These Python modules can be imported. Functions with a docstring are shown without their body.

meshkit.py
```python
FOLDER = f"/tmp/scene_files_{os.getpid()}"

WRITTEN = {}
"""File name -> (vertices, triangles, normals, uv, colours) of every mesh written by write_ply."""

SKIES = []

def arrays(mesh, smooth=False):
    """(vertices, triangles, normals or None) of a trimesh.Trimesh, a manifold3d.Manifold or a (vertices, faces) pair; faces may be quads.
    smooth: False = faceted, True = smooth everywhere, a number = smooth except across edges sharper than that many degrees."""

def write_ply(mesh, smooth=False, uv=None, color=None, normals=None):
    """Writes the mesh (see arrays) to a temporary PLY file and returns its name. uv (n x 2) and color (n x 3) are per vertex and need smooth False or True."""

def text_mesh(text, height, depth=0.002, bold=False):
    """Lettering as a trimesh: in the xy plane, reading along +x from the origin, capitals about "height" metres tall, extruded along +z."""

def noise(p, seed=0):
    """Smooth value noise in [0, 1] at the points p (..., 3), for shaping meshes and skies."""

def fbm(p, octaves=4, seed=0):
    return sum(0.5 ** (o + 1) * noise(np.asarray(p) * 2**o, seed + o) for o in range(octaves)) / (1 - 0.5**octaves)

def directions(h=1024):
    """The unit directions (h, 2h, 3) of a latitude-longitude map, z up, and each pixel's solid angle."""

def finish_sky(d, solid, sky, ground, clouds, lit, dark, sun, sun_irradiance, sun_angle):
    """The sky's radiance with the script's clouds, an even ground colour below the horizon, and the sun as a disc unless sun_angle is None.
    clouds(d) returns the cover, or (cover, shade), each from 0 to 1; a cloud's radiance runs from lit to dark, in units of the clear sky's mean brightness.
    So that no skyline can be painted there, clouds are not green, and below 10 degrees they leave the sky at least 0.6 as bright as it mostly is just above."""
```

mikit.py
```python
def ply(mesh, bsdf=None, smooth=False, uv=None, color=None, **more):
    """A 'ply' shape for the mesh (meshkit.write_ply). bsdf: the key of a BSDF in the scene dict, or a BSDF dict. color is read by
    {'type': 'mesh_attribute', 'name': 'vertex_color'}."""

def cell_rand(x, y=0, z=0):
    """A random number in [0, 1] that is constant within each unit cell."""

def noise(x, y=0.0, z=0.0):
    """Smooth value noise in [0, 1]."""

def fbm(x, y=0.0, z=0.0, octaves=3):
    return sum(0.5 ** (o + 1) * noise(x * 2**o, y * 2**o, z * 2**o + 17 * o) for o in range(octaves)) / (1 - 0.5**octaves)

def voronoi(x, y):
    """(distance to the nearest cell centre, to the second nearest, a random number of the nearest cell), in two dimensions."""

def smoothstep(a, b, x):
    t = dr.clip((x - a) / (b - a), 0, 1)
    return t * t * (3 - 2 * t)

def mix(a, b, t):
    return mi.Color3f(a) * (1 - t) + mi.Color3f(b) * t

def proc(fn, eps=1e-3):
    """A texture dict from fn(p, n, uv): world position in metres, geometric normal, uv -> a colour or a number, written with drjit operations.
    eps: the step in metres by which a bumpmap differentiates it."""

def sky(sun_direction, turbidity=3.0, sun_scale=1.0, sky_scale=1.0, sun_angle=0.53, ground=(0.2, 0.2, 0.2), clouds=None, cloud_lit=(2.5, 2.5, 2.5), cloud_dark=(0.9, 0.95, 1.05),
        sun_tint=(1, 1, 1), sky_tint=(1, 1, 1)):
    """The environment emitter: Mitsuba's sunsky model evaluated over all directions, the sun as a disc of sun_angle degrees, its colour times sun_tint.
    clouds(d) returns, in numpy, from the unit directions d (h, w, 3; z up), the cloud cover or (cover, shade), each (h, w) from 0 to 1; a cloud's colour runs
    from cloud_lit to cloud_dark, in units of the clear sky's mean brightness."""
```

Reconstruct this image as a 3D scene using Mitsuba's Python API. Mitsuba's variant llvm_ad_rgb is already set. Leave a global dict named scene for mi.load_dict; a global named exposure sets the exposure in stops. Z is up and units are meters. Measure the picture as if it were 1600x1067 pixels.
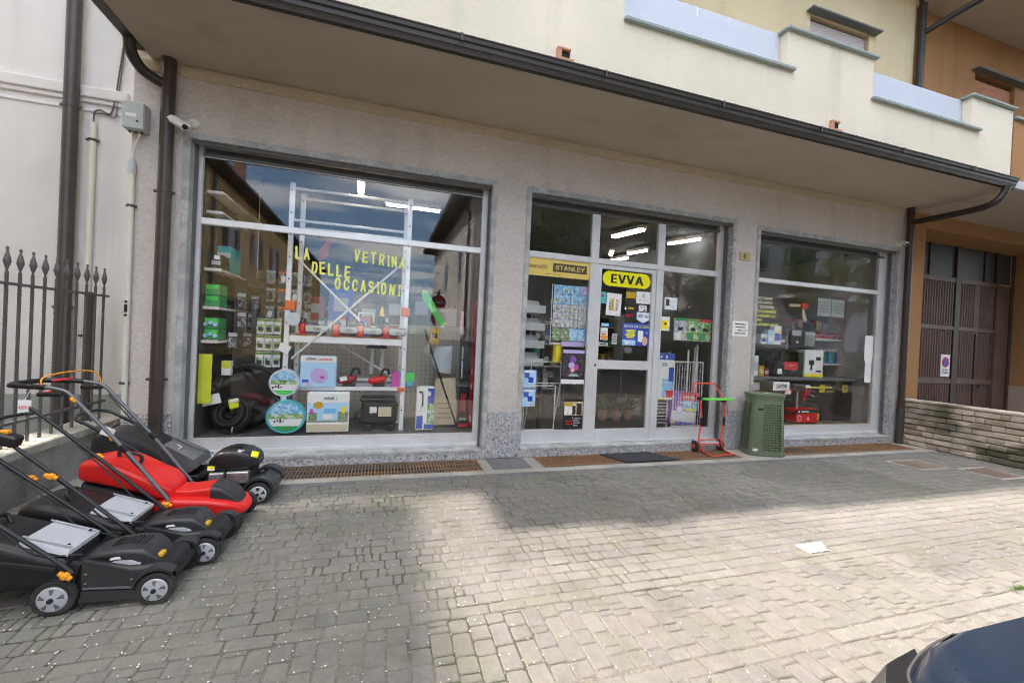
import math, random
import numpy as np, trimesh, mitsuba as mi, drjit as dr
import mikit, meshkit
from mikit import proc, noise, fbm, voronoi, cell_rand, smoothstep, mix
from shapely.geometry import Polygon, box as sbox
from shapely.ops import unary_union

T = mi.ScalarTransform4f
scene, labels = {}, {}
rng = random.Random(7)

# ------------------------------------------------------------------ camera, sky, exposure
CAM = np.array([0.0, -5.4233, 1.6118])
FWD = np.array([0.29272, 0.95616, -0.00816])
UP = np.array([-0.04279, 0.02162, 0.99885])
scene['camera'] = {'type': 'perspective', 'fov': 101.1, 'fov_axis': 'x', 'near_clip': 0.02, 'far_clip': 3000.0,
                   'to_world': T().look_at(origin=CAM.tolist(), target=(CAM + FWD).tolist(), up=UP.tolist())}

def clouds(d):
    p = d / np.maximum(d[..., 2:3], 0.08)
    n = meshkit.fbm(np.stack([p[..., 0] * 0.9 + 3.1, p[..., 1] * 1.3 + 1.7, np.zeros_like(p[..., 0])], -1), 5, 3)
    cover = np.clip((n - 0.40) / 0.22, 0, 1) * 0.85
    return cover, np.clip((n - 0.6) * 2.2, 0, 0.6)

SUN = (-0.82, 0.163, 1.0)
scene['sky'] = mikit.sky(SUN, turbidity=3.0, sun_scale=0.54, sky_scale=1.0, sun_angle=1.9, clouds=clouds,
                         cloud_lit=(3.7, 3.6, 3.45), cloud_dark=(1.9, 1.85, 1.85), sun_tint=(0.92, 0.98, 1.20), sky_tint=(1.03, 1.0, 0.95))
exposure = 3.8

# ------------------------------------------------------------------ names
_used = {}
def uniq(key):
    n = _used.get(key)
    if n is None:
        _used[key] = 0
        return key
    while True:
        n += 1
        k = '%s_%03d' % (key, n)
        if k not in _used:
            _used[key] = n
            _used[k] = 0
            return k

def tag(key, label, cat=None, group=None, kind=None):
    d = {}
    if label: d['label'] = label
    if cat: d['category'] = cat
    if group: d['group'] = group
    if kind: d['kind'] = kind
    labels[key] = d
    return key

def thing(name, label, cat, group=None):
    return tag(uniq(name), label, cat, group)

def part(parent, name, mesh, mat, smooth=False, label=None, kind=None, **kw):
    key = uniq(parent + '__' + name)
    if isinstance(mesh, list): mesh = cat(mesh)
    scene[key] = mikit.ply(mesh, mat, smooth, **kw)
    if label or kind: tag(key, label, kind=kind)
    return key

def solo(name, mesh, mat, label, category, group=None, smooth=False, kind=None):
    key = uniq(name)
    if isinstance(mesh, list): mesh = cat(mesh)
    scene[key] = mikit.ply(mesh, mat, smooth)
    return tag(key, label, category, group, kind)

def struct(name, mesh, mat, smooth=False):
    key = uniq(name)
    scene[key] = mikit.ply(mesh, mat, smooth)
    labels[key] = {'kind': 'structure'}
    return key

# ------------------------------------------------------------------ mesh helpers
def cat(ms): return trimesh.util.concatenate(ms)

def box(x0, x1, y0, y1, z0, z1):
    m = trimesh.creation.box(extents=(x1 - x0, y1 - y0, z1 - z0))
    m.apply_translation(((x0 + x1) / 2, (y0 + y1) / 2, (z0 + z1) / 2))
    return m

def hull(pts): return trimesh.convex.convex_hull(np.asarray(pts, float))

def cbox(x0, x1, y0, y1, z0, z1, c=0.005):
    P = []
    for x, sx in ((x0, 1), (x1, -1)):
        for y, sy in ((y0, 1), (y1, -1)):
            for z, sz in ((z0, 1), (z1, -1)):
                P += [(x, y + sy * c, z + sz * c), (x + sx * c, y, z + sz * c), (x + sx * c, y + sy * c, z)]
    return hull(P)

def rbox(x0, x1, y0, y1, z0, z1, r=0.02, n=3):
    s = trimesh.creation.icosphere(subdivisions=2, radius=r).vertices
    P = [s + np.array((x, y, z)) for x in (x0 + r, x1 - r) for y in (y0 + r, y1 - r) for z in (z0 + r, z1 - r)]
    return hull(np.vstack(P))

def xzprism(poly, y0, y1):
    m = trimesh.creation.extrude_polygon(poly, y1 - y0, engine='earcut')
    v = m.vertices.copy()
    m.vertices = np.stack([v[:, 0], y1 - v[:, 2], v[:, 1]], 1)
    return m

def yzprism(poly, x0, x1):
    m = trimesh.creation.extrude_polygon(poly, x1 - x0, engine='earcut')
    v = m.vertices.copy()
    m.vertices = np.stack([x0 + v[:, 2], v[:, 0], v[:, 1]], 1)
    return m

def xyprism(poly, z0, z1):
    m = trimesh.creation.extrude_polygon(poly, z1 - z0, engine='earcut')
    m.apply_translation((0, 0, z0))
    return m

def tube(pts, r, n=10, cap=True):
    p = np.asarray(pts, float)
    r = np.broadcast_to(r, (len(p),))
    t = np.gradient(p, axis=0) if len(p) > 2 else np.repeat((p[1:] - p[:1]), len(p), 0)
    t = t / np.linalg.norm(t, axis=1, keepdims=True)
    a = np.cross(t[0], (0, 0, 1.0) if abs(t[0][2]) < 0.9 else (1.0, 0, 0))
    rings = []
    ang = np.arange(n) * 2 * np.pi / n
    for i in range(len(p)):
        a = a - t[i] * np.dot(a, t[i])
        a /= np.linalg.norm(a)
        b = np.cross(t[i], a)
        rings.append(p[i] + r[i] * (np.cos(ang)[:, None] * a + np.sin(ang)[:, None] * b))
    return loft(rings, cap)

def loft(rings, cap=True):
    R = [np.asarray(x, float) for x in rings]
    n, k = len(R[0]), len(R)
    V = np.vstack(R)
    F = []
    for i in range(k - 1):
        for j in range(n):
            a, b, c, d = i * n + j, i * n + (j + 1) % n, (i + 1) * n + (j + 1) % n, (i + 1) * n + j
            F += [(a, b, c), (a, c, d)]
    if cap:
        V = np.vstack([V, R[0].mean(0), R[-1].mean(0)])
        for j in range(n):
            F.append((len(V) - 2, (j + 1) % n, j))
            F.append((len(V) - 1, (k - 1) * n + j, (k - 1) * n + (j + 1) % n))
    m = trimesh.Trimesh(V, np.array(F), process=False)
    if m.volume < 0: m.invert()
    return m

def smoothpath(pts, k=6):
    """Catmull-Rom through the points"""
    p = np.asarray(pts, float)
    P = np.vstack([2 * p[0] - p[1], p, 2 * p[-1] - p[-2]])
    out = []
    for i in range(1, len(P) - 2):
        for t in np.linspace(0, 1, k, endpoint=False):
            a, b, c, d = P[i - 1], P[i], P[i + 1], P[i + 2]
            out.append(0.5 * (2 * b + (c - a) * t + (2 * a - 5 * b + 4 * c - d) * t * t + (3 * b - a - 3 * c + d) * t ** 3))
    out.append(p[-1])
    return np.array(out)

def lathe(prof, c, axis='z', n=24):
    """prof: (radius, height) pairs; closed solid"""
    ang = np.arange(n) * 2 * np.pi / n
    rings = []
    for r, h in prof:
        x, y, z = r * np.cos(ang), r * np.sin(ang), np.full(n, h)
        P = np.stack([x, y, z], 1)
        if axis == 'y': P = np.stack([x, z, y], 1)
        if axis == 'x': P = np.stack([z, x, y], 1)
        rings.append(P + np.asarray(c))
    return loft(rings)

def ringmesh(pts_fn, n, m):
    """closed tube surface from pts_fn(i, j) on a torus grid"""
    V = np.array([pts_fn(i / n, j / m) for i in range(n) for j in range(m)])
    F = []
    for i in range(n):
        for j in range(m):
            a, b, c, d = i * m + j, i * m + (j + 1) % m, ((i + 1) % n) * m + (j + 1) % m, ((i + 1) % n) * m + j
            F += [(a, b, c), (a, c, d)]
    t = trimesh.Trimesh(V, np.array(F), process=False)
    if t.volume < 0: t.invert()
    return t

def text_at(s, h, x, y, z, bold=True, depth=0.002, w=None, slant=0.0):
    """lettering that stands upright on a wall facing -y; x, z: lower left corner; w: width to fill"""
    m = meshkit.text_mesh(s, h, depth, bold)
    v = m.vertices.copy()
    v[:, 0] -= v[:, 0].min()
    if w: v[:, 0] *= w / v[:, 0].max()
    v[:, 0] += slant * v[:, 1]
    m.vertices = np.stack([x + v[:, 0], y - v[:, 2], z + v[:, 1]], 1)
    return m

def rect_xz(x0, x1, z0, z1, y):
    return trimesh.Trimesh([(x0, y, z0), (x1, y, z0), (x1, y, z1), (x0, y, z1)], [(0, 1, 2), (0, 2, 3)], process=False)

def rot(m, ang, axis, point=(0, 0, 0)):
    m = m.copy()
    m.apply_transform(trimesh.transformations.rotation_matrix(math.radians(ang), axis, point))
    return m

def moved(m, d):
    m = m.copy(); m.apply_translation(d); return m

def frame_poly(x0, x1, z0, z1, t):
    return Polygon([(x0, z0), (x1, z0), (x1, z1), (x0, z1)], [[(x0 + t, z0 + t), (x0 + t, z1 - t), (x1 - t, z1 - t), (x1 - t, z0 + t)]])

# ------------------------------------------------------------------ materials
def mat(name, color, rough=0.6, metallic=0.0, spec=0.5, bump=None, bump_scale=1.0, coat=0.0, **kw):
    c = color if isinstance(color, dict) else {'type': 'rgb', 'value': list(color)}
    b = {'type': 'principled', 'base_color': c, 'roughness': rough, 'metallic': metallic, 'specular': spec, **kw}
    if coat: b['clearcoat'] = coat; b['clearcoat_gloss'] = 0.9
    if bump is not None:
        b = {'type': 'bumpmap', 'arbitrary': bump, 'scale': bump_scale, 'bsdf': b}
    scene[name] = {'type': 'twosided', 'bsdf': b}
    return name

def mottled(c, amount=0.12, f=6.0, fine=60.0, c2=None):
    c = tuple(float(v) for v in c)
    c2 = tuple(v * (1 - 1.6 * amount) for v in c) if c2 is None else tuple(c2)
    def fn(p, n, uv):
        a = fbm(p.x * f, p.y * f, p.z * f, 4)
        b = noise(p.x * fine, p.y * fine, p.z * fine)
        return mix(c, c2, smoothstep(0.25, 0.75, a)) * (1 - amount * 0.6 + amount * 1.2 * b)
    return proc(fn)

def stucco_fn(c, streak=0.0, grain=1.0):
    c = tuple(float(v) for v in c)
    def fn(p, n, uv):
        a = fbm(p.x * 1.3, p.y * 1.3, p.z * 0.8, 4)
        b = noise(p.x * 70, p.y * 70, p.z * 70)
        b2 = noise(p.x * 170, p.y * 170, p.z * 170)
        s = fbm(p.x * 5.0, p.y * 5.0, p.z * 0.35, 3)
        b3 = noise(p.x * 30, p.y * 30, p.z * 30)
        v = (0.88 + 0.20 * a) * (1 + grain * (0.17 * b - 0.09)) * (1 + grain * (0.17 * b2 - 0.09)) * (1 + grain * (0.13 * b3 - 0.07))
        v = v * (1 - streak * smoothstep(0.5, 0.8, s))
        return mi.Color3f(c) * v
    return proc(fn)

def stucco_bump(p, n, uv):
    return noise(p.x * 90, p.y * 90, p.z * 90) * 0.6 + noise(p.x * 210, p.y * 210, p.z * 210) * 0.4

def soffit_fn(p, n, uv):
    a = fbm(p.x * 0.9, p.y * 1.6, 0.0, 4)
    b = noise(p.x * 90, p.y * 90, p.z * 90)
    st = smoothstep(0.60, 0.78, fbm(p.x * 2.1 + 7, p.y * 3.0, 2.0, 4))
    seam = smoothstep(0.012, 0.004, dr.abs(p.y + 0.62)) * 0.03
    return mi.Color3f(0.45, 0.39, 0.318) * (0.88 + 0.2 * a) * (0.95 + 0.08 * b) * (1 - 0.09 * st - seam)
soffit_fn = proc(soffit_fn)
mat('facade_render', stucco_fn((0.56, 0.51, 0.478), 0.08), 0.92, spec=0.2, bump=proc(stucco_bump, 2e-3), bump_scale=0.0022)
mat('cream_render', stucco_fn((0.76, 0.695, 0.565), 0.14, 0.4), 0.92, spec=0.2)
mat('cream_dark', stucco_fn((0.64, 0.55, 0.35), 0.08, 0.4), 0.92, spec=0.2)
mat('orange_render', stucco_fn((0.37, 0.20, 0.092), 0.10, 0.5), 0.92, spec=0.2)
mat('orange_plinth', stucco_fn((0.42, 0.33, 0.26), 0.1), 0.92, spec=0.2)
mat('soffit_paint', soffit_fn, 0.9, spec=0.2)
mat('fascia_paint', stucco_fn((0.52, 0.45, 0.34), 0.0), 0.9, spec=0.2)

def white_wall_fn(p, n, uv):
    a = fbm(p.x * 1.1, p.y, p.z * 0.7, 4)
    s = fbm(p.x * 7.0, p.y * 7.0, p.z * 0.3, 3)
    low = smoothstep(1.8, 0.6, p.z + 0.7 * a)
    c = mix((0.70, 0.685, 0.68), (0.60, 0.585, 0.58), smoothstep(0.35, 0.75, a))
    return c * (1 - 0.10 * smoothstep(0.5, 0.8, s)) * (1 - 0.15 * low)
mat('white_plaster', proc(white_wall_fn), 0.9, spec=0.2)
mat('house_plinth', mottled((0.30, 0.33, 0.31), 0.15, 3.0), 0.85)
mat('dark_brown_metal', mottled((0.052, 0.034, 0.029), 0.12, 4, 40), 0.38, spec=0.5)
mat('gutter_dark', mottled((0.034, 0.026, 0.023), 0.12, 4, 40), 0.42)
mat('pipe_grey', mottled((0.062, 0.056, 0.055), 0.1, 4, 40), 0.4)
mat('cream_pipe', (0.62, 0.60, 0.52), 0.5)
mat('alu', mottled((0.68, 0.68, 0.69), 0.06, 3, 30), 0.42, metallic=0.2)
mat('alu_bright', (0.78, 0.79, 0.80), 0.35, metallic=0.25)
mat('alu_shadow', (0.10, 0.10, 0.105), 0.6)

def granite_fn(p, n, uv):
    d1, d2, r = voronoi((p.x + p.y) * 75, (p.z + p.y * 0.7) * 75)
    e1, e2, q = voronoi((p.x - p.y) * 38 + 5.3, (p.z - p.y) * 38)
    c = mix((0.40, 0.40, 0.42), (0.60, 0.59, 0.60), r)
    c = mix(c, (0.09, 0.09, 0.10), smoothstep(0.70, 0.78, r) * 0.9)
    c = mix(c, (0.32, 0.30, 0.31), smoothstep(0.7, 0.8, q) * 0.7)
    return c
mat('granite', proc(granite_fn), 0.55)

def slab_fn(p, n, uv):
    a = fbm(p.x * 9, p.y * 9, p.z * 9, 4)
    d1, d2, r = voronoi((p.x + p.y) * 120, p.z * 120)
    c = mix((0.44, 0.44, 0.43), (0.31, 0.32, 0.32), smoothstep(0.3, 0.7, a))
    return c * (0.75 + 0.45 * r)
mat('grey_slab', proc(slab_fn), 0.6)

def concrete_fn(p, n, uv):
    a = fbm(p.x * 2.2, p.y * 2.2, p.z * 2.2, 5)
    b = noise(p.x * 55, p.y * 55, p.z * 55)
    s = fbm(p.y * 6.0 + p.x * 6.0, p.z * 0.6, 0.0, 3)
    c = mix((0.30, 0.29, 0.27), (0.17, 0.165, 0.155), smoothstep(0.3, 0.7, a))
    return c * (0.86 + 0.26 * b) * (1 - 0.25 * smoothstep(0.48, 0.75, s))
mat('concrete_wall', proc(concrete_fn), 0.9, spec=0.2)
mat('coping_concrete', mottled((0.40, 0.385, 0.35), 0.2, 4.0, 50, (0.25, 0.25, 0.20)), 0.9)
mat('border_concrete', mottled((0.36, 0.335, 0.295), 0.15, 3.0, 70), 0.9)

def asphalt_fn(p, n, uv):
    a = fbm(p.x * 0.6, p.y * 0.6, 0.0, 4)
    b = noise(p.x * 45, p.y * 45, 0.0)
    return mi.Color3f(0.045, 0.044, 0.043) * (0.7 + 0.5 * a) * (0.75 + 0.5 * b)
mat('asphalt', proc(asphalt_fn), 0.9)

def joint_fn(p, n, uv):
    a = fbm(p.x * 1.7, p.y * 1.7, 0.0, 4)
    b = noise(p.x * 160, p.y * 160, 0.0)
    c = mix((0.165, 0.148, 0.124), (0.075, 0.076, 0.052), smoothstep(0.42, 0.62, a + 0.05 * (0.5 - p.x)))
    return c * (0.6 + 0.8 * b)
mat('joint_sand', proc(joint_fn), 0.95, spec=0.1)

def paver_mat(name, c):
    c = tuple(float(v) for v in c)
    def fn(p, n, uv):
        a = fbm(p.x * 0.9, p.y * 0.9, 0.0, 4)
        g = fbm(p.x * 19, p.y * 19, 3.0, 3)
        b = noise(p.x * 190, p.y * 190, p.z * 50)
        q = noise(p.x * 420, p.y * 420, 1.0)
        v = (0.86 + 0.24 * a) * (0.88 + 0.24 * g) * (0.88 + 0.22 * b) * (0.90 + 0.18 * q)
        st = smoothstep(0.56, 0.70, fbm(p.x * 0.75 + 3.3, p.y * 0.95 + 8.1, 5.0, 5)) * 0.16 + smoothstep(0.66, 0.74, fbm(p.x * 3.1, p.y * 3.1 + 2, 9.0, 4)) * 0.12
        v = v * (1 - st)
        col = mi.Color3f(c) * v
        moss = smoothstep(0.56, 0.78, fbm(p.x * 2.3 + 9, p.y * 2.3, 0.0, 4)) * 0.30
        return mix(col, mi.Color3f(c) * mi.Color3f(0.66, 0.72, 0.52), moss)
    def bump(p, n, uv):
        return noise(p.x * 230, p.y * 230, p.z * 100) * 0.6 + fbm(p.x * 60, p.y * 60, 0.0, 2) * 0.8
    mat(name, proc(fn), 0.92, spec=0.15, bump=proc(bump, 1.5e-3), bump_scale=0.0016)
    return name
PAVER = [paver_mat('paver_greenish', (0.194, 0.188, 0.163)), paver_mat('paver_beige', (0.200, 0.189, 0.168)),
         paver_mat('paver_pinkish', (0.199, 0.186, 0.173)), paver_mat('paver_grey', (0.188, 0.181, 0.168)),
         paver_mat('paver_light', (0.208, 0.199, 0.176))]
paver_mat('paver_slate', (0.168, 0.165, 0.168))

def rust_fn(p, n, uv):
    a = fbm(p.x * 2.0, p.y * 5.0, p.z * 5, 4)
    b = noise(p.x * 60, p.y * 60, p.z * 60)
    big = smoothstep(0.6, 2.4, p.x)
    c = mix((0.17, 0.135, 0.105), (0.30, 0.17, 0.095), smoothstep(0.3, 0.7, a + 0.25 * big - 0.1))
    return c * (0.7 + 0.5 * b)
mat('rusty_steel', proc(rust_fn), 0.75, spec=0.3)
mat('rust_plate', mottled((0.20, 0.145, 0.115), 0.2, 5, 60), 0.85)
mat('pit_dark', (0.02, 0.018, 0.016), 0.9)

scene['window_glass'] = {'type': 'thindielectric', 'int_ior': 1.52}
def frosted(name, c):
    scene[name] = {'type': 'principledthin', 'base_color': {'type': 'rgb', 'value': list(c)}, 'roughness': 0.35, 'diff_trans': 0.7, 'spec_trans': 0.0}
    return name
frosted('frosted_sheet', (0.80, 0.84, 0.93))

def flat(name, c, rough=0.5, **kw): return mat(name, c, rough, **kw)
for nm, c, r in [('white_paint', (0.78, 0.78, 0.77), 0.5), ('paper_white', (0.80, 0.80, 0.79), 0.7), ('sheet_white', (0.50, 0.48, 0.475), 0.8), ('sheet_mark', (0.15, 0.13, 0.13), 0.8),
                 ('black_rough', (0.013, 0.013, 0.014), 0.7), ('mid_grey_plastic', (0.12, 0.12, 0.125), 0.45),
                 ('silver_plastic', (0.40, 0.41, 0.44), 0.35), ('orange_plastic', (0.80, 0.30, 0.015), 0.4), ('clamp_orange', (0.80, 0.13, 0.02), 0.4),
                 ('yellow_paint', (0.86, 0.72, 0.02), 0.45), ('sign_yellow', (0.90, 0.82, 0.0), 0.4),
                 ('banner_yellow', (0.74, 0.56, 0.14), 0.5), ('letter_yellow', (0.86, 0.88, 0.22), 0.5), ('letter_cream', (0.85, 0.80, 0.55), 0.5), ('ink_black', (0.012, 0.011, 0.010), 0.6), ('ink_blue', (0.03, 0.06, 0.40), 0.6),
                 ('ink_red', (0.62, 0.02, 0.03), 0.5), ('deep_red', (0.30, 0.015, 0.02), 0.5), ('sky_blue', (0.17, 0.50, 0.80), 0.5), ('pale_blue', (0.42, 0.66, 0.90), 0.5),
                 ('royal_blue', (0.05, 0.10, 0.45), 0.5), ('green_card', (0.05, 0.32, 0.10), 0.5), ('bright_green', (0.07, 0.62, 0.10), 0.4), ('lime', (0.66, 0.70, 0.03), 0.5),
                 ('teal', (0.08, 0.45, 0.48), 0.5), ('pink', (0.80, 0.42, 0.52), 0.5), ('lilac', (0.52, 0.40, 0.72), 0.5), ('magenta', (0.55, 0.06, 0.35), 0.5), ('purple', (0.22, 0.08, 0.42), 0.5),
                 ('skin_tone', (0.66, 0.42, 0.30), 0.6), ('beige', (0.62, 0.54, 0.38), 0.7), ('brown_card', (0.36, 0.23, 0.12), 0.7), ('amber', (0.55, 0.33, 0.02), 0.5),
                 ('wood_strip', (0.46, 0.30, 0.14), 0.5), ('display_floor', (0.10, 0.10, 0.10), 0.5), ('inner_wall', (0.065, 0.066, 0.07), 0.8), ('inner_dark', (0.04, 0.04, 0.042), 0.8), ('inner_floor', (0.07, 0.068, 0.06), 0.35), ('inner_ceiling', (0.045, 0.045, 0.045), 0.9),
                 ('shelf_white', (0.72, 0.71, 0.68), 0.5), ('trolley_green', (0.16, 0.72, 0.10), 0.35),
                 ('bin_hole', (0.012, 0.016, 0.010), 0.8), ('mat_black', (0.035, 0.037, 0.042), 0.9), ('box_grey', (0.45, 0.47, 0.47), 0.5), ('brass', (0.42, 0.34, 0.14), 0.4),
                 ('cam_white', (0.70, 0.69, 0.64), 0.4), ('dark_lens', (0.01, 0.01, 0.012), 0.1), ('garage_dark', (0.050, 0.030, 0.024), 0.5),
                 ('shutter_grey', (0.46, 0.41, 0.40), 0.5), ('shutter_orange', (0.44, 0.17, 0.08), 0.55), ('hood_grey', (0.11, 0.12, 0.118), 0.6), ('coping_slate', (0.25, 0.30, 0.29), 0.6),
                 ('terracotta', (0.50, 0.25, 0.16), 0.8), ('fence_iron', (0.095, 0.088, 0.088), 0.5), ('chrome', (0.75, 0.75, 0.76), 0.2), ('blister', (0.55, 0.62, 0.66), 0.25),
                 ('yellow_wall', (0.58, 0.40, 0.15), 0.9), ('house_white', (0.62, 0.61, 0.58), 0.9), ('house_grey', (0.50, 0.50, 0.52), 0.9), ('roof_tile', (0.30, 0.12, 0.07), 0.8), ('dark_window', (0.02, 0.02, 0.025), 0.2),
                 ('trunk', (0.10, 0.075, 0.05), 0.9), ('pegboard', (0.50, 0.47, 0.40), 0.7), ('petal', (0.85, 0.80, 0.74), 0.8), ('sage', (0.24, 0.30, 0.22), 0.5), ('grass_green', (0.16, 0.30, 0.06), 0.6)]:
    mat(nm, c, r)
def print_mat(name, stops, f, fine=0.5):
    stops = [tuple(c) for c in stops]
    def fn(p, n, uv):
        x, z = p.x * f, p.z * f
        a = fbm(x, p.y, z, 4)
        b = fbm(x * 1.7 + 31, z * 1.7, p.y + 5, 3)
        d1, d2, r = voronoi(p.x * f * 3.2, p.z * f * 3.2)
        c = mix(stops[0], stops[1], smoothstep(0.38, 0.55, a))
        c = mix(c, stops[2], smoothstep(0.50, 0.62, b))
        c = mix(c, stops[3], smoothstep(0.80, 0.88, r) * fine)
        return c * (0.85 + 0.3 * noise(p.x * f * 9, p.y, p.z * f * 9))
    mat(name, proc(fn), 0.4)
print_mat('print_garden', [(0.10, 0.26, 0.06), (0.25, 0.42, 0.12), (0.55, 0.66, 0.70), (0.70, 0.66, 0.50)], 16)
print_mat('print_tools', [(0.03, 0.03, 0.035), (0.10, 0.10, 0.11), (0.32, 0.32, 0.33), (0.60, 0.60, 0.60)], 22)
print_mat('print_blue', [(0.10, 0.34, 0.62), (0.22, 0.52, 0.78), (0.50, 0.68, 0.82), (0.75, 0.78, 0.80)], 24)
print_mat('print_warm', [(0.50, 0.36, 0.20), (0.66, 0.52, 0.34), (0.75, 0.68, 0.55), (0.20, 0.13, 0.08)], 20)
print_mat('print_steel', [(0.36, 0.40, 0.43), (0.52, 0.56, 0.60), (0.68, 0.70, 0.72), (0.12, 0.12, 0.13)], 34, .8)
print_mat('print_hedge', [(0.05, 0.16, 0.06), (0.12, 0.30, 0.10), (0.30, 0.40, 0.20), (0.62, 0.20, 0.35)], 40, .6)
print_mat('print_dark', [(0.012, 0.012, 0.014), (0.03, 0.025, 0.03), (0.07, 0.06, 0.07), (0.25, 0.20, 0.22)], 30, .5)
def grime(name, c, rough, dirt=(0.16, 0.14, 0.11), h=0.25, amount=0.5, scratch=0.25, **kw):
    c = tuple(c)
    def fn(p, n, uv):
        a = fbm(p.x * 14, p.y * 14, p.z * 14, 4)
        k = smoothstep(h, 0.0, p.z + 0.12 * (a - 0.5)) * amount * smoothstep(0.3, 0.7, a)
        sc = smoothstep(0.66, 0.72, fbm(p.x * 30, p.y * 30, p.z * 7, 3)) * scratch
        f = smoothstep(0.3, 0.8, fbm(p.x * 3, p.y * 3, p.z * 3, 3)) * 0.16
        return mix(mix(c, dirt, dr.minimum(k + sc * 0.6, 0.9)), tuple(min(1.0, v * 1.6) for v in c), f * 2.0)
    return mat(name, proc(fn), rough, **kw)
grime('bin_green', (0.118, 0.155, 0.090), 0.45)
grime('trolley_red', (0.76, 0.07, 0.035), 0.38, (0.20, 0.09, 0.06), 0.2, 0.5, 0.5)
grime('rubber', (0.019, 0.019, 0.019), 0.85, (0.11, 0.10, 0.085), 0.22, 0.45, 0.3)
grime('dark_grey_plastic', (0.026, 0.027, 0.030), 0.40, (0.09, 0.085, 0.075), 0.20, 0.32, 0.08)
grime('black_plastic', (0.010, 0.010, 0.0115), 0.40, (0.08, 0.075, 0.068), 0.18, 0.28, 0.06)
grime('red_plastic', (0.60, 0.014, 0.012), 0.34, (0.20, 0.12, 0.09), 0.22, 0.35, 0.12)
grime('garage_brown', (0.098, 0.054, 0.042), 0.5, (0.16, 0.12, 0.09), 0.5, 0.3, 0.25)
mat('dim_pane', (0.05, 0.052, 0.055), 0.45, spec=0.3)
mat('steel', (0.55, 0.55, 0.56), 0.32, metallic=0.9)
mat('cast_alu', mottled((0.56, 0.56, 0.57), 0.25, 20, 120), 0.38, metallic=0.8)
mat('tube_dark', (0.018, 0.018, 0.020), 0.35)
mat('tube_grey', (0.16, 0.165, 0.175), 0.32, metallic=0.5)
mat('car_paint', (0.013, 0.023, 0.045), 0.28, metallic=0.3, coat=0.8)
mat('car_black', (0.012, 0.012, 0.014), 0.3)
mat('car_glass', (0.012, 0.014, 0.018), 0.05, spec=0.7)
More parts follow.
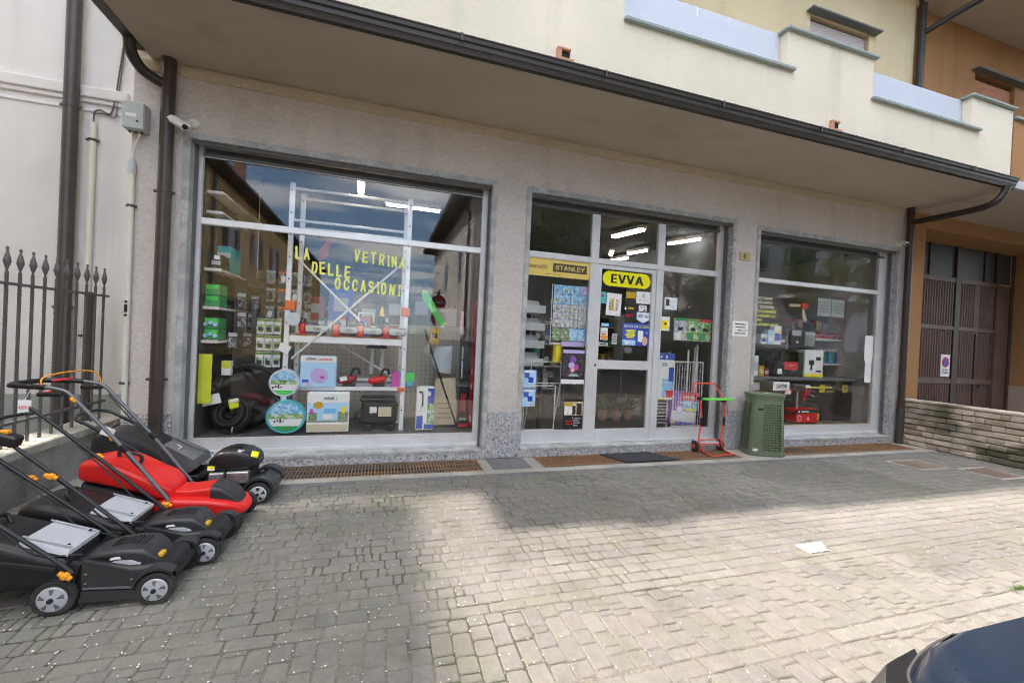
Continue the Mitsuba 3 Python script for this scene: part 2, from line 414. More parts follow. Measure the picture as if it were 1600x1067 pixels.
scene['leaf'] = {'type': 'principledthin', 'base_color': mottled((0.12, 0.19, 0.045), 0.3, 0.8, 7.0, (0.05, 0.09, 0.022)), 'roughness': 0.6, 'diff_trans': 0.6, 'spec_trans': 0.0}
def stone_fn(p, n, uv):
    a = fbm(p.x * 6, p.y * 6, p.z * 9, 4)
    b = noise(p.x * 80, p.y * 80, p.z * 80)
    d = smoothstep(0.42, 0.62, fbm(p.x * 1.5 + 4, p.y * 1.5, p.z * 1.5, 4) + 0.20 * (-1.35 - p.y))
    c = mix((0.56, 0.485, 0.40), (0.42, 0.36, 0.295), smoothstep(0.3, 0.7, a))
    return mix(c, (0.085, 0.088, 0.055), d * 0.85) * (0.8 + 0.35 * b)
mat('wall_stone', proc(stone_fn), 0.92, spec=0.2, bump=proc(lambda p, n, uv: fbm(p.x * 40, p.y * 40, p.z * 40, 3), 2e-3), bump_scale=0.006)
mat('wall_stone_pale', proc(lambda p, n, uv: stone_fn(p, n, uv) * 1.18), 0.92, spec=0.2, bump=proc(lambda p, n, uv: fbm(p.x * 45, p.y * 45, p.z * 45, 3), 2e-3), bump_scale=0.006)
mat('mortar_dark', (0.15, 0.13, 0.105), 0.95)
mat('wall_stone_brown', proc(lambda p, n, uv: stone_fn(p, n, uv) * mi.Color3f(0.78, 0.74, 0.70)), 0.92, spec=0.2, bump=proc(lambda p, n, uv: fbm(p.x * 42, p.y * 42, p.z * 42, 3), 2e-3), bump_scale=0.006)

# ------------------------------------------------------------------ ground and pavement
PX0, PX1, PY0, PY1 = -2.9, 9.32, -5.9, 0.0
GR = [(-1.10, 1.235, -0.485, -0.035), (2.02, 5.21, -0.435, -0.035), (5.95, 9.03, -0.42, -0.035)]       # the three gratings
big = Polygon([(-600, -600), (600, -600), (600, 600), (-600, 600)])
def sheet(poly, z):
    v, f = trimesh.creation.triangulate_polygon(poly, engine='earcut')
    m = trimesh.Trimesh(np.c_[v, np.full(len(v), z)], f, process=False)
    if m.face_normals[:, 2].mean() < 0: m.invert()
    return m
struct('ground', sheet(big.difference(sbox(PX0, PY0, PX1, PY1)), -0.02), 'asphalt')
pave = sbox(PX0, PY0, PX1, PY1)
for g in GR: pave = pave.difference(sbox(g[0], g[2], g[1], g[3]))
struct('pavement', sheet(pave, -0.0068), 'joint_sand')

def paver_mesh(x0, x1, y0, y1, zt, g=0.0036):
    x0 += g; x1 -= g; y0 += g; y1 -= g
    mn = min(x1 - x0, y1 - y0)
    cs = [min(0.3 * mn, rng.uniform(0.004, 0.014)) for _ in range(4)]
    q = [rng.uniform(-0.003, 0.003) for _ in range(8)]
    o = np.array([(x0 + cs[0], y0 + q[0]), (x1 - cs[1], y0 + q[1]), (x1 + q[2], y0 + cs[1]), (x1 + q[3], y1 - cs[2]),
                  (x1 - cs[2], y1 + q[4]), (x0 + cs[3], y1 + q[5]), (x0 + q[6], y1 - cs[3]), (x0 + q[7], y0 + cs[0])])
    c = o.mean(0)
    b = 0.006
    i = o + np.clip(c - o, -b, b)
    tl = (rng.uniform(-0.010, 0.010), rng.uniform(-0.010, 0.010))
    def z(p, d): return zt - d + (p[:, 0] - c[0]) * tl[0] + (p[:, 1] - c[1]) * tl[1]
    V = np.vstack([np.c_[i, z(i, 0)], np.c_[o, z(o, 0.005)], np.c_[o, np.full(8, -0.03)], [[c[0], c[1], zt]]])
    F = []
    for k in range(8):
        n = (k + 1) % 8
        F += [(24, k, n), (k, 8 + k, 8 + n), (k, 8 + n, n), (8 + k, 16 + k, 16 + n), (8 + k, 16 + n, 8 + n)]
    return trimesh.Trimesh(V, F, process=False)

pavers = []          # (mesh, material, centre)
def add_paver(x0, x1, y0, y1, m=None, big_=False):
    if x1 - x0 < 0.02 or y1 - y0 < 0.02: return
    m = m or PAVER[rng.choices(range(5), (30, 26, 22, 16, 6))[0]]
    pavers.append((paver_mesh(x0, x1, y0, y1, rng.uniform(-0.003, 0.002)), m, ((x0 + x1) / 2, (y0 + y1) / 2, (x1 - x0) * (y1 - y0))))
SIZES, WTS = (0.056, 0.112, 0.172), (24, 38, 38)
def fill_row(a0, a1, put):
    a = a0 - rng.uniform(0, 0.15)
    while a < a1:
        L = rng.choices(SIZES, WTS)[0]
        if rng.random() < 0.12 and L < 0.06:
            put(a, a + 0.05); a += 0.05
        put(max(a, a0), min(a + L, a1))
        a += L
# one course of slate grey slabs beside the concrete border
a = PX0
while a < PX1:
    L = rng.choice((0.20, 0.24, 0.30)); add_paver(a, min(a + L, PX1), -0.735, -0.625, 'paver_slate' if rng.random() < 0.8 else 'paver_grey'); a += L
rows = np.linspace(-0.735, -2.968, 22)
for y1, y0 in zip(rows[:-1], rows[1:]):
    fill_row(PX0, PX1, lambda a, b: add_paver(a, b, y0, y1))
def band(y0, y1, L, off, m):
    a = PX0 + off - L
    while a < PX1:
        add_paver(max(a, PX0), min(a + L, PX1), y0, y1, m[rng.randrange(len(m))]); a += L
band(-3.058, -2.968, 0.229, 0.14, PAVER[:2] + PAVER[4:])
def columns(y0, y1):
    a = PX0
    while a < PX1:
        w = rng.choice((0.108, 0.112))
        fill_row(y0, y1, lambda p, q: add_paver(a, min(a + w, PX1), p, q)); a += w
columns(-3.648, -3.058)
band(-3.752, -3.648, 0.224, 0.05, PAVER[1:2] + PAVER[4:])
columns(-4.75, -3.752)
band(-4.85, -4.75, 0.224, 0.1, PAVER[1:2] + PAVER[4:])
columns(PY0, -4.85)

def screen_size(c):
    d = np.array((c[0], c[1], 0.0)) - CAM
    f = d @ FWD
    if f < 0.3: return 0
    r = np.cross(FWD, UP)
    u, v = (d @ r) / f, (d @ UP) / f
    if abs(u) > 1.23 or v < -0.83: return 0
    return c[2] / f ** 3
sizes = np.array([screen_size(p[2]) for p in pavers])
order = np.argsort(-sizes)
single = set(order[:298].tolist())
for i in order[:298]: part('pavement', 'paver', pavers[i][0], pavers[i][1])
for m in sorted(set(p[1] for p in pavers)):
    rest = [p[0] for k, p in enumerate(pavers) if p[1] == m and k not in single]
    if rest: part('pavement', 'small_pavers', cat(rest), m, kind='stuff')

# concrete border strip along the shop front, in pieces between and before the gratings
def border(x0, x1, y0, y1, L=0.42):
    a = x0
    while a < x1 - 0.01:
        b = a + L * rng.uniform(0.9, 1.1)
        b = x1 if x1 - b < 0.15 else b
        part('pavement', 'border_slab', cbox(a + 0.002, b - 0.002, y0 + 0.002, y1 - 0.002, -0.03, rng.uniform(0.0, 0.003), 0.004), 'border_concrete'); a = b
border(PX0, PX1, -0.625, -0.49)
for x0, x1 in ((-2.9, -1.10), (1.235, 1.36), (1.86, 2.02), (5.21, 5.95), (9.03, PX1)): border(x0, x1, -0.49, -0.03, 0.5)
for k in range(2):
    for j in range(2):
        part('pavement', 'border_slab', cbox(1.362 + .248 * k, 1.608 + .248 * k, -0.49 + .23 * j, -0.264 + .23 * j, -0.03, 0.001, 0.004), 'paver_slate')

GL = ['long rusty grating in front of the scaffold window, leftmost of three', 'rusty grating under the door with the black mat and hand trolley on it', 'rust brown grating to the right of the green hamper']
for gi, g in enumerate(GR):
    k = thing('floor_grating', GL[gi], 'grating')
    x0, x1, y0, y1 = g
    t = 0.02
    part(k, 'frame', [box(x0, x1, y0, y0 + t, -0.04, 0.003), box(x0, x1, y1 - t, y1, -0.04, 0.003), box(x0, x0 + t, y0 + t, y1 - t, -0.04, 0.003), box(x1 - t, x1, y0 + t, y1 - t, -0.04, 0.003)], 'rusty_steel')
    bars = []
    n = int((x1 - x0 - 2 * t) / 0.036)
    for i in range(1, n):
        x = x0 + t + (x1 - x0 - 2 * t) * i / n
        bars.append(box(x - 0.0055, x + 0.0055, y0 + t, y1 - t, -0.03, 0.001 + rng.uniform(-0.001, 0.001)))
    part(k, 'bars', cat(bars), 'rusty_steel', kind='stuff')
    part(k, 'cross_bar', [box(x0 + t, x1 - t, y - 0.004, y + 0.004, -0.028, -0.003) for y in (y0 + 0.15, y0 + 0.3)], 'rusty_steel')
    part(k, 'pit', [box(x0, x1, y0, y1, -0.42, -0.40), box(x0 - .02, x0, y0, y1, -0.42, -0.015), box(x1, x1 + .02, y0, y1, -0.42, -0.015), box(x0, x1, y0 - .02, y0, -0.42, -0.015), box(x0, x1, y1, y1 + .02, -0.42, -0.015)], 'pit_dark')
for cx, cy, w, d, s in ((7.72, -1.2, 0.55, 0.36, 'nearer the gratings'), (8.42, -1.70, 0.52, 0.40, 'nearer the low stone wall, flush with the pavers')):
    k = thing('manhole_cover', 'brown metal inspection cover ' + s, 'manhole cover')
    part(k, 'frame', xyprism(Polygon([(cx - w / 2 - .05, cy - d / 2 - .05), (cx + w / 2 + .05, cy - d / 2 - .05), (cx + w / 2 + .05, cy + d / 2 + .05), (cx - w / 2 - .05, cy + d / 2 + .05)]), 0.002, 0.007), 'border_concrete')
    part(k, 'plate', cbox(cx - w / 2, cx + w / 2, cy - d / 2, cy + d / 2, 0.005, 0.012, 0.003), 'rust_plate')

# fallen petals: clusters in the joints, mostly on the left half
P = []
ctr = np.array([p[2][:2] for p in pavers]); bnd = np.array([p[0].bounds for p in pavers])
for _ in range(2300):
    if rng.random() < 0.66:
        x, y = rng.gauss(-0.8, 1.0), rng.uniform(-4.2, -0.9)
    else:
        x, y = rng.uniform(-2.5, 7.0), rng.uniform(-4.3, -0.75)
    if rng.random() < 0.8:          # lodged along the edge of the nearest paver
        i = int(np.argmin((ctr[:, 0] - x) ** 2 + (ctr[:, 1] - y) ** 2))
        (x0, y0, _z), (x1, y1, _w) = bnd[i]
        t = rng.random()
        x, y = rng.choice(((x0 - .002, y0 + t * (y1 - y0)), (x1 + .002, y0 + t * (y1 - y0)), (x0 + t * (x1 - x0), y0 - .002), (x0 + t * (x1 - x0), y1 + .002)))
        x += rng.gauss(0, .003); y += rng.gauss(0, .003)
    if -2.8 < x < 9 and -4.8 < y < -0.65: P.append((x, y))
V, F = [], []
for x, y in P:
    r = rng.uniform(0.0024, 0.0056); a = rng.uniform(0, 6.28); n0 = len(V)
    for k in range(5):
        V.append((x + r * math.cos(a + k * 1.2566) * rng.uniform(.7, 1.1), y + r * math.sin(a + k * 1.2566) * rng.uniform(.7, 1.1), 0.0055 + rng.uniform(-.001, .003)))
    V.append((x, y, 0.0085))
    F += [(n0 + 5, n0 + k, n0 + (k + 1) % 5) for k in range(5)]
solo('fallen_petals', trimesh.Trimesh(V, F, process=False), 'petal', 'tiny white blossom petals scattered over the pavers and in their joints', 'petals', kind='stuff')
# tuft of weed by the right edge
V, F = [], []
for _ in range(60):
    a, L = rng.uniform(0, 6.28), rng.uniform(.02, .06); x, y = 4.40 + rng.gauss(0, .05), -3.645 + rng.gauss(0, .008); n0 = len(V)
    dx, dy = math.cos(a), math.sin(a)
    V += [(x - dy * .004, y + dx * .004, 0), (x + dy * .004, y - dx * .004, 0), (x + dx * L * .6, y + dy * L * .6, L * .45)]
    F.append((n0, n0 + 1, n0 + 2))
solo('weed_tuft', trimesh.Trimesh(V, F, process=False), 'leaf', 'small green weed growing in a paver joint near the blue car', 'weed', kind='stuff')
# white square tile / sheet lying on the paving
k = thing('paper_sheet', 'white square sheet with faint marks lying on the sunny pavers', 'paper')


part(k, 'sheet', xyprism(Polygon([(3.34, -2.80), (3.63, -2.795), (3.545, -2.93), (3.335, -2.935)]), 0.004, 0.009), 'sheet_white')
part(k, 'print', [xyprism(sbox(3.40 + .05 * i, -2.85 - .03 * j, 3.425 + .05 * i, -2.832 - .03 * j), 0.009, 0.0098) for i in range(4) for j in range(3) if (i + j) % 2], 'sheet_mark', kind='stuff')
part(k, 'border_line', [xyprism(sbox(3.36, -2.803, 3.62, -2.798), 0.009, 0.0098), xyprism(sbox(3.36, -2.925, 3.52, -2.920), 0.009, 0.0098)], 'sheet_mark')

# ------------------------------------------------------------------ shop building
SH = thing('shop_building', 'shop with three display windows under a wide balcony, cream parapet above and grey rendered front', 'building')
W = [(-2.075, 1.30, 0.09, 3.605), (1.845, 5.255, 0.09, 3.60), (5.81, 9.075, 0.09, 3.555)]      # clear openings
YF, YG = 0.18, 0.20
wall = sbox(-2.60, -0.3, 9.32, 4.42)
for x0, x1, z0, z1 in W: wall = wall.difference(sbox(x0 - 0.02, z0, x1 + 0.02, z1 + 0.02))
part(SH, 'front_wall', xzprism(wall, 0.0, 0.30), 'facade_render')
part(SH, 'side_wall', [box(-2.60, -2.35, 0.30, 9.0, -0.3, 8.3), box(9.07, 9.30, 0.30, 9.0, -0.3, 8.3)], 'facade_render')
# fascia strip at the top of the front wall, slightly proud, with old plaster edge
part(SH, 'fascia_strip', cbox(-2.60, 9.28, -0.022, 0.0, 4.235, 4.357, 0.006), 'fascia_paint')
# granite plinth blocks and piers
GB = [(-2.60, -2.145), (1.36, 1.785), (5.31, 5.735), (9.13, 9.32)]
for a, b in GB: part(SH, 'granite_plinth', cbox(a + .002, b - .002, -0.018, 0.0, 0.0, 0.622, 0.004), 'granite')
for x0, x1, z0, z1 in W:
    n = 2
    for i in range(n):
        a = x0 - .066 + (x1 - x0 + .132) * i / n; b = x0 - .066 + (x1 - x0 + .132) * (i + 1) / n
        part(SH, 'granite_kerb', cbox(a + .0015, b - .0015, -0.030, 0.10, 0.0, 0.088, 0.004), 'granite')
    part(SH, 'stone_sill', cbox(x0 - .005, x1 + .005, -0.034, YF + .03, 0.088, 0.128, 0.005), 'grey_slab')
    # stone lining of the opening: jambs and head, thin edge seen on the face
    part(SH, 'stone_jamb', box(x0 - .066, x0, -0.012, YF + .02, 0.128, z1 + .066), 'grey_slab')
    part(SH, 'stone_jamb', box(x1, x1 + .066, -0.012, YF + .02, 0.128, z1 + .066), 'granite' if x0 > 1 else 'grey_slab')
    part(SH, 'stone_head', box(x0 + .0005, x1 - .0005, -0.012, YF + .02, z1, z1 + .066), 'grey_slab')

def member(f, name, x0, x1, z0, z1, m='alu', y0=YF, y1=YF + .055, c=.004): return part(f, name, cbox(x0, x1, y0, y1, z0, z1, c), m)
def pane(f, x0, x1, z0, z1, y=YG):
    key = uniq(f + '__pane')
    scene[key] = mikit.ply(rect_xz(x0, x1, z0, z1, y), 'window_glass')
def bead(f, x0, x1, z0, z1, y=YF - .004):
    """slim glazing bead round a pane"""
    part(f, 'glazing_bead', xzprism(frame_poly(x0 - .008, x1 + .008, z0 - .008, z1 + .008, .010), y, y + .02), 'alu')

# window 1 (scaffold display)
def shop_front(x0, x1, zt, ztr, verticals, left_w=.05, right_w=.085, zb=.128, label=None):
    f = part(SH, 'shop_window', cbox(x0 + .002, x0 + left_w, YF, YF + .055, zb, zt - .002, .004), 'alu', label=label)
    part(f, 'stile', cbox(x1 - right_w, x1 - .002, YF, YF + .055, zb, zt - .002, .004), 'alu')
    return f
# shutter slot (dark recess with guide) at the head
def head(f, x0, x1, zt, h):
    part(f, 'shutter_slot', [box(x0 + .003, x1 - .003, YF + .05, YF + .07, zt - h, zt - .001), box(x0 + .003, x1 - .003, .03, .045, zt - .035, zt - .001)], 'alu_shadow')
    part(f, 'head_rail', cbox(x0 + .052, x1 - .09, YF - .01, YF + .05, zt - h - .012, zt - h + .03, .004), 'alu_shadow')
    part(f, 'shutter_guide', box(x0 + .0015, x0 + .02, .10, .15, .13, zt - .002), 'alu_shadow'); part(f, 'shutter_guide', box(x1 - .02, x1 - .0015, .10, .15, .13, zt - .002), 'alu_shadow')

f1 = shop_front(-2.075, 1.30, 3.605, 2.77, [], label='wide display window with a transom, leftmost of the three')
head(f1, -2.075, 1.30, 3.605, .10)
member(f1, 'transom', -2.024, 1.214, 2.735, 2.805, 'alu_bright', YF - .012)
member(f1, 'bottom_rail', -2.024, 1.214, .175, .298)
part(f1, 'threshold', cbox(-2.07, 1.295, YF - .03, YF + .02, .1285, .174, .004), 'alu')
pane(f1, -2.024, 1.214, 2.80, 3.51); pane(f1, -2.024, 1.214, .29, 2.74)
bead(f1, -2.024, 1.214, .30, 2.733); bead(f1, -2.024, 1.214, 2.807, 3.49)
# door front
x0, x1 = 1.845, 5.255
f2 = shop_front(x0, x1, 3.60, 2.8, [], left_w=.045, right_w=.10, label='glazed shop front with the entrance door in its middle')
head(f2, x0, x1, 3.60, .105)
member(f2, 'transom', x0 + .046, x1 - .101, 2.768, 2.846, 'alu', YF - .012)
for a, b in ((2.868, 2.992), (4.010, 4.128)):
    member(f2, 'mullion', a, b, 2.847, 3.50, 'alu', YF - .006)
    member(f2, 'mullion', a, b, .13, 2.767, 'alu', YF - .006)
for a, b in ((x0 + .046, 2.867), (4.129, x1 - .101)):
    member(f2, 'bottom_rail', a, b, .13, .313)
    pane(f2, a, b, .30, 2.78); bead(f2, a, b, .316, 2.765)
for a, b in ((x0 + .046, 2.867), (2.993, 4.009), (4.129, x1 - .101)): pane(f2, a, b, 2.84, 3.51); bead(f2, a, b, 2.849, 3.485)
part(f2, 'threshold', cbox(x0 + .005, x1 - .005, YF - .04, YF - .008, .1285, .15, .004), 'alu')
# the door itself
D = part(SH, 'entrance_door', cbox(2.994, 3.065, YF + .005, YF + .05, .135, 2.762, .004), 'alu', label='aluminium framed glass door with the yellow oval sign')
part(D, 'stile', cbox(3.935, 4.008, YF + .005, YF + .05, .135, 2.762, .004), 'alu')
for z0, z1 in ((.135, .315), (1.214, 1.349), (2.705, 2.762)): part(D, 'rail', cbox(3.066, 3.934, YF + .004, YF + .051, z0, z1, .004), 'alu')
for z0, z1 in ((.31, 1.22), (1.345, 2.71)): pane(D, 3.066, 3.934, z0, z1, YG + .01)
part(D, 'lock', lathe([(.0, 0), (.014, 0), (.014, .012), (.0, .012)], (3.02, YF - .007, 1.27), 'y', 14), 'black_plastic')
# window 3
x0, x1 = 5.81, 9.075
f3 = shop_front(x0, x1, 3.555, 2.79, [], left_w=.05, right_w=.20, label='display window with yellow lettering, rightmost of the three')
head(f3, x0, x1, 3.555, .11)
member(f3, 'transom', x0 + .051, x1 - .201, 2.76, 2.825, 'alu_bright', YF - .012)
member(f3, 'bottom_rail', x0 + .051, x1 - .201, .175, .305)
part(f3, 'threshold', cbox(x0 + .005, x1 - .005, YF - .03, YF + .02, .1285, .174, .004), 'alu')
pane(f3, x0 + .05, x1 - .20, 2.82, 3.46); pane(f3, x0 + .05, x1 - .20, .30, 2.77)
bead(f3, x0 + .051, x1 - .201, .307, 2.757); bead(f3, x0 + .051, x1 - .201, 2.827, 3.44)

# balcony slab, parapet, copings, panels
part(SH, 'balcony_soffit', box(-2.44, 9.45, -1.30, -0.0005, 4.36, 4.50), 'soffit_paint')
prof = [(-2.40, 4.5005), (9.46, 4.5005), (9.46, 5.60), (8.43, 5.61), (8.43, 5.125), (6.30, 5.125), (6.30, 5.67), (4.75, 5.67), (4.75, 5.18), (2.395, 5.18), (2.395, 5.74), (-.27, 5.76), (-.27, 5.22), (-2.0, 5.22), (-2.0, 5.78), (-2.40, 5.80)]
part(SH, 'parapet', xzprism(Polygon(prof), -1.25, -1.08), 'cream_render')
part(SH, 'parapet_side', [box(-2.40, -2.27, -1.0795, 0, 4.5005, 5.2), box(9.32, 9.46, -1.0795, 0, 4.5005, 5.58)], 'cream_render')
for x0, x1, z in ((-.30, 2.43, 5.765), (-2.53, -1.96, 5.805), (4.70, 6.345, 5.672), (8.375, 9.49, 5.612)):
    part(SH, 'coping', cbox(x0, x1, -1.30, -1.04, z, z + .035, .005), 'coping_slate')
for x0, x1, z in ((-2.03, -.24, 5.221), (2.396, 4.86, 5.181), (6.27, 8.62, 5.126)):
    part(SH, 'coping', [cbox(x0, x1, -1.30, -1.251, z - .012, z + .026, .005), box(x0 + .002, min(x1, x0 + 2.32), -1.25, -1.06, z, z + .022)], 'coping_slate')
for x0, x1, z0, z1, seams in ((2.41, 4.735, 5.215, 5.695, (3.45, 3.93)), (6.315, 8.415, 5.16, 5.61, ())):
    p = part(SH, 'balcony_panel', box(x0, x1, -1.135, -1.125, z0, z1), 'frosted_sheet')
    part(p, 'panel_clip', [box(x0 + .02, x0 + .05, -1.142, -1.118, z0 - .02, z0 + .05), box(x1 - .05, x1 - .02, -1.142, -1.118, z0 - .02, z0 + .05)] + [box(s - .006, s + .006, -1.139, -1.121, z1 - .12, z1 + .01) for s in seams], 'white_paint')
# brick outlets in the parapet above the gutter
for x in (1.70, 5.61):
    o = part(SH, 'parapet_outlet', [cbox(x - .10, x + .10, -1.30, -1.2505, 4.545, 4.575, .004), cbox(x - .085, x - .035, -1.29, -1.2505, 4.5755, 4.66, .004), cbox(x - .085, x + .07, -1.29, -1.2505, 4.661, 4.685, .004)], 'terracotta')
    part(o, 'hole', box(x - .034, x + .065, -1.262, -1.2505, 4.578, 4.658), 'pit_dark')
# upper storey
up = sbox(-2.60, 4.43, 9.20, 8.3).difference(sbox(6.63, 5.2, 8.03, 7.28))
part(SH, 'upper_wall', xzprism(up, 0.0005, 0.28), 'cream_dark')
UW = part(SH, 'upper_window', [box(6.632, 6.66, .10, .16, 5.2, 7.27), box(8.0, 8.028, .10, .16, 5.2, 7.27)], 'hood_grey', label='balcony window with its roller shutter nearly down')
sl = [hull([(6.661, .06, z), (7.999, .06, z), (6.661, .050, z + .024), (7.999, .050, z + .024), (6.661, .06, z + .048), (7.999, .06, z + .048), (6.661, .072, z + .024), (7.999, .072, z + .024)]) for z in np.arange(6.78, 7.20, .05)]
part(UW, 'shutter_slats', cat(sl), 'shutter_grey', kind='stuff')
part(UW, 'dark_gap', box(6.661, 7.999, .18, .185, 5.2, 7.27), 'pit_dark')
part(UW, 'window_hood', cbox(6.54, 8.18, -0.13, -0.0005, 7.29, 7.325, .006), 'hood_grey')
part(SH, 'roof_eave', box(-2.7, 9.20, -.85, 9.0, 8.301, 8.45), 'soffit_paint')

# gutter: moulded profile along the balcony and its left return
gp = Polygon([(-1.252, 4.352), (-1.305, 4.352), (-1.318, 4.392), (-1.328, 4.405), (-1.333, 4.440), (-1.352, 4.452), (-1.358, 4.485), (-1.368, 4.489), (-1.368, 4.500), (-1.345, 4.500), (-1.34, 4.492), (-1.25, 4.490)])
g = part(SH, 'gutter', yzprism(gp, -2.575, 9.47), 'gutter_dark', smooth=25, label='dark gutter moulding along the balcony edge')
lp_ = Polygon([(-2.505, 4.352), (-2.545, 4.352), (-2.556, 4.40), (-2.572, 4.42), (-2.578, 4.47), (-2.60, 4.51), (-2.60, 4.528), (-2.57, 4.528), (-2.562, 4.352)])
lp = Polygon([(-2.4405, 4.352), (-2.535, 4.352), (-2.55, 4.40), (-2.575, 4.44), (-2.585, 4.497), (-2.4405, 4.499)])
part(g, 'left_return', xzprism(lp, -1.25, -0.16), 'gutter_dark')
for x in np.arange(0.6, 9.4, 1.55):
    part(g, 'gutter_clip', box(x - .008, x + .008, -1.376, -1.366, 4.43, 4.504), 'pipe_grey')
def ring(c, r, h, m, par, name='pipe_bracket'):
    part(par, name, [lathe([(r * .8, -h / 2), (r, -h / 2), (r, h / 2), (r * .8, h / 2)], c, 'z', 18), box(c[0] - r - .025, c[0] - r + .01, c[1] - .012, c[1] + .012, c[2] - h * .4, c[2] + h * .4), box(c[0] + r - .01, c[0] + r + .025, c[1] - .012, c[1] + .012, c[2] - h * .4, c[2] + h * .4)], m)
d = part(SH, 'downpipe', tube([(-2.262, -.085, .0), (-2.262, -.085, 4.36)], .062, 18), 'dark_brown_metal', smooth=40, label='brown downpipe left of the first window')
part(d, 'elbow', tube(smoothpath([(-2.50, -.32, 4.38), (-2.50, -.28, 4.26), (-2.465, -.18, 4.17), (-2.38, -.12, 4.12), (-2.27, -.09, 4.08)], 6), .052, 14), 'gutter_dark', smooth=40)
for z in (2.97, 1.0): ring((-2.262, -.085, z), .068, .03, 'dark_brown_metal', d)
d = part(SH, 'downpipe', tube([(9.225, -.085, .06), (9.225, -.085, 4.36)], .056, 18), 'dark_brown_metal', smooth=40, label='brown downpipe at the right end of the shop front')
part(d, 'elbow', tube(smoothpath([(9.25, -1.32, 4.36), (9.23, -1.29, 4.24), (9.17, -1.20, 4.11), (9.19, -.9, 4.07), (9.225, -.10, 4.085)], 6), .05, 14), 'gutter_dark', smooth=40)
part(d, 'shoe', tube([(9.225, -.085, .0), (9.225, -.085, .7)], .060, 18), 'pipe_grey', smooth=40)
for z in (2.6, 1.05): ring((9.225, -.085, z), .062, .03, 'dark_brown_metal', d)
d = part(SH, 'downpipe', tube([(9.24, -.085, 4.6), (9.24, -.085, 8.28)], .058, 18), 'gutter_dark', smooth=40, label='upper downpipe between the cream and the orange wall')
part(d, 'elbow', tube(smoothpath([(9.24, -.1, 7.55), (9.45, -.5, 7.72), (9.75, -1.1, 7.95), (9.8, -1.3, 8.2)], 6), .05, 14), 'gutter_dark', smooth=40)

# shop interior shell
IN = SH
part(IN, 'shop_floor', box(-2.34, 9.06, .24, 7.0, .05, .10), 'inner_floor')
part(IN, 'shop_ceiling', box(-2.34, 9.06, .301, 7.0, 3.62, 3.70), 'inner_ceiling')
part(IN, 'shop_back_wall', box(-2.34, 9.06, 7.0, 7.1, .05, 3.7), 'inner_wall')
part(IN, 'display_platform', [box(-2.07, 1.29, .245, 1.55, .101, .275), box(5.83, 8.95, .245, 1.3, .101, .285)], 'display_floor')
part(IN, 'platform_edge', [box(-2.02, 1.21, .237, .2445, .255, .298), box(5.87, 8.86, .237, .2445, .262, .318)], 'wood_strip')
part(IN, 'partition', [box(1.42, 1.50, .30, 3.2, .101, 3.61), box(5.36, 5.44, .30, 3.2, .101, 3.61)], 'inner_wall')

# ------------------------------------------------------------------ white house on the left with its pipes
WH = thing('white_house', 'white plastered house front on the left, behind the iron fence', 'house')
part(WH, 'front_wall', box(-9.0, -2.603, .90, 1.2, -.3, 9.45), 'white_plaster')
part(WH, 'side_wall', [box(-9.0, -8.7, 1.2, 9, -.3, 9.4), box(-2.62, -2.603, 1.2, 9, -.3, 9.4)], 'white_plaster')
part(WH, 'roof', box(-9.4, -2.61, .38, 9, 9.451, 9.65), 'roof_tile')
part(WH, 'string_course', [cbox(-9.0, -3.06, .845, .8995, 4.215, 4.345, .012), cbox(-9.0, -3.06, .87, .8995, 4.16, 4.2145, .008)], 'white_plaster')
part(WH, 'string_course', cbox(-9.0, -3.02, .884, .8995, 4.06, 4.09, .005), 'white_plaster')
part(WH, 'plinth', box(-9.0, -2.604, .87, .8995, -.2, .70), 'house_plinth')
d = part(WH, 'downpipe', tube([(-3.565, .79, .05), (-3.565, .79, 8.9)], .068, 18), 'pipe_grey', smooth=40, label='tall dark downpipe on the white house')
for z in (4.05, 1.72): ring((-3.565, .79, z), .075, .035, 'pipe_grey', d)
d = part(WH, 'conduit', tube([(-3.392, .862, .7), (-3.392, .862, 3.93)], .034, 12), 'cream_pipe', smooth=40, label='cream conduit on the white house')
ring((-3.392, .862, 3.72), .04, .03, 'pipe_grey', d); ring((-3.392, .862, 1.4), .04, .03, 'pipe_grey', d)
part(d, 'cable', tube(smoothpath([(-3.392, .865, 3.92), (-3.385, .865, 4.05), (-3.33, .868, 4.09), (-3.24, .868, 4.06), (-3.20, .868, 4.2), (-3.16, .868, 4.6), (-3.13, .868, 4.95), (-3.11, .868, 5.4)], 5), .008, 6), 'pipe_grey', smooth=40)
part(d, 'cable', tube(smoothpath([(-3.385, .87, 4.03), (-3.30, .872, 4.06), (-3.19, .872, 4.03), (-3.17, .872, 4.25), (-3.12, .872, 4.9)], 5), .006, 6), 'fence_iron', smooth=40)
part(WH, 'wall_pipe', tube([(-3.1, .86, 4.13), (-2.72, .86, 4.13)], .012, 8), 'cream_pipe', smooth=40)

# ------------------------------------------------------------------ orange building on the right
OB = thing('orange_building', 'orange rendered building on the right with a brown garage door and a balcony', 'building')
og = sbox(9.325, -.3, 22, 4.42).difference(sbox(9.90, -.3, 14.13, 4.10))
part(OB, 'ground_wall', xzprism(og, .05, .35), 'orange_render')
part(OB, 'door_reveal', [box(9.80, 9.8995, .3505, .9, -.3, 4.1), box(14.1305, 14.5, .3505, .9, -.3, 4.1), box(9.80, 14.5, .3505, .9, 4.1005, 4.3)], 'orange_render')
part(OB, 'plinth', [box(14.12, 22, .03, .0495, -.3, 1.05), box(14.115, 14.1295, .03, .9, -.3, 1.05)], 'orange_plinth')
part(OB, 'balcony_slab', box(9.503, 22, -1.25, .049, 4.37, 4.52), 'soffit_paint')
part(OB, 'slab_edge', cbox(9.503, 22, -1.30, -1.2505, 4.37, 4.50, .006), 'house_grey')
part(OB, 'parapet', box(9.503, 22, -1.245, -1.09, 4.5205, 5.48), 'orange_render')
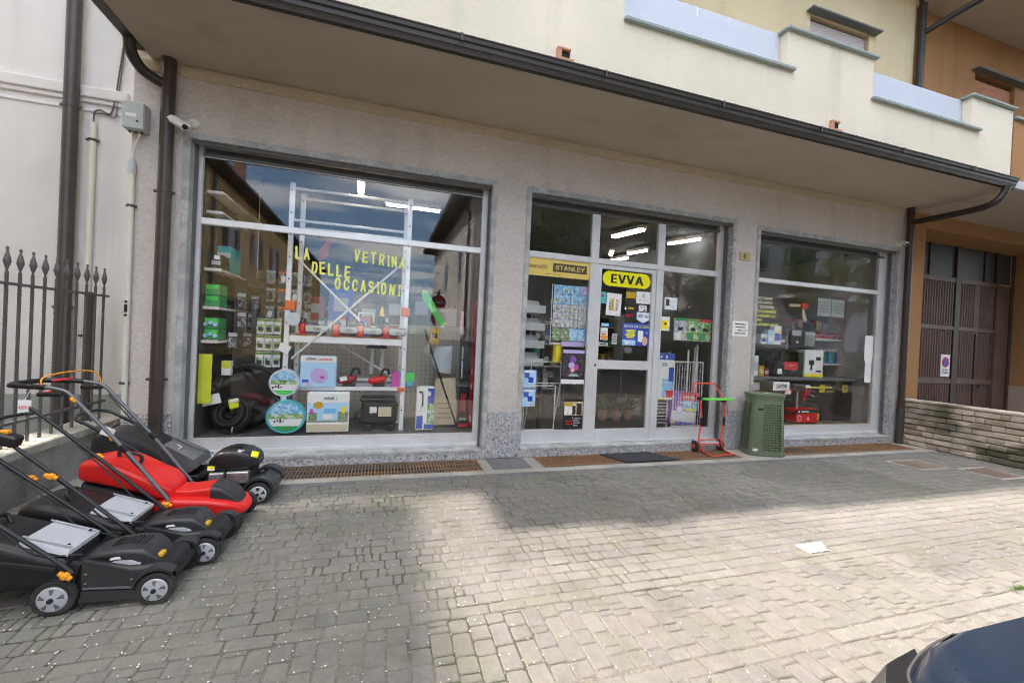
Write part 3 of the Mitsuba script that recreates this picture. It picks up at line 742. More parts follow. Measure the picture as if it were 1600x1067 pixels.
part(OB, 'coping', cbox(9.495, 22, -1.29, -1.05, 5.481, 5.525, .006), 'coping_slate')
uo = sbox(9.2005, 4.43, 22, 8.1).difference(sbox(11.0, 5.4, 12.3, 7.30))
part(OB, 'upper_wall', xzprism(uo, .0, .28), 'orange_render')
ow = part(OB, 'upper_window', [box(11.001, 11.03, .10, .16, 5.4, 7.29), box(12.27, 12.299, .10, .16, 5.4, 7.29)], 'hood_grey', label='window with an orange brown roller shutter')
part(ow, 'shutter_slats', cat([hull([(11.031, .06, z), (12.269, .06, z), (11.031, .05, z + .024), (12.269, .05, z + .024), (11.031, .06, z + .05), (12.269, .06, z + .05), (11.031, .072, z + .024), (12.269, .072, z + .024)]) for z in np.arange(5.45, 7.20, .052)]), 'shutter_orange', kind='stuff')
part(ow, 'dark_gap', box(11.031, 12.269, .125, .13, 5.4, 7.29), 'pit_dark')
part(ow, 'window_hood', cbox(10.90, 12.6, -.13, -.0005, 7.31, 7.35, .006), 'hood_grey')
part(OB, 'roof_eave', box(9.2005, 22, -1.7, 9, 8.1005, 8.28), 'soffit_paint')
part(OB, 'side_wall', box(21.7, 22, .36, 9, -.3, 8.1), 'orange_render')
part(OB, 'door_bell', lathe([(.0, 0), (.03, 0), (.03, .02), (0, .02)], (11.1, -1.27, 5.0), 'y', 12), 'brass')
# garage door: ribbed metal leaves, frame members, upper panes, wicket door
G = part(OB, 'garage_door', cbox(9.90, 14.13, .66, .70, -.1, 3.36, .004), 'garage_brown', label='tall brown ribbed metal garage door with a wicket')
rib = []
x = 10.0
while x < 13.42:
    if not (12.0 < x < 12.24) and not (12.80 < x < 12.95): rib += [hull([(x, .6595, z0), (x + .045, .6595, z0), (x + .010, .642, z0), (x + .035, .642, z0), (x, .6595, z1), (x + .045, .6595, z1), (x + .010, .642, z1), (x + .035, .642, z1)]) for z0, z1 in ((.0, 1.05), (1.20, 2.22), (2.34, 3.28))]
    x += .085
part(G, 'ribs', cat(rib), 'garage_brown', kind='stuff')
for a, b in ((9.90, 9.99), (12.03, 12.20), (13.45, 13.52), (14.05, 14.129)): part(G, 'post', cbox(a, b, .625, .66, -.1, 4.09, .004), 'garage_dark')
for a, b in ((12.82, 12.90), (13.36, 13.44)): part(G, 'post', cbox(a, b, .632, .66, -.1, 2.20, .004), 'garage_dark')
for z0, z1 in ((1.06, 1.17), (2.24, 2.33), (3.29, 3.40)):
    for a, b in ((9.992, 12.028), (12.202, 13.448)): part(G, 'rail', cbox(a, b, .63, .66, z0, z1, .004), 'garage_brown')
for a in (11.20, 13.10): part(G, 'glazing_bar', cbox(a - .05, a + .05, .64, .68, 3.405, 4.09, .004), 'garage_dark')
part(G, 'glazing', box(9.992, 14.05, .67, .675, 3.40, 4.095), 'dim_pane')
part(G, 'latch', [box(12.98, 13.0, .60, .632, 1.0, 1.06), box(12.92, 13.1, .59, .605, 1.03, 1.05)], 'black_plastic')

# low stone wall by the garage ramp
SW = thing('stone_wall', 'low wall of rough split stone courses between the forecourt and the garage', 'wall')
part(SW, 'core', box(9.345, 9.60, -3.4, .02, -.1, .775), 'mortar_dark')
z = 0.0
for c in range(8):
    h = .098; y = .02
    while y > -3.38:
        L = min(rng.choice((.11, .16, .20, .25, .31, .36)), y + 3.4)
        if L < .06: break
        d = rng.uniform(0, .026); e = .004
        pts = [(9.348, yy, zz) for yy in (y - .0012, y - L + .0012) for zz in (z + e, z + h - e)] + [(9.312 - d + rng.uniform(-.007, .007), yy, zz) for yy in (y - .006, y - L / 2, y - L + .006) for zz in (z + e + rng.uniform(.004, .014), z + h / 2, z + h - e - rng.uniform(.004, .014))]
        part(SW, 'stone', hull(pts), rng.choice(('wall_stone', 'wall_stone', 'wall_stone_pale', 'wall_stone_brown')))
        y -= L
    z += h
part(SW, 'cap', cbox(9.30, 9.64, -3.42, .02, .784, .825, .012), 'wall_stone')

# ------------------------------------------------------------------ fence on the left
FW = thing('fence_wall', 'low grey concrete wall with a sloping coping, left of the lawn mowers', 'wall')
part(FW, 'body', box(-3.12, -2.90, -6.5, .84, -.1, .405), 'concrete_wall')
part(FW, 'coping', yzprism(Polygon([(-6.5, .4055), (.865, .4055), (.865, .47), (-6.5, .47)]), -3.22, -2.872), 'coping_concrete')
FE = thing('iron_fence', 'dark iron fence with spear topped bars on the low grey wall', 'fence')
ys = [-.777 - .142 * i for i in range(30, 0, -1)] + [-.777, -.64, -.50, -.356, -.21, -.072, .075, .224, .37, .516]
for y in ys:
    p = part(FE, 'bar', box(-3.059, -3.041, y - .009, y + .009, .47, 1.97), 'fence_iron')
    part(p, 'spear', lathe([(.0, 1.965), (.010, 1.965), (.010, 1.975), (.006, 1.985), (.016, 2.02), (.026, 2.055), (.022, 2.085), (.010, 2.135), (.006, 2.15), (.012, 2.165), (.009, 2.18), (.0, 2.185)], (-3.05, y, 0), 'z', 8), 'fence_iron', smooth=50)
for z in (1.872, .67): part(FE, 'rail', box(-3.062, -3.038, -6.4, .60, z - .012, z + .012), 'fence_iron')
part(FE, 'end_post', cbox(-3.165, -3.09, .40, .475, .47, 1.90, .004), 'pipe_grey')

# ------------------------------------------------------------------ the street side behind the camera (seen mirrored in the shop windows)
YB = thing('yellow_house', 'long ochre yellow house with a tiled eave, mirrored in the left shop window', 'house')
part(YB, 'wall', box(-15, -7.0, -46, -0.1, -.1, 8.0), 'yellow_wall')
part(YB, 'eave', box(-15.5, -6.45, -46.5, .02, 8.0, 8.12), 'trunk')
part(YB, 'roof', hull([(-15.5, -46.5, 8.121), (-6.5, -46.5, 8.121), (-15.5, 0.02, 8.121), (-6.5, 0.02, 8.121), (-11, -43, 10.6), (-11, -4, 10.6)]), 'roof_tile')
part(YB, 'gutter', box(-6.445, -6.30, -46.5, .02, 8.06, 8.2), 'gutter_dark')
part(YB, 'chimney', [box(-7.9, -7.4, -20.2, -19.7, 8.5, 10.4), box(-8.0, -7.3, -20.3, -19.6, 10.4, 10.55)], 'terracotta')
part(YB, 'downpipe', tube([(-6.92, -14.6, 0), (-6.92, -14.6, 8.0)], .06, 10), 'pipe_grey')
for y in (-4.5, -9, -12.5, -17, -21, -25, -30, -36):
    for z in (1.2, 4.9):
        w = part(YB, 'window', box(-7.0, -6.96, y - .55, y + .55, z, z + 1.7), 'dark_window')
        part(w, 'shutter', [box(-7.0, -6.93, y - 1.1, y - .56, z, z + 1.7), box(-7.0, -6.93, y + .56, y + 1.1, z, z + 1.7)], 'trunk')
def house(label, x0, x1, y0, y1, h, m, wins, side=False, over=.7):
    k = thing('street_house', label, 'house')
    part(k, 'wall', box(x0, x1, y0, y1, -.1, h), m)
    part(k, 'eave', box(x0 - over, x1 + over, y0 - over, y1 + over, h, h + .14), 'trunk')
    part(k, 'roof', hull([(x0 - over, y0 - over, h + .141), (x1 + over, y0 - over, h + .141), (x0 - over, y1 + over, h + .141), (x1 + over, y1 + over, h + .141), ((x0 + x1) / 2, (y0 + y1) / 2 - 2, h + 2.4), ((x0 + x1) / 2, (y0 + y1) / 2 + 2, h + 2.4)]), 'roof_tile')
    part(k, 'gutter', [box(x0 - over - .12, x0 - over - .001, y0 - over, y1 + over + .1, h + .02, h + .16), box(x0 - over, x1 + over, y1 + over + .001, y1 + over + .12, h + .02, h + .16)], 'gutter_dark')
    for x, z, w, hh in wins:
        win = part(k, 'window', box(x, x + w, y1, y1 + .03, z, z + hh), 'dark_window')
        part(win, 'frame', [box(x - .08, x, y1, y1 + .05, z - .08, z + hh + .08), box(x + w, x + w + .08, y1, y1 + .05, z - .08, z + hh + .08)], 'house_grey')
    return k
h1 = house('white house with dark eave, mirrored at the right edge of the left shop window', 3.4, 12.5, -26, -11.5, 7.6, 'house_white', [(5, 4.6, 1.1, 1.6), (8.5, 4.6, 1.1, 1.6), (5, 1.1, 1.1, 1.6), (9.0, 1.1, 1.4, 1.6)])
for y in (-14.5, -19):
    part(h1, 'side_window', box(3.36, 3.399, y - .4, y + .4, 4.2, 5.8), 'dark_window')
part(h1, 'downpipe', tube([(2.75, -12.0, 7.5), (3.1, -12.0, 7.1), (3.3, -12.0, 6.9), (3.3, -12.0, 0)], .06, 10), 'gutter_dark')
h2 = house('grey white house with a balcony, mirrored in the right shop window', 16.5, 34, -25, -12.5, 9.6, 'house_grey', [(21.8, 4.9, 1.9, 2.6), (27.0, 5.2, 1.5, 1.7), (18.2, 1.2, 1.5, 1.6), (22, 1.0, 1.6, 1.8), (27.5, 1.2, 1.5, 1.6)])
part(h2, 'balcony', box(21.2, 29.0, -12.5, -11.3, 4.55, 4.75), 'house_white')
part(h2, 'balcony_railing', [box(21.2 + .16 * i, 21.22 + .16 * i, -11.34, -11.31, 4.75, 5.7) for i in range(49)] + [box(21.2, 29, -11.35, -11.30, 5.7, 5.75)], 'fence_iron')

def tree(label, x, y, h, r, n, seed, trunk_r=.16):
    g = random.Random(seed)
    k = thing('street_tree', label, 'tree', )
    tr = [tube(smoothpath([(x, y, -.1), (x + .05, y, h * .25), (x - .08, y + .1, h * .45), (x, y, h * .8)], 4), np.linspace(trunk_r, .03, 13), 9)]
    for i in range(9):
        a, z0, L = g.uniform(0, 6.28), h * g.uniform(.32, .6), r * g.uniform(.7, 1.0)
        tr.append(tube(smoothpath([(x, y, z0), (x + math.cos(a) * L * .4, y + math.sin(a) * L * .4, z0 + h * .12), (x + math.cos(a) * L, y + math.sin(a) * L, z0 + h * g.uniform(.12, .32))], 4), np.linspace(trunk_r * .45, .012, 9), 6))
    part(k, 'trunk', cat(tr), 'trunk', smooth=50)
    C = []
    for i in range(46):
        a, e, q = g.uniform(0, 6.28), g.uniform(-.75, 1), g.uniform(.35, 1) ** .5
        C.append((x + r * q * math.cos(a) * math.sqrt(max(0, 1 - e * e * .8)), y + r * q * math.sin(a) * math.sqrt(max(0, 1 - e * e * .8)), h * .66 + e * h * .32, g.uniform(.25, .5) * r * .75))
    nr = np.random.RandomState(seed)
    idx = nr.randint(0, len(C), n)
    c = np.array(C)[idx]
    d = nr.normal(size=(n, 3)); d /= np.linalg.norm(d, axis=1, keepdims=True)
    p = c[:, :3] + d * (c[:, 3:4] * nr.uniform(.45, 1, (n, 1)) ** .6)
    u = nr.normal(size=(n, 3)); u /= np.linalg.norm(u, axis=1, keepdims=True)
    w = np.cross(u, nr.normal(size=(n, 3))); w /= np.linalg.norm(w, axis=1, keepdims=True)
    s = nr.uniform(.05, .10, (n, 1))
    V = np.stack([p - u * s, p + w * s * .5, p + u * s, p - w * s * .5], 1).reshape(-1, 3)
    i4 = np.arange(n) * 4
    F = np.vstack([np.stack([i4, i4 + 1, i4 + 2], 1), np.stack([i4, i4 + 2, i4 + 3], 1)])
    part(k, 'crown', trimesh.Trimesh(V, F, process=False), 'leaf', kind='stuff')
tree('leafy tree nearest the white house, mirrored in the left pane of the door front', 8.6, -10.3, 8.6, 3.0, 13000, 1)
tree('spreading leafy tree mirrored in the middle of the door front', 13.2, -11.0, 8.2, 3.2, 13000, 2)
tree('tall leafy tree in front of the grey house, mirrored in the right shop window', 22.0, -9.6, 8.8, 2.4, 10000, 3)
# round traffic signs on a pole, seen from behind in the mirror image
P_ = thing('traffic_sign', 'pole with two round traffic signs, mirrored at the right of the left shop window', 'traffic sign')
part(P_, 'pole', tube([(1.62, -7.6, 0), (1.62, -7.6, 3.0)], .03, 10), 'pipe_grey')
for z in (2.62, 2.12):
    q = part(P_, 'disc', lathe([(0, 0), (.235, 0), (.235, .012), (0, .012)], (1.62, -7.56, z), 'y', 28), 'deep_red', smooth=40)
    part(q, 'bar', box(1.47, 1.77, -7.548, -7.54, z - .03, z + .03), 'house_grey')
RL = thing('garden_railing', 'iron garden railing along the street, mirrored low in the left shop window', 'fence')
for i in range(24): part(RL, 'bar', box(1.2 + .16 * i, 1.225 + .16 * i, -10.01, -9.985, .5, 1.9), 'fence_iron')
part(RL, 'rail', [box(1.1, 5.1, -10.02, -9.975, z, z + .04) for z in (.6, 1.65)], 'fence_iron')
part(RL, 'base_wall', box(1.1, 12, -10.1, -9.9, -.1, .5), 'concrete_wall')

def hedge(label, x0, x1, y, h, n, seed):
    nr = np.random.RandomState(seed)
    p = np.c_[nr.uniform(x0, x1, n), y + nr.normal(0, .25, n), h * nr.uniform(0, 1, n) ** .7]
    u = nr.normal(size=(n, 3)); u /= np.linalg.norm(u, axis=1, keepdims=True)
    w = np.cross(u, nr.normal(size=(n, 3))); w /= np.linalg.norm(w, axis=1, keepdims=True)
    s_ = nr.uniform(.04, .09, (n, 1))
    V = np.stack([p - u * s_, p + w * s_ * .5, p + u * s_, p - w * s_ * .5], 1).reshape(-1, 3)
    i4 = np.arange(n) * 4
    k = thing('garden_hedge', label, 'hedge')
    part(k, 'leaves', trimesh.Trimesh(V, np.vstack([np.stack([i4, i4 + 1, i4 + 2], 1), np.stack([i4, i4 + 2, i4 + 3], 1)]), process=False), 'leaf', kind='stuff')
    part(k, 'stems', cat([tube([(x, y, -.05), (x + .05, y, h * .8)], .025, 6) for x in np.arange(x0, x1, .8)]), 'trunk', kind='stuff')
hedge('dark green hedge along the far side of the street, mirrored low in the shop windows', 5.5, 30, -10.6, 1.7, 16000, 5)

# ------------------------------------------------------------------ lawn mowers
def wheel(par, x, y, z, r, w, side, hub='silver_plastic', holes=True):
    """side -1: the hub faces -y"""
    t = part(par, 'wheel', lathe([(r * .62, -w / 2), (r * .93, -w / 2), (r, -w * .36), (r, w * .36), (r * .93, w / 2), (r * .62, w / 2)], (x, y, z), 'y', 32), 'rubber', smooth=35)
    tr = []
    for k in range(26):
        a = k * 2 * math.pi / 26
        c = np.array((x + math.cos(a) * r, y, z + math.sin(a) * r))
        b = box(-.006, .006, -w * .4, w * .4, -.004, .004); b.apply_transform(trimesh.transformations.rotation_matrix(-a + math.pi / 2, (0, 1, 0))); b.apply_translation(c); tr.append(b)
    part(t, 'tread', cat(tr), 'rubber', kind='stuff')
    f = side * w * .5
    part(t, 'hub', lathe([(.0, -.006), (r * .70, -.006), (r * .72, 0), (r * .66, .006), (r * .25, .012), (.0, .012)] if side > 0 else [(.0, .006), (r * .70, .006), (r * .72, 0), (r * .66, -.006), (r * .25, -.012), (.0, -.012)], (x, y + f, z), 'y', 32), hub, smooth=35)
    sp = []
    for k in range(5):
        a = k * 2 * math.pi / 5 + .3
        P = []
        for rr, da in ((.30, .12), (.30, -.12), (.62, .22 if not holes else .30), (.62, -.22 if not holes else -.30)):
            for dy in (.0, .008): P.append((x + r * rr * math.cos(a + da), y + f + side * (.009 if rr < .5 else .004) + side * dy * .5, z + r * rr * math.sin(a + da)))
        sp.append(hull(P))
    part(t, 'hub_recess' if holes else 'hub_spoke', cat(sp), 'mid_grey_plastic' if not holes else 'black_plastic', kind='stuff')
    part(t, 'axle_cap', lathe([(0, 0), (r * .15, 0), (r * .13, side * .012), (0, side * .012)], (x, y + f + side * .010, z), 'y', 16), 'black_plastic', smooth=40)
    return t

def rr(yc, hw, z0, z1, x, r=.35, n=20, tilt=0.0, crown=0.0):
    """rounded cross-section ring in the yz plane at x"""
    P = []
    for k in range(n):
        a = 2 * math.pi * (k + .5) / n
        c, s = math.cos(a), math.sin(a)
        e = 2.0 / (2.0 + 5.0 * (1 - r))
        yy = math.copysign(abs(c) ** e, c); zz = math.copysign(abs(s) ** e, s)
        z = (z0 + z1) / 2 + zz * (z1 - z0) / 2
        if zz > 0: z += crown * (1 - yy * yy)
        P.append((x + tilt * zz, yc + yy * hw, z))
    return P

def arc_fender(cx, y0, y1, cz, r, a0, a1, t=.014):
    rings = []
    for a in np.radians(np.linspace(a0, a1, 12)):
        c, s = math.cos(a), math.sin(a)
        rings.append([(cx + r * c, y0, cz + r * s), (cx + r * c, y1, cz + r * s), (cx + (r + t) * c, y1, cz + (r + t) * s), (cx + (r + t) * c, y0, cz + (r + t) * s)])
    return loft(rings)

def knob(par, x, y, z, ang=35, m='orange_plastic', s=.78):
    b = cat([rbox(-.045 * s, .045 * s, -.012, .012, -.014 * s, .014 * s, .008), rbox(-.020 * s, .020 * s, -.018, .018, -.021 * s, .021 * s, .01)])
    b.apply_transform(trimesh.transformations.rotation_matrix(math.radians(ang), (0, 1, 0))); b.apply_translation((x, y, z))
    return part(par, 'knob', b, m, smooth=40)

def cordless(xf, yr, label, slope, group, switch=False):
    k = thing('lawn_mower', label, 'lawn mower', group)
    yc = yr + .21
    X = lambda x: xf + x
    st = [(-.47, .12, .07, .20), (-.43, .155, .05, .245), (-.36, .168, .042, .262), (-.25, .172, .038, .235), (-.15, .168, .038, .212), (-.08, .160, .05, .208), (-.02, .154, .075, .210), (.025, .144, .085, .206), (.05, .122, .10, .19), (.065, .09, .12, .172), (.072, .05, .135, .16)]
    part(k, 'deck', loft([rr(yc, hw, a, b, X(x), .25) for x, hw, a, b in st]), 'black_plastic', smooth=50)
    part(k, 'side_skirt', hull([(X(x), yc - .172 - d, z) for d in (0, .016) for x, z in ((-.36, .046), (-.345, .108), (-.085, .088), (-.075, .036))]), 'dark_grey_plastic', smooth=30)
    part(k, 'side_panel', hull([(X(x), yc - .166 - d, z) for d in (0, .012) for x, z in ((-.352, .115), (-.352, .272), (-.24, .235), (-.07, .172), (-.085, .098))]), 'dark_grey_plastic', smooth=30)
    for s in (-1, 1):
        part(k, 'fender', arc_fender(X(0), yc + s * .205, yc + s * .135, .088, .104, 48, 172), 'dark_grey_plastic', smooth=40)
    hs = [(-.40, .10, .19, .246), (-.36, .115, .19, .268), (-.31, .122, .19, .284), (-.20, .126, .19, .294), (-.11, .122, .19, .288), (-.06, .110, .18, .246), (-.025, .092, .16, .20), (.01, .065, .15, .17)]
    h = part(k, 'motor_cover', loft([rr(yc, hw, a, b, X(x), .45, 24) for x, hw, a, b in hs]), 'dark_grey_plastic', smooth=60)
    for s in (-1, 1):
        part(h, 'gloss_arch', loft([[(X(x), yc + s * (.122 + d), z + e) for d, e in ((-.01, -.013), (.012, -.012), (.008, .013), (-.012, .014))] for x, z in ((-.315, .195), (-.27, .212), (-.21, .222), (-.15, .216), (-.11, .195), (-.075, .168))]), 'silver_plastic' if s < 0 else 'mid_grey_plastic', smooth=50)
        part(h, 'hand_recess', hull([(X(x), yc + s * d, z) for d in (.105, .1245) for x, z in ((-.37, .232), (-.35, .256), (-.24, .262), (-.22, .236), (-.30, .222))]), 'black_plastic')
        part(h, 'air_slots', cat([box(X(-.27 + .02 * i), X(-.262 + .02 * i), yc + s * .118, yc + s * .1275, .196, .208) for i in range(7)]), 'black_plastic', kind='stuff')
    part(h, 'seam', loft([[(X(x), yc - hw - e, z + g) for e, g in ((-.004, -.004), (.004, -.003), (.004, .003), (-.004, .004))] for x, hw, z in ((-.40, .104, .20), (-.31, .124, .197), (-.2, .129, .193), (-.11, .125, .186), (-.03, .105, .172))]), 'black_plastic')
    part(h, 'top_vents', cat([hull([(X(-.28 + .022 * i + d), yc + y, .2915 + .003 * (i > 2) - .004 * (i > 5) + e) for d in (0, .008) for y in (-.05, .05) for e in (-.004, .0035)]) for i in range(8)]), 'black_plastic', kind='stuff')
    part(k, 'side_step', hull([(X(x), yc - .183 - d, z) for d in (0, .006) for x, z in ((-.34, .118), (-.34, .128), (-.10, .108), (-.10, .098))]), 'mid_grey_plastic')
    part(k, 'front_bumper', loft([[(X(.066 - .35 * y * y) + a, yc + y, z) for a, z in ((0, .10), (.012, .115), (.012, .135), (0, .15), (-.02, .125))] for y in np.linspace(-.13, .13, 9)]), 'black_rough', smooth=40)
    part(k, 'screw_heads', cat([lathe([(0, 0), (.006, 0), (.006, .004), (0, .004)], (X(x), yc - .186, z), 'y', 8) for x, z in ((-.33, .20), (-.12, .15), (-.33, .15))]), 'steel', kind='stuff')
    part(h, 'latch', rbox(X(-.050), X(-.022), yc - .075, yc - .02, .205, .232, .008), 'amber', smooth=40)
    part(h, 'badge', hull([(X(x), yc - d, z) for d in (.110, .1275) for x, z in ((-.255, .240), (-.25, .252), (-.21, .256), (-.20, .243))]), 'paper_white')
    # flap over the discharge
    def lid(d0, d1):
        P = []
        for x, z in ((-.665, .400), (-.645, .430), (-.44, .352), (-.43, .315)):
            for y in (yc - .15, yc + .15): P += [(X(x), y, z - d0), (X(x), y, z - d1)]
        return hull(P)
    l = part(k, 'flap', hull([(X(x), yc + s * w, z) for s in (-1, 1) for x, z, w in ((-.655, .372, .145), (-.645, .392, .132), (-.435, .312, .132), (-.435, .29, .145))]), 'silver_plastic', smooth=30)
    part(l, 'flap_ridge', [hull([(X(x), yc + s * y, z + e) for x, z in ((-.655, .402), (-.44, .325)) for y in (.10, .108) for e in (0, .006)]) for s in (-1, 1)], 'silver_plastic')
    part(l, 'screw', [lathe([(0, 0), (.008, 0), (.008, .006), (0, .006)], (X(-.46), yc + s * .09, .332), 'z', 10) for s in (-1, 1)], 'black_plastic')
    cs = [(-1.02, .12, .20, .40), (-1.0, .165, .16, .435), (-.95, .178, .13, .458), (-.85, .182, .12, .445), (-.70, .182, .12, .395), (-.55, .180, .125, .335), (-.45, .17, .13, .29), (-.43, .14, .15, .27)]
    c = part(k, 'grass_box', loft([rr(yc, hw, a, b, X(x), .28) for x, hw, a, b in cs]), 'black_plastic', smooth=45)
    part(c, 'rim', loft([[(X(x), yc - .186 - e, z + g) for e, g in ((-.004, -.012), (.008, -.008), (.008, .008), (-.004, .012))] for x, z in ((-.99, .33), (-.85, .33), (-.65, .29), (-.46, .24))]), 'black_rough', smooth=40)
    part(c, 'grip', tube(smoothpath([(X(-.80), yc - .05, .425), (X(-.83), yc - .05, .475), (X(-.83), yc + .05, .475), (X(-.80), yc + .05, .425)], 5), .012, 8), 'black_plastic', smooth=50)
    for s in (-1, 1):
        wheel(k, X(0), yc + s * .187, .088, .088, .046, s, holes=False)
        wheel(k, X(-.458), yc + s * .187, .094, .094, .046, s, holes=False)
        part(k, 'rear_arm', hull([(X(x), yc + s * (.150 + d), z) for d in (0, .03) for x, z in ((-.52, .10), (-.49, .19), (-.40, .27), (-.36, .25), (-.40, .09))]), 'black_rough', smooth=30)
    dx, dz = -math.cos(math.atan(slope)), math.sin(math.atan(slope))
    pv = (X(-.405), .255)
    L = .98
    pts = []
    e = (pv[0] + dx * L, pv[1] + dz * L)
    pr = [(pv[0], yc - .2, pv[1] - .03), (pv[0] + dx * .05, yc - .2, pv[1] + dz * .05), (e[0], yc - .2, e[1]), (e[0] - .05, yc - .195, e[1] + .02), (e[0] - .09, yc - .16, e[1] + .02), (e[0] - .10, yc, e[1] + .02)]
    pl = [(a, 2 * yc - b, c_) for a, b, c_ in pr[::-1]]
    hd = part(k, 'handle', tube(smoothpath(pr + pl[1:], 5), .0110, 10), 'tube_dark', smooth=50)
    for s in (-1, 1):
        knob(hd, pv[0] + .005, yc + s * .222, pv[1] - .035, 35)
        knob(hd, pv[0] + dx * .56, yc + s * .222, pv[1] + dz * .56, 22)
        part(hd, 'cable', tube(smoothpath([(pv[0] + dx * .7, yc + s * .19, pv[1] + dz * .7 - .01), (pv[0] + dx * .4, yc + s * .18, pv[1] + dz * .4 - .035), (pv[0] + dx * .2, yc + s * .17, pv[1] + dz * .2 - .06), (X(-.38), yc + s * .12, .285)], 5), .005, 6), 'black_plastic')
    if switch:
        q = (pv[0] + dx * .88, pv[1] + dz * .88)
        b = part(hd, 'switch_box', moved(rot(rbox(-.07, .07, -.04, .04, -.035, .035, .02), 20, (0, 1, 0)), (q[0], yc - .2, q[1] + .01)), 'black_plastic', smooth=40)
        part(b, 'switch_key', moved(rbox(-.03, .03, -.02, .02, -.012, .012, .008), (q[0] - .01, yc - .2, q[1] + .05)), 'orange_plastic', smooth=40)
    return k
cordless(-1.18, -2.57, 'black lawn mower with pale grey flap, nearest the viewer in the row', .87, 'lawn mowers in a row by the fence')
cordless(-1.08, -2.165, 'black lawn mower with pale grey flap, just in front of the red mower', .95, 'lawn mowers in a row by the fence', True)

# red electric mower
k = thing('lawn_mower', 'red lawn mower with a red grass box lid and grey tubular handle', 'lawn mower', 'lawn mowers in a row by the fence')
yc = -1.50
part(k, 'deck', loft([rr(yc, hw, a, b, x, .30) for x, hw, a, b in ((-1.66, .12, .14, .24), (-1.62, .165, .12, .275), (-1.50, .185, .11, .285), (-1.38, .18, .10, .275), (-1.25, .178, .095, .262), (-1.12, .172, .10, .235), (-1.04, .15, .11, .20), (-1.0, .10, .12, .165), (-.985, .05, .13, .15))]), 'red_plastic', smooth=50)
part(k, 'lower_skirt', loft([rr(yc, hw, a, b, x, .25) for x, hw, a, b in ((-1.60, .15, .05, .14), (-1.4, .18, .045, .13), (-1.15, .18, .045, .12), (-1.03, .15, .06, .12))]), 'black_plastic', smooth=50)
h = part(k, 'motor_hood', loft([rr(yc, hw, a, b, x, .30) for x, hw, a, b in ((-1.56, .09, .25, .30), (-1.50, .11, .24, .325), (-1.38, .115, .24, .322), (-1.26, .115, .23, .335), (-1.235, .112, .23, .338))]), 'red_plastic', smooth=40)
part(h, 'battery_cap', loft([rr(yc, hw, a, b, x, .22) for x, hw, a, b in ((-1.2345, .125, .20, .345), (-1.17, .125, .19, .335), (-1.09, .115, .17, .275), (-1.05, .10, .15, .215), (-1.03, .085, .15, .19))]), 'dark_grey_plastic', smooth=40)
part(h, 'hinge_strip', hull([(-1.60, yc - .14, .30), (-1.60, yc + .14, .30), (-1.56, yc - .14, .335), (-1.56, yc + .14, .335), (-1.51, yc - .14, .318), (-1.51, yc + .14, .318)]), 'silver_plastic')
c = part(k, 'grass_box_lid', loft([rr(yc, hw, a, b, x, .35) for x, hw, a, b in ((-2.06, .12, .455, .53), (-2.03, .17, .44, .575), (-1.97, .19, .425, .582), (-1.90, .195, .405, .588), (-1.80, .195, .375, .552), (-1.68, .19, .335, .485), (-1.56, .185, .28, .42), (-1.50, .15, .26, .37), (-1.47, .10, .26, .33))]), 'red_plastic', smooth=50)
part(c, 'grip', tube(smoothpath([(-1.87, yc - .02, .575), (-1.86, yc - .02, .62), (-1.74, yc - .02, .578), (-1.73, yc - .02, .525)], 5), .012, 8), 'black_plastic', smooth=50)
part(c, 'lid_ridge', [hull([(x, yc - .199, z), (x + .008, yc - .203, z), (x, yc - .199, z + .05), (x + .01, yc - .203, z + .05), (x + .02, yc - .199, z + .025)]) for x, z in ((-1.90, .47), (-1.79, .43), (-1.68, .385))], 'red_plastic')
part(k, 'grass_box', loft([rr(yc, hw, a, b, x, .25) for x, hw, a, b in ((-2.03, .15, .16, .43), (-2.0, .185, .13, .43), (-1.8, .19, .12, .37), (-1.58, .18, .13, .27))]), 'black_rough', smooth=45)
for s in (-1, 1):
    wheel(k, -1.075, yc + s * .205, .085, .085, .045, s)
    wheel(k, -1.56, yc + s * .205, .095, .095, .045, s)
side = [(-1.47, .20, .25), (-1.485, .20, .30), (-1.545, .20, .385), (-1.76, .20, .68), (-2.03, .20, 1.01), (-2.075, .20, 1.065), (-2.13, .198, 1.10), (-2.28, .19, 1.125), (-2.40, .17, 1.125), (-2.45, .12, 1.125), (-2.465, 0, 1.125)]
R_ = [(x, yc - y, z) for x, y, z in side]; L_ = [(x, yc + y, z) for x, y, z in side]
hd = part(k, 'handle', tube(smoothpath(R_ + L_[::-1][1:], 4), .0128, 10), 'tube_grey', smooth=50)
part(hd, 'grip_sleeve', tube(smoothpath([(x, yc + y, z) for x, y, z in ((-2.22, -.194, 1.118), (-2.40, -.17, 1.125), (-2.45, -.12, 1.125), (-2.466, 0, 1.125), (-2.45, .12, 1.125), (-2.40, .17, 1.125), (-2.22, .194, 1.118))], 4), .0185, 10), 'black_plastic', smooth=50)
for s in (-1, 1):
    knob(hd, -1.475, yc + s * .222, .262, 20)
    knob(hd, -2.055, yc + s * .216, 1.035, 50, s=.5)
    part(hd, 'joint_clip', moved(rot(rbox(-.03, .03, -.018, .018, -.018, .018, .008), 51, (0, 1, 0)), (-1.76, yc + s * .2, .68)), 'black_plastic', smooth=40)
    part(hd, 'cable', tube(smoothpath([(-2.05, yc + s * .175, 1.02), (-1.85, yc + s * .17, .76), (-1.72, yc + s * .165, .57), (-1.56, yc + s * .14, .36)], 5), .005, 6), 'black_plastic')
part(hd, 'bail', tube(smoothpath([(-2.11, yc + .20, 1.10), (-2.13, yc + .19, 1.17), (-2.16, yc + .14, 1.205), (-2.20, yc - .05, 1.21), (-2.25, yc - .17, 1.18), (-2.24, yc - .195, 1.12)], 5), .0055, 8), 'orange_plastic', smooth=50, label='thin orange wire bail')
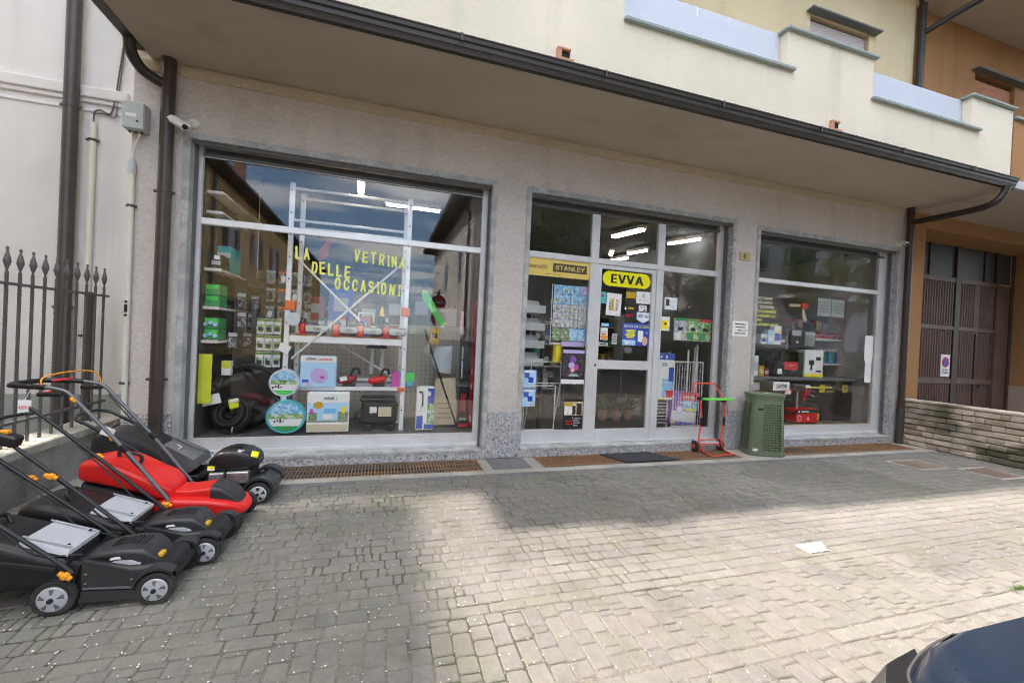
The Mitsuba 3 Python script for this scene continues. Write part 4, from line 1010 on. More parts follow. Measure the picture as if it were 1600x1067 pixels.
part(hd, 'lever', tube([(-2.27, yc - .19, 1.07), (-2.18, yc - .20, 1.09)], .008, 8), 'ink_red')
part(hd, 'lever', tube([(-2.30, yc + .0, 1.14), (-2.19, yc + .02, 1.16)], .008, 8), 'ink_red')
part(hd, 'bracket', [rbox(-2.26, -2.12, yc - .215, yc - .185, 1.055, 1.085, .01), rbox(-2.24, -2.10, yc + .185, yc + .215, 1.055, 1.085, .01)], 'black_plastic', smooth=40)
t = solo('price_tag', box(-2.345, -2.275, -1.725, -1.722, .945, 1.035), 'paper_white', 'small white price tag with red figures hanging from the red mower handle', 'price tag')
part(t, 'lettering', text_at('€219,0', .02, -2.340, -1.7255, .975, True, .0015, .06), 'ink_red')
part(t, 'string', tube([(-2.31, -1.7235, 1.035), (-2.29, -1.71, 1.10)], .0015, 4), 'paper_white')

# petrol mower by the shop wall
k = thing('lawn_mower', 'petrol lawn mower with silver engine and grey chute, nearest the shop wall', 'lawn mower', 'lawn mowers in a row by the fence')
yc = -.92
part(k, 'deck', loft([rr(yc, hw, a, b, x, .30) for x, hw, a, b in ((-1.72, .15, .10, .22), (-1.66, .20, .06, .21), (-1.45, .205, .05, .160), (-1.25, .205, .05, .145), (-1.10, .19, .05, .14), (-1.02, .15, .06, .14), (-.97, .10, .08, .14))]), 'black_plastic', smooth=50)
for s in (-1, 1):
    part(k, 'fender', loft([[(-1.02 + .112 * math.cos(a), yc + s * y, .098 + .112 * math.sin(a) + .01) for y in (.225, .12)] + [(-1.02 + .135 * math.cos(a), yc + s * y, .098 + .135 * math.sin(a) + .01) for y in (.12, .225)] for a in np.radians(np.linspace(5, 178, 12))]), 'dark_grey_plastic', smooth=40)
    wheel(k, -1.02, yc + s * .205, .098, .098, .052, s, holes=True)
    wheel(k, -1.60, yc + s * .215, .105, .105, .052, s, holes=True)
part(k, 'front_cowl', hull([(-1.10, yc - .12, .19), (-1.10, yc + .12, .19), (-1.0, yc - .11, .225), (-1.0, yc + .11, .225), (-.90, yc - .10, .165), (-.90, yc + .10, .165), (-.90, yc - .10, .11), (-.90, yc + .10, .11), (-1.1, yc - .12, .12), (-1.1, yc + .12, .12)]), 'dark_grey_plastic', smooth=30)
e = part(k, 'engine_cover', loft([rr(yc, hw, a, b, x, .40, 24) for x, hw, a, b in ((-1.455, .10, .30, .36), (-1.44, .135, .29, .395), (-1.40, .15, .285, .445), (-1.34, .155, .285, .470), (-1.24, .155, .285, .480), (-1.15, .15, .29, .462), (-1.09, .14, .30, .425), (-1.065, .12, .31, .39), (-1.055, .09, .32, .37))]), 'black_plastic', smooth=45)
part(e, 'starter_cap', lathe([(0, .465), (.04, .465), (.04, .495), (.03, .502), (0, .502)], (-1.25, yc - .02, 0), 'z', 18), 'black_plastic', smooth=40)
part(e, 'yellow_band', hull([(-1.11, yc - .146, .42), (-1.057, yc - .128, .395), (-1.057, yc - .128, .422), (-1.11, yc - .12, .448), (-1.057, yc - .08, .438), (-1.11, yc - .08, .455)]), 'yellow_paint')
part(e, 'badge', hull([(-1.24, yc - .145, .452), (-1.19, yc - .145, .445), (-1.22, yc - .10, .474), (-1.17, yc - .10, .468), (-1.2, yc - .12, .478)]), 'silver_plastic')
l = part(e, 'sticker', hull([(-1.445, yc - .152, .305), (-1.385, yc - .160, .305), (-1.385, yc - .162, .345), (-1.445, yc - .146, .345), (-1.42, yc - .13, .32)]), 'yellow_paint')
part(l, 'sticker_text', hull([(-1.445, yc - .156, .308), (-1.386, yc - .1635, .308), (-1.386, yc - .1635, .324), (-1.445, yc - .155, .324)]), 'paper_white')
m_ = part(k, 'engine_block', rbox(-1.42, -1.10, yc - .14, yc + .13, .165, .295, .02), 'black_rough', smooth=40)
part(m_, 'cylinder', [rbox(-1.43, -1.31, yc - .17, yc - .10, .17, .285, .012)] + [box(-1.425, -1.315, yc - .178, yc - .169, .18 + .017 * i, .188 + .017 * i) for i in range(6)], 'cast_alu')
part(m_, 'silencer', [rbox(-1.29, -1.115, yc - .185, yc - .12, .185, .292, .012)] + [box(-1.275 + .016 * i, -1.267 + .016 * i, yc - .1885, yc - .184, .20, .278) for i in range(10)], 'cast_alu')
part(m_, 'exhaust_flange', rbox(-1.43, -1.27, yc - .20, yc - .13, .145, .17, .008), 'steel', smooth=40)
ch = part(k, 'discharge_flap', hull([(-1.86, yc - .13, .49), (-1.86, yc + .13, .49), (-1.80, yc - .14, .535), (-1.80, yc + .14, .535), (-1.74, yc - .15, .525), (-1.74, yc + .15, .525), (-1.545, yc - .17, .41), (-1.545, yc + .17, .41), (-1.52, yc - .17, .34), (-1.52, yc + .17, .34), (-1.63, yc - .16, .26), (-1.63, yc + .16, .26)]), 'mid_grey_plastic', smooth=30)
part(ch, 'ridge', tube(smoothpath([(-1.72, yc - .05, .522), (-1.68, yc - .06, .50), (-1.69, yc - .10, .492)], 4), .006, 6), 'silver_plastic')
part(k, 'flap_hinge', rbox(-1.66, -1.50, yc - .18, yc + .18, .22, .275, .012), 'black_plastic', smooth=40)
bg = part(k, 'grass_bag', loft([rr(yc, hw, a, b, x, .40, 24) for x, hw, a, b in ((-2.30, .12, .30, .58), (-2.27, .17, .24, .64), (-2.20, .20, .19, .675), (-2.08, .21, .17, .665), (-1.92, .20, .17, .61), (-1.78, .19, .18, .50), (-1.66, .17, .20, .36))]), 'black_rough', smooth=50)
part(bg, 'bag_seam', loft([[(x, yc - .206 - d, z + g) for d, g in ((-.004, -.006), (.006, -.004), (.006, .004), (-.004, .006))] for x, z in ((-2.26, .46), (-2.08, .44), (-1.92, .41), (-1.76, .33))]), 'black_plastic')
part(bg, 'bag_label', hull([(-1.98, yc - .205, .44), (-1.86, yc - .20, .40), (-1.86, yc - .20, .435), (-1.96, yc - .206, .47), (-1.92, yc - .19, .43)]), 'box_grey')
hd = part(k, 'handle', tube(smoothpath([(-1.62, yc - .20, .22), (-1.66, yc - .205, .28), (-2.00, yc - .21, .56), (-2.28, yc - .21, .74), (-2.36, yc - .20, .78), (-2.40, yc - .12, .80), (-2.405, yc, .80), (-2.40, yc + .12, .80), (-2.36, yc + .20, .78), (-2.28, yc + .21, .74), (-2.00, yc + .21, .56), (-1.66, yc + .205, .28), (-1.62, yc + .20, .22)], 5), .013, 10), 'tube_dark', smooth=50)
for s in (-1, 1): knob(hd, -2.10, yc + s * .225, .625, 40, s=.8)
part(k, 'starter_cord', tube(smoothpath([(-2.25, yc + .19, .73), (-1.9, yc + .1, .60), (-1.6, yc, .475), (-1.45, yc, .42)], 5), .004, 6), 'black_plastic')
t = solo('price_tag', moved(rot(box(-.045, .045, -.0015, .0015, -.035, .035), 25, (0, 1, 0)), (-2.12, -1.175, .69)), 'paper_white', 'blank white tag hanging from the petrol mower handle', 'price tag')
part(t, 'string', tube([(-2.10, -1.175, .725), (-2.08, -1.14, .765)], .0015, 4), 'paper_white')

# ------------------------------------------------------------------ things on the forecourt
# perforated green hamper
k = thing('laundry_hamper', 'tall green perforated plastic hamper with a flat lid standing before the right window', 'hamper')
def hring(z, sx, sy, r=.60, n=40, cx=5.715, cy=-.315, ang=-20, dx=0.0):
    P = []
    e = 2 / (2 + 5 * (1 - r))
    for i in range(n):
        a = 2 * math.pi * (i + .5) / n
        x = math.copysign(abs(math.cos(a)) ** e, math.cos(a)) * sx + dx; y = math.copysign(abs(math.sin(a)) ** e, math.sin(a)) * sy
        c, s = math.cos(math.radians(ang)), math.sin(math.radians(ang))
        P.append((cx + x * c - y * s, cy + x * s + y * c, z))
    return P
part(k, 'body', loft([hring(z, a, b) for z, a, b in ((0.0, .280, .190), (.015, .288, .198), (.05, .287, .197), (.06, .280, .190), (.85, .245, .165), (.86, .252, .172), (.90, .252, .172))]), 'bin_green', smooth=35)
part(k, 'lid', loft([hring(z, a, b) for z, a, b in ((.901, .262, .182), (.935, .264, .184), (.945, .255, .175), (.948, .15, .10))]), 'bin_green', smooth=35)
ho = []
cA, sA = math.cos(math.radians(-20)), math.sin(math.radians(-20))
def on_front(u, z, d0, d1, du, dz):
    f = (z - .06) / .79
    yy = -(.190 + (.165 - .190) * f)
    P = []
    for uu in (u - du, u + du):
        for y in (yy - d0, yy + d1):
            for z_ in (z - dz, z + dz): P.append((5.715 + uu * cA - y * sA, -.315 + uu * sA + y * cA, z_))
    return hull(P)
for i in range(11):
    for j in range(19):
        z = .10 + .0375 * j
        wdt = .195 - .028 * (z / .9)
        ho.append(on_front(-.075 + (wdt + .06) * i / 10, z, .0012, .004, .0075, .009))
part(k, 'holes', cat(ho), 'bin_hole', kind='stuff')
ho = []
for i in range(7):
    for j in range(19):
        z = .10 + .0375 * j
        sx = .280 + (.245 - .280) * ((z - .06) / .79)
        y = -.10 + .033 * i
        P = []
        for yy in (y - .007, y + .007):
            for x in (-sx - .0012, -sx + .006):
                for z_ in (z - .009, z + .009): P.append((5.715 + x * cA - yy * sA, -.315 + x * sA + yy * cA, z_))
        ho.append(hull(P))
part(k, 'holes', cat(ho), 'bin_hole', kind='stuff')
part(k, 'hand_slot', on_front(-.135, .71, .0015, .004, .035, .014), 'bin_hole')
part(k, 'maker_sticker', on_front(-.20, .095, .006, .004, .035, .018), 'paper_white')
part(k, 'lid_sticker', xyprism(Polygon([(5.66, -.36), (5.74, -.39), (5.75, -.365), (5.67, -.335)]), .9455, .950), 'paper_white')

# hand trolley
k = thing('hand_trolley', 'red tubular folding hand trolley with a bright green folding plate', 'hand trolley')
rt = .0125
part(k, 'frame', tube(smoothpath([(4.735, -.17, .03), (4.69, -.12, .17), (4.715, -.10, .33), (4.735, -.10, .50), (4.72, -.10, .66), (4.70, -.08, .82), (4.675, -.03, .90), (4.685, .05, 1.00), (4.70, .055, 1.03), (4.74, .055, 1.04), (5.06, .055, 1.04), (5.10, .055, 1.03), (5.125, .04, .97), (5.14, -.05, .87), (5.13, -.08, .80), (5.155, -.10, .66), (5.17, -.10, .50), (5.14, -.10, .33), (5.105, -.12, .17), (5.13, -.17, .03)], 4), rt, 10), 'trolley_red', smooth=50)
part(k, 'toe_plate', tube(smoothpath([(4.76, -.08, .03), (4.745, -.14, .022), (4.70, -.37, .016), (4.72, -.395, .016), (5.10, -.345, .016), (5.135, -.33, .016), (5.15, -.12, .02), (5.13, -.07, .03)], 4), .011, 8), 'trolley_red', smooth=50)
part(k, 'cross_bar', [tube([(4.72, -.10, .185), (5.10, -.10, .185)], .008, 8), tube([(4.72, -.115, .12), (5.10, -.115, .12)], .008, 8)], 'trolley_red')
part(k, 'axle_plate', box(4.72, 5.09, -.095, -.088, .09, .15), 'alu')
for x in (4.655, 5.13):
    w = part(k, 'wheel', lathe([(.03, -.02), (.075, -.02), (.086, -.012), (.086, .012), (.075, .02), (.03, .02)], (x, -.075, .086), 'x', 26), 'rubber', smooth=40)
    part(w, 'hub', lathe([(0, -.024), (.034, -.024), (.034, .024), (0, .024)], (x, -.075, .086), 'x', 18), 'trolley_red', smooth=40)
for x in (4.735, 5.165): part(k, 'clamp', tube([(x, -.10, .40), (x + .003, -.10, .53)], .020, 10), 'black_plastic', smooth=50)
part(k, 'folding_plate', xyprism(Polygon([(4.70, -.06), (4.71, -.13), (4.78, -.19), (5.20, -.19), (5.30, -.15), (5.31, -.08), (5.2, -.05)]), .805, .828), 'trolley_green', smooth=30)
part(k, 'hinge', [rbox(4.665, 4.73, -.125, -.06, .80, .845, .01), rbox(5.11, 5.18, -.125, -.06, .765, .80, .01)], 'black_plastic', smooth=40)

# door mat
solo('door_mat', xyprism(Polygon([(3.03, -.06), (3.83, -.035), (4.06, -.455), (3.215, -.475)]), .006, .018), 'mat_black', 'black rectangular mat on the rusty grating in front of the shop door', 'door mat')

# ------------------------------------------------------------------ things fixed to the walls
k = thing('electrical_box', 'light grey electrical box on the rendered wall left of the brown downpipe', 'electrical box')
part(k, 'case', rbox(-2.625, -2.445, -.115, -.001, 3.565, 3.845, .012), 'box_grey', smooth=40)
part(k, 'cover', rbox(-2.632, -2.450, -.128, -.1155, 3.572, 3.838, .006), 'box_grey', smooth=40)
part(k, 'label_plate', box(-2.60, -2.51, -.1305, -.1285, 3.685, 3.72), 'paper_white')
part(k, 'lock', lathe([(0, 0), (.011, 0), (.011, .004), (0, .004)], (-2.50, -.132, 3.645), 'y', 12), 'black_plastic')
part(k, 'cable_gland', [lathe([(0, 3.545), (.013, 3.545), (.013, 3.565), (0, 3.565)], (x, -.06, 0), 'z', 10) for x in (-2.59, -2.54, -2.49)], 'pipe_grey')
k = thing('conduit_pipe', 'cream plastic conduit with sticker scraps running up the wall to the grey electrical box', 'conduit')
part(k, 'pipe', tube([(-2.558, -.035, .60), (-2.572, -.035, 3.16)], .026, 12), 'cream_pipe', smooth=50)
part(k, 'sleeve', tube([(-2.572, -.035, 3.13), (-2.573, -.035, 3.24), (-2.573, -.035, 3.29)], (.034, .034, .022), 12), 'box_grey', smooth=30)
part(k, 'cable', tube(smoothpath([(-2.573, -.035, 3.26), (-2.55, -.05, 3.40), (-2.50, -.06, 3.55)], 5), .008, 6), 'cream_pipe')
for z in (2.80, .95): part(k, 'clip', [lathe([(.026, -.012), (.032, -.012), (.032, .012), (.026, .012)], (-2.57, -.035, z), 'z', 12), box(-2.615, -2.53, -.03, -.002, z - .01, z + .01)], 'pipe_grey')
part(k, 'sticker_scrap', [moved(rot(box(-.012, .012, -.003, .0, -.012, .012), 45, (0, 1, 0)), (-2.566, -.0625, z)) for z in (1.80, 1.66)] + [box(-2.58, -2.553, -.064, -.060, 1.69, 1.77)], 'ink_black')

def camera(label, base, body0, body1, r, m):
    k = thing('security_camera', label, 'security camera')
    part(k, 'base', lathe([(0, 0), (.05, 0), (.05, -.03), (.04, -.045), (0, -.045)], base, 'y', 20), m, smooth=40)
    b0, b1 = np.array(body0), np.array(body1)
    part(k, 'arm', tube([np.array(base) + (0, -.03, 0), (b0 + b1) / 2], .014, 8), m)
    part(k, 'body', tube([b0, b0 + (b1 - b0) * .02, b1 - (b1 - b0) * .1, b1], (r * .8, r, r, r * .96), 18), m, smooth=35)
    part(k, 'lens', tube([b1 - (b1 - b0) * .05, b1 + (b1 - b0) * .01], r * .82, 16), 'dark_lens', smooth=35)
    part(k, 'sunshade', loft([[(p[0] + rr_ * math.sin(a), p[1], p[2] + rr_ * math.cos(a)) for rr_, a in ([(r + .004, q) for q in np.linspace(-1.4, 1.4, 9)] + [(r + .010, q) for q in np.linspace(1.4, -1.4, 9)])] for p in (b0, b1 + (b1 - b0) * .12)]), m, smooth=30)
    return k
camera('white bullet security camera above the upper left corner of the scaffold window', (-2.05, -.001, 3.76), (-2.19, -.16, 3.71), (-2.045, -.235, 3.625), .036, 'cam_white')
camera('small security camera above the upper right corner of the right window', (9.05, -.001, 3.69), (9.02, -.09, 3.70), (8.96, -.20, 3.64), .034, 'cam_white')
k = thing('house_number', 'small yellow brass house number plate on the pier between door and right window', 'house number')
part(k, 'plate', rbox(5.40, 5.615, -.016, -.0005, 3.035, 3.165, .008), 'brass', smooth=40)
part(k, 'lettering', text_at('8', .07, 5.47, -.0165, 3.065), 'ink_black')
k = thing('wall_notice', 'white paper notice with grey lines on the pier beside the right window', 'notice')
part(k, 'sheet', box(5.335, 5.645, -.005, -.0005, 1.815, 2.055), 'paper_white')
for i, w in enumerate((.22, .20, .10, .22)):
    part(k, 'print_line', box(5.49 - w / 2, 5.49 + w / 2, -.0062, -.0051, 2.0 - .05 * i, 2.018 - .05 * i), 'pipe_grey')
part(k, 'arrow', xzprism(Polygon([(5.56, 1.915), (5.60, 1.915), (5.60, 1.925), (5.62, 1.909), (5.60, 1.893), (5.60, 1.903), (5.56, 1.903)]), -.0062, -.0051), 'ink_black')

# no parking plate on the garage door
k = thing('no_parking_sign', 'white upright no parking plate with a red ringed blue disc on the brown garage door', 'sign')
part(k, 'plate', box(11.665, 11.965, .632, .641, 1.215, 1.70), 'white_paint')
part(k, 'ring', lathe([(0, 0), (.115, 0), (.115, .003), (0, .003)], (11.815, .6285, 1.53), 'y', 30), 'ink_red')
part(k, 'disc', lathe([(0, 0), (.092, 0), (.092, .003), (0, .003)], (11.815, .6255, 1.53), 'y', 30), 'royal_blue')
part(k, 'bar', moved(rot(box(-.10, .10, -.0015, .0015, -.011, .011), 45, (0, 1, 0)), (11.815, .6235, 1.53)), 'ink_red')
part(k, 'lettering', text_at('PASSO', .035, 11.72, .6315, 1.345, True, .001, .19), 'ink_black')
part(k, 'lettering', text_at('CARRABILE', .03, 11.70, .6315, 1.285, True, .001, .23), 'ink_black')

# ------------------------------------------------------------------ blue car, nose towards the shop
k = thing('parked_car', 'dark blue car of which only the front corner shows at the lower right', 'car')
def outline(sx, y0, y1, z, rise=0.0, n=44, r=.22, cx=2.05):
    cy, sy = (y0 + y1) / 2, (y0 - y1) / 2
    P = []
    e = 2 / (2 + 5 * (1 - r))
    for i in range(n):
        a = 2 * math.pi * (i + .5) / n
        x = math.copysign(abs(math.cos(a)) ** e, math.cos(a)); y = math.copysign(abs(math.sin(a)) ** e, math.sin(a))
        yy = cy + y * sy - (.10 * x * x if y > .5 else 0)
        P.append((cx + x * sx, yy, z + rise * max(0, min(1.0, -yy - 4.6))))
    return P
part(k, 'body', loft([outline(.80, -4.62, -8.62, .20), outline(.84, -4.54, -8.68, .30), outline(.86, -4.50, -8.70, .45), outline(.865, -4.52, -8.70, .60, .03), outline(.86, -4.555, -8.69, .70, .10), outline(.84, -4.58, -8.66, .765, .17), outline(.80, -4.615, -8.62, .795, .20), outline(.70, -4.80, -8.55, .812, .21), outline(.3, -5.2, -8.2, .825, .21)]), 'car_paint', smooth=50)
part(k, 'cabin', loft([outline(.80, -5.75, -8.45, .98, r=.30), outline(.76, -6.0, -8.35, 1.15, r=.30), outline(.68, -6.35, -8.15, 1.38, r=.30), outline(.6, -6.55, -7.95, 1.44, r=.30), outline(.3, -6.9, -7.6, 1.46, r=.3)]), 'car_glass', smooth=50)
part(k, 'roof', loft([outline(.67, -6.40, -8.12, 1.385, r=.30), outline(.61, -6.55, -7.95, 1.45, r=.30), outline(.3, -6.9, -7.6, 1.475, r=.3)]), 'car_paint', smooth=50)
for s in (-1, 1):
    part(k, 'headlight', hull([(2.05 + s * x, y, z) for x, y, z in ((.36, -4.47, .60), (.60, -4.53, .59), (.78, -4.66, .585), (.83, -4.86, .60), (.82, -4.90, .70), (.76, -4.68, .70), (.56, -4.56, .685), (.36, -4.52, .67), (.6, -4.75, .64))]), 'car_black', smooth=30)
    part(k, 'headlight_trim', tube(smoothpath([(2.05 + s * x, y, z) for x, y, z in ((.30, -4.585, .752), (.45, -4.61, .762), (.60, -4.65, .772), (.72, -4.705, .782), (.79, -4.80, .792), (.82, -4.95, .812))], 5), .0035, 8), 'pipe_grey', smooth=50)
    for y in (-5.42, -7.85):
        w = part(k, 'wheel', lathe([(.17, -.10), (.29, -.10), (.315, -.07), (.315, .07), (.29, .10), (.17, .10)], (2.05 + s * .79, y, .315), 'x', 32), 'rubber', smooth=40)
        part(w, 'rim', lathe([(0, -.085), (.19, -.095), (.19, .095), (0, .085)], (2.05 + s * .79, y, .315), 'x', 28), 'silver_plastic', smooth=40)
        part(k, 'wheel_arch', lathe([(.30, -.04), (.36, -.04), (.36, .04), (.30, .04)], (2.05 + s * .84, y, .33), 'x', 32), 'car_black', smooth=40)
    part(k, 'hood_seam', tube(smoothpath([(2.05 + s * .74, -4.73, .797), (2.05 + s * .76, -5.0, .852), (2.05 + s * .77, -5.4, .93), (2.05 + s * .76, -5.7, .985)], 5), .0035, 6), 'car_black')
    part(k, 'hood_crease', tube(smoothpath([(2.05 + s * .60, -4.74, .815), (2.05 + s * .64, -5.0, .868), (2.05 + s * .66, -5.4, .945), (2.05 + s * .66, -5.7, .985)], 5), .012, 8), 'car_paint', smooth=50)
    part(k, 'mirror', rbox(2.05 + s * .95 - .1, 2.05 + s * .95 + .1, -6.2, -6.08, .95, 1.08, .03), 'car_paint', smooth=40)
xs = np.linspace(-.74, .74, 15)
part(k, 'grille', loft([[(2.05 + x, -4.455 - .30 * x * x, .60), (2.05 + x, -4.47 - .30 * x * x, .50), (2.05 + x, -4.62 - .30 * x * x, .50), (2.05 + x, -4.62 - .30 * x * x, .66), (2.05 + x, -4.52 - .30 * x * x, .655)] for x in xs]), 'car_black', smooth=40)
part(k, 'grille_strip', loft([[(2.05 + x, -4.447 - .30 * x * x, .565), (2.05 + x, -4.447 - .30 * x * x, .58), (2.05 + x, -4.50 - .30 * x * x, .58), (2.05 + x, -4.50 - .30 * x * x, .565)] for x in xs]), 'mid_grey_plastic')
part(k, 'bumper_lip', hull([(2.05 + x, y, z) for x in (-.6, .6) for y, z in ((-4.60, .20), (-4.59, .28), (-4.8, .22), (-4.8, .28))]), 'car_black')
part(k, 'number_plate', box(1.79, 2.31, -4.497, -4.488, .36, .47), 'paper_white')

# ------------------------------------------------------------------ goods in the windows, stickers and posters on the glass
def card(name, label, category, x0, x1, z0, z1, y, m, d=.003, prints=(), texts=(), group=None, tilt=0, round_=0):
    """a flat or boxed article facing the street; prints and texts in fractions of its face"""
    k = thing(name, label, category, group)
    W_, H_ = x1 - x0, z1 - z0
    cx, cz = (x0 + x1) / 2, (z0 + z1) / 2
    def fin(q): return rot(q, tilt, (0, 1, 0), (cx, y, cz)) if tilt else q
    body = cbox(x0, x1, y, y + d, z0, z1, min(.004, d * .3)) if not round_ else lathe([(0, 0), (round_, 0), (round_, d), (0, d)], (cx, y, cz), 'y', 36)
    part(k, 'body', fin(body), m)
    n = 0
    for p in prints:
        nm, a, b, c, e, pm = p[:6]
        n += 1
        t = .0012 + .0003 * n
        if len(p) > 6 and p[6] == 'o':
            g = lathe([(0, 0), (1, 0), (1, t), (0, t)], (0, 0, 0), 'y', 26); g.apply_scale((W_ * (b - a) / 2, 1, H_ * (e - c) / 2)); g.apply_translation((x0 + W_ * (a + b) / 2, y - t, z0 + H_ * (c + e) / 2))
        elif len(p) > 6 and p[6] == 't':
            g = hull([(x0 + W_ * u, yy, z0 + H_ * v) for yy in (y - t, y - .0001) for u, v in ((a, c), (b, c), ((a + b) / 2, e))])
        else:
            g = box(x0 + W_ * a, x0 + W_ * b, y - t, y - .0001, z0 + H_ * c, z0 + H_ * e)
        part(k, nm, fin(g), pm)
    for s, a, c, h, w, tm in texts:
        part(k, 'lettering', fin(text_at(s, H_ * h, x0 + W_ * a, y - .0035, z0 + H_ * c, True, .0012, W_ * w)), tm)
    return k

# --- window 1: yellow cut letters on the glass
def sign(name, label, s, x, z, h, w, y=YG - .006, m='letter_yellow', dz=0.0):
    k = thing(name, label, 'lettering')
    ws = 0
    part(k, 'lettering', rot(text_at(s, h, x, y, z, True, .002, w), dz, (0, 1, 0), (x, y, z)), m)
    return k
# letters are cut by hand: one part per letter, each a little off
def cut_letters(label, word, xs, z, h, dzs):
    k = thing('window_lettering', label, 'lettering')
    for c, x, dz in zip(word, xs, dzs):
        a, hh, w = rng.uniform(-4, 4), h * rng.uniform(.96, 1.06), .022 if c == 'I' else .058
        part(k, 'letter', [rot(text_at(c, hh, x + e, YG - .006 - e * .1, z + dz, True, .002, w), a, (0, 1, 0), (x, 0, z)) for e in (0, .009)], 'letter_yellow')
cut_letters('pale yellow cut out letters reading LA on the left window pane', 'LA', (-1.045, -.955), 2.44, .138, (0, .0))
cut_letters('pale yellow cut out letters reading VETRINA on the left window pane', 'VETRINA', [-.392 + d for d in (0, .1, .2, .30, .405, .455, .555)], 2.475, .138, [-.006 * i for i in range(7)])
cut_letters('pale yellow cut out letters reading DELLE on the left window pane', 'DELLE', [-.868 + .094 * i for i in range(5)], 2.285, .138, [-.006 * i for i in range(5)])
cut_letters('pale yellow cut out letters reading OCCASIONI on the left window pane', 'OCCASIONI', [-.597 + d for d in (0, .1, .2, .3, .395, .50, .545, .645, .755)], 2.115, .138, [-.004 * i for i in range(9)])

# aluminium scaffold tower
k = thing('scaffold_tower', 'white aluminium scaffold tower standing in the left window with goods on its two decks', 'scaffold')
for nm, x, y in (('post', -1.175, .55), ('post', .285, .55), ('post', -1.120, .98), ('post', .255, .98)):
    lean = .0
    p = part(k, nm, cbox(x - .030, x + .030, y - .02, y + .02, .276, 3.45, .004), 'alu_bright')
    part(p, 'rung_hole', cat([lathe([(0, 0), (.011, 0), (.011, .004), (0, .004)], (x, y - .0215, z), 'y', 10) for z in np.arange(.55, 3.4, .28)]), 'ink_black', kind='stuff')
for y, zs in ((.55, (3.385, 2.98)), (.98, (3.385, 2.98))):
    for z in zs: part(k, 'rung', tube([(-1.145 if y < .6 else -1.09, y, z), (.255 if y < .6 else .225, y, z + .004)], .018, 10), 'alu_bright', smooth=50)
part(k, 'brace', tube([(-1.12, .52, 2.53), (-.30, .52, 1.74)], .013, 8), 'alu_bright')
part(k, 'brace', tube([(.26, .51, 2.60), (-1.10, .51, 1.22)], .013, 8), 'alu_bright')
part(k, 'brace', tube([(-.60, .95, 1.42), (.22, .95, .93)], .013, 8), 'alu_bright')
part(k, 'deck', [cbox(-1.143, .253, .535, .56, 1.43, 1.515, .003), box(-1.14, .25, .5601, .99, 1.485, 1.51)], 'alu_bright')
part(k, 'deck_board', box(-1.14, .25, .5605, .985, 1.511, 1.53), 'brown_card')
part(k, 'deck', [cbox(-1.03, .253, .535, .56, .815, .865, .003), box(-1.03, .25, .5601, .99, .840, .862)], 'alu_bright')
for x in (-1.15, .275): 
    c = part(k, 'clamp', rbox(x - .055, x + .065, .505, .60, 1.835, 1.955, .015), 'clamp_orange', smooth=40)
part(k, 'clamp', rbox(.215, .31, .51, .535, .81, .862, .008), 'clamp_orange', smooth=40)
part(k, 'castor_disc', lathe([(0, 0), (.085, 0), (.085, .02), (0, .02)], (-1.10, .49, 1.72), 'y', 24), 'blister', smooth=40)
k = card('price_card', 'small blank white card hanging askew on the left scaffold post', 'price card', -1.25, -1.12, 1.29, 1.40, .50, 'paper_white', tilt=24)

# shelf unit on the left wall of window 1
k = thing('shelf_unit', 'shelf unit with white shelf edges at the left end of the scaffold window', 'shelf')
part(k, 'back', box(-2.068, -2.05, .30, 1.5, .276, 3.4), 'inner_dark')
for z in (3.165, 2.93, 2.255, 1.80, 1.40):
    part(k, 'shelf', [cbox(-2.049, -1.882, .395, .41, z - .018, z + .018, .002), box(-2.049, -1.882, .4105, 1.35, z - .008, z + .008), box(-1.8815, -1.872, .41, 1.35, z - .014, z + .012)], 'shelf_white')
for i, (z, y) in enumerate(((1.42, .44), (1.82, .44))):
    for j in range(2):
        z0 = z + .135 * j
        m_ = card('green_package', ('lower', 'upper')[j] + ' bright green hose fitting pack on the ' + ('fourth' if i else 'lowest') + ' shelf at the left', 'package', -2.045, -1.89, z0, z0 + .13, y, 'green_card', .25, [('panel', .1, .9, .55, .95, 'bright_green')])
        if i == 0:
            part(m_, 'connector', [tube([(-2.02 + .05 * q, y - .03, z0 + .05 + .02 * (q % 2)), (-2.02 + .05 * q, y - .001, z0 + .05 + .02 * (q % 2))], .022, 10) for q in range(3)], 'pale_blue', smooth=40)
card('cardboard_box', 'teal display carton on the second shelf at the far left of the window', 'box', -2.04, -1.89, 2.275, 2.60, .75, 'teal', .4, [('stripe', 0, 1, .55, .75, 'blister')])
card('grey_box', 'grey tool carton with a white label on the third shelf, far left', 'box', -2.04, -1.885, 2.28, 2.44, .45, 'dark_grey_plastic', .25, [('label_panel', .3, .9, .25, .55, 'box_grey'), ('label_panel', .45, .85, .65, .95, 'paper_white')])
for i in range(6):
    y = .45 + .14 * i
    g = 'tools hanging in dark blister packs along the left wall'
    card('blister_pack', ('first', 'second', 'third', 'fourth', 'fifth', 'sixth')[i] + ' dark blister pack from the street side, hanging beside the left shelves', 'package', -1.86 + .05 * (i % 2), -1.74 + .05 * (i % 2), 1.30 + .26 * (i % 3), 1.52 + .26 * (i % 3), y + .2, 'dark_grey_plastic', .03, [('blister', .1, .9, .15, .7, 'print_tools'), ('label_panel', .1, .9, .75, .97, 'box_grey')], group=g)
card('yellow_notice', 'lime yellow paper notice hanging below the left shelves', 'notice', -2.055, -1.915, .67, 1.255, .36, 'lime')

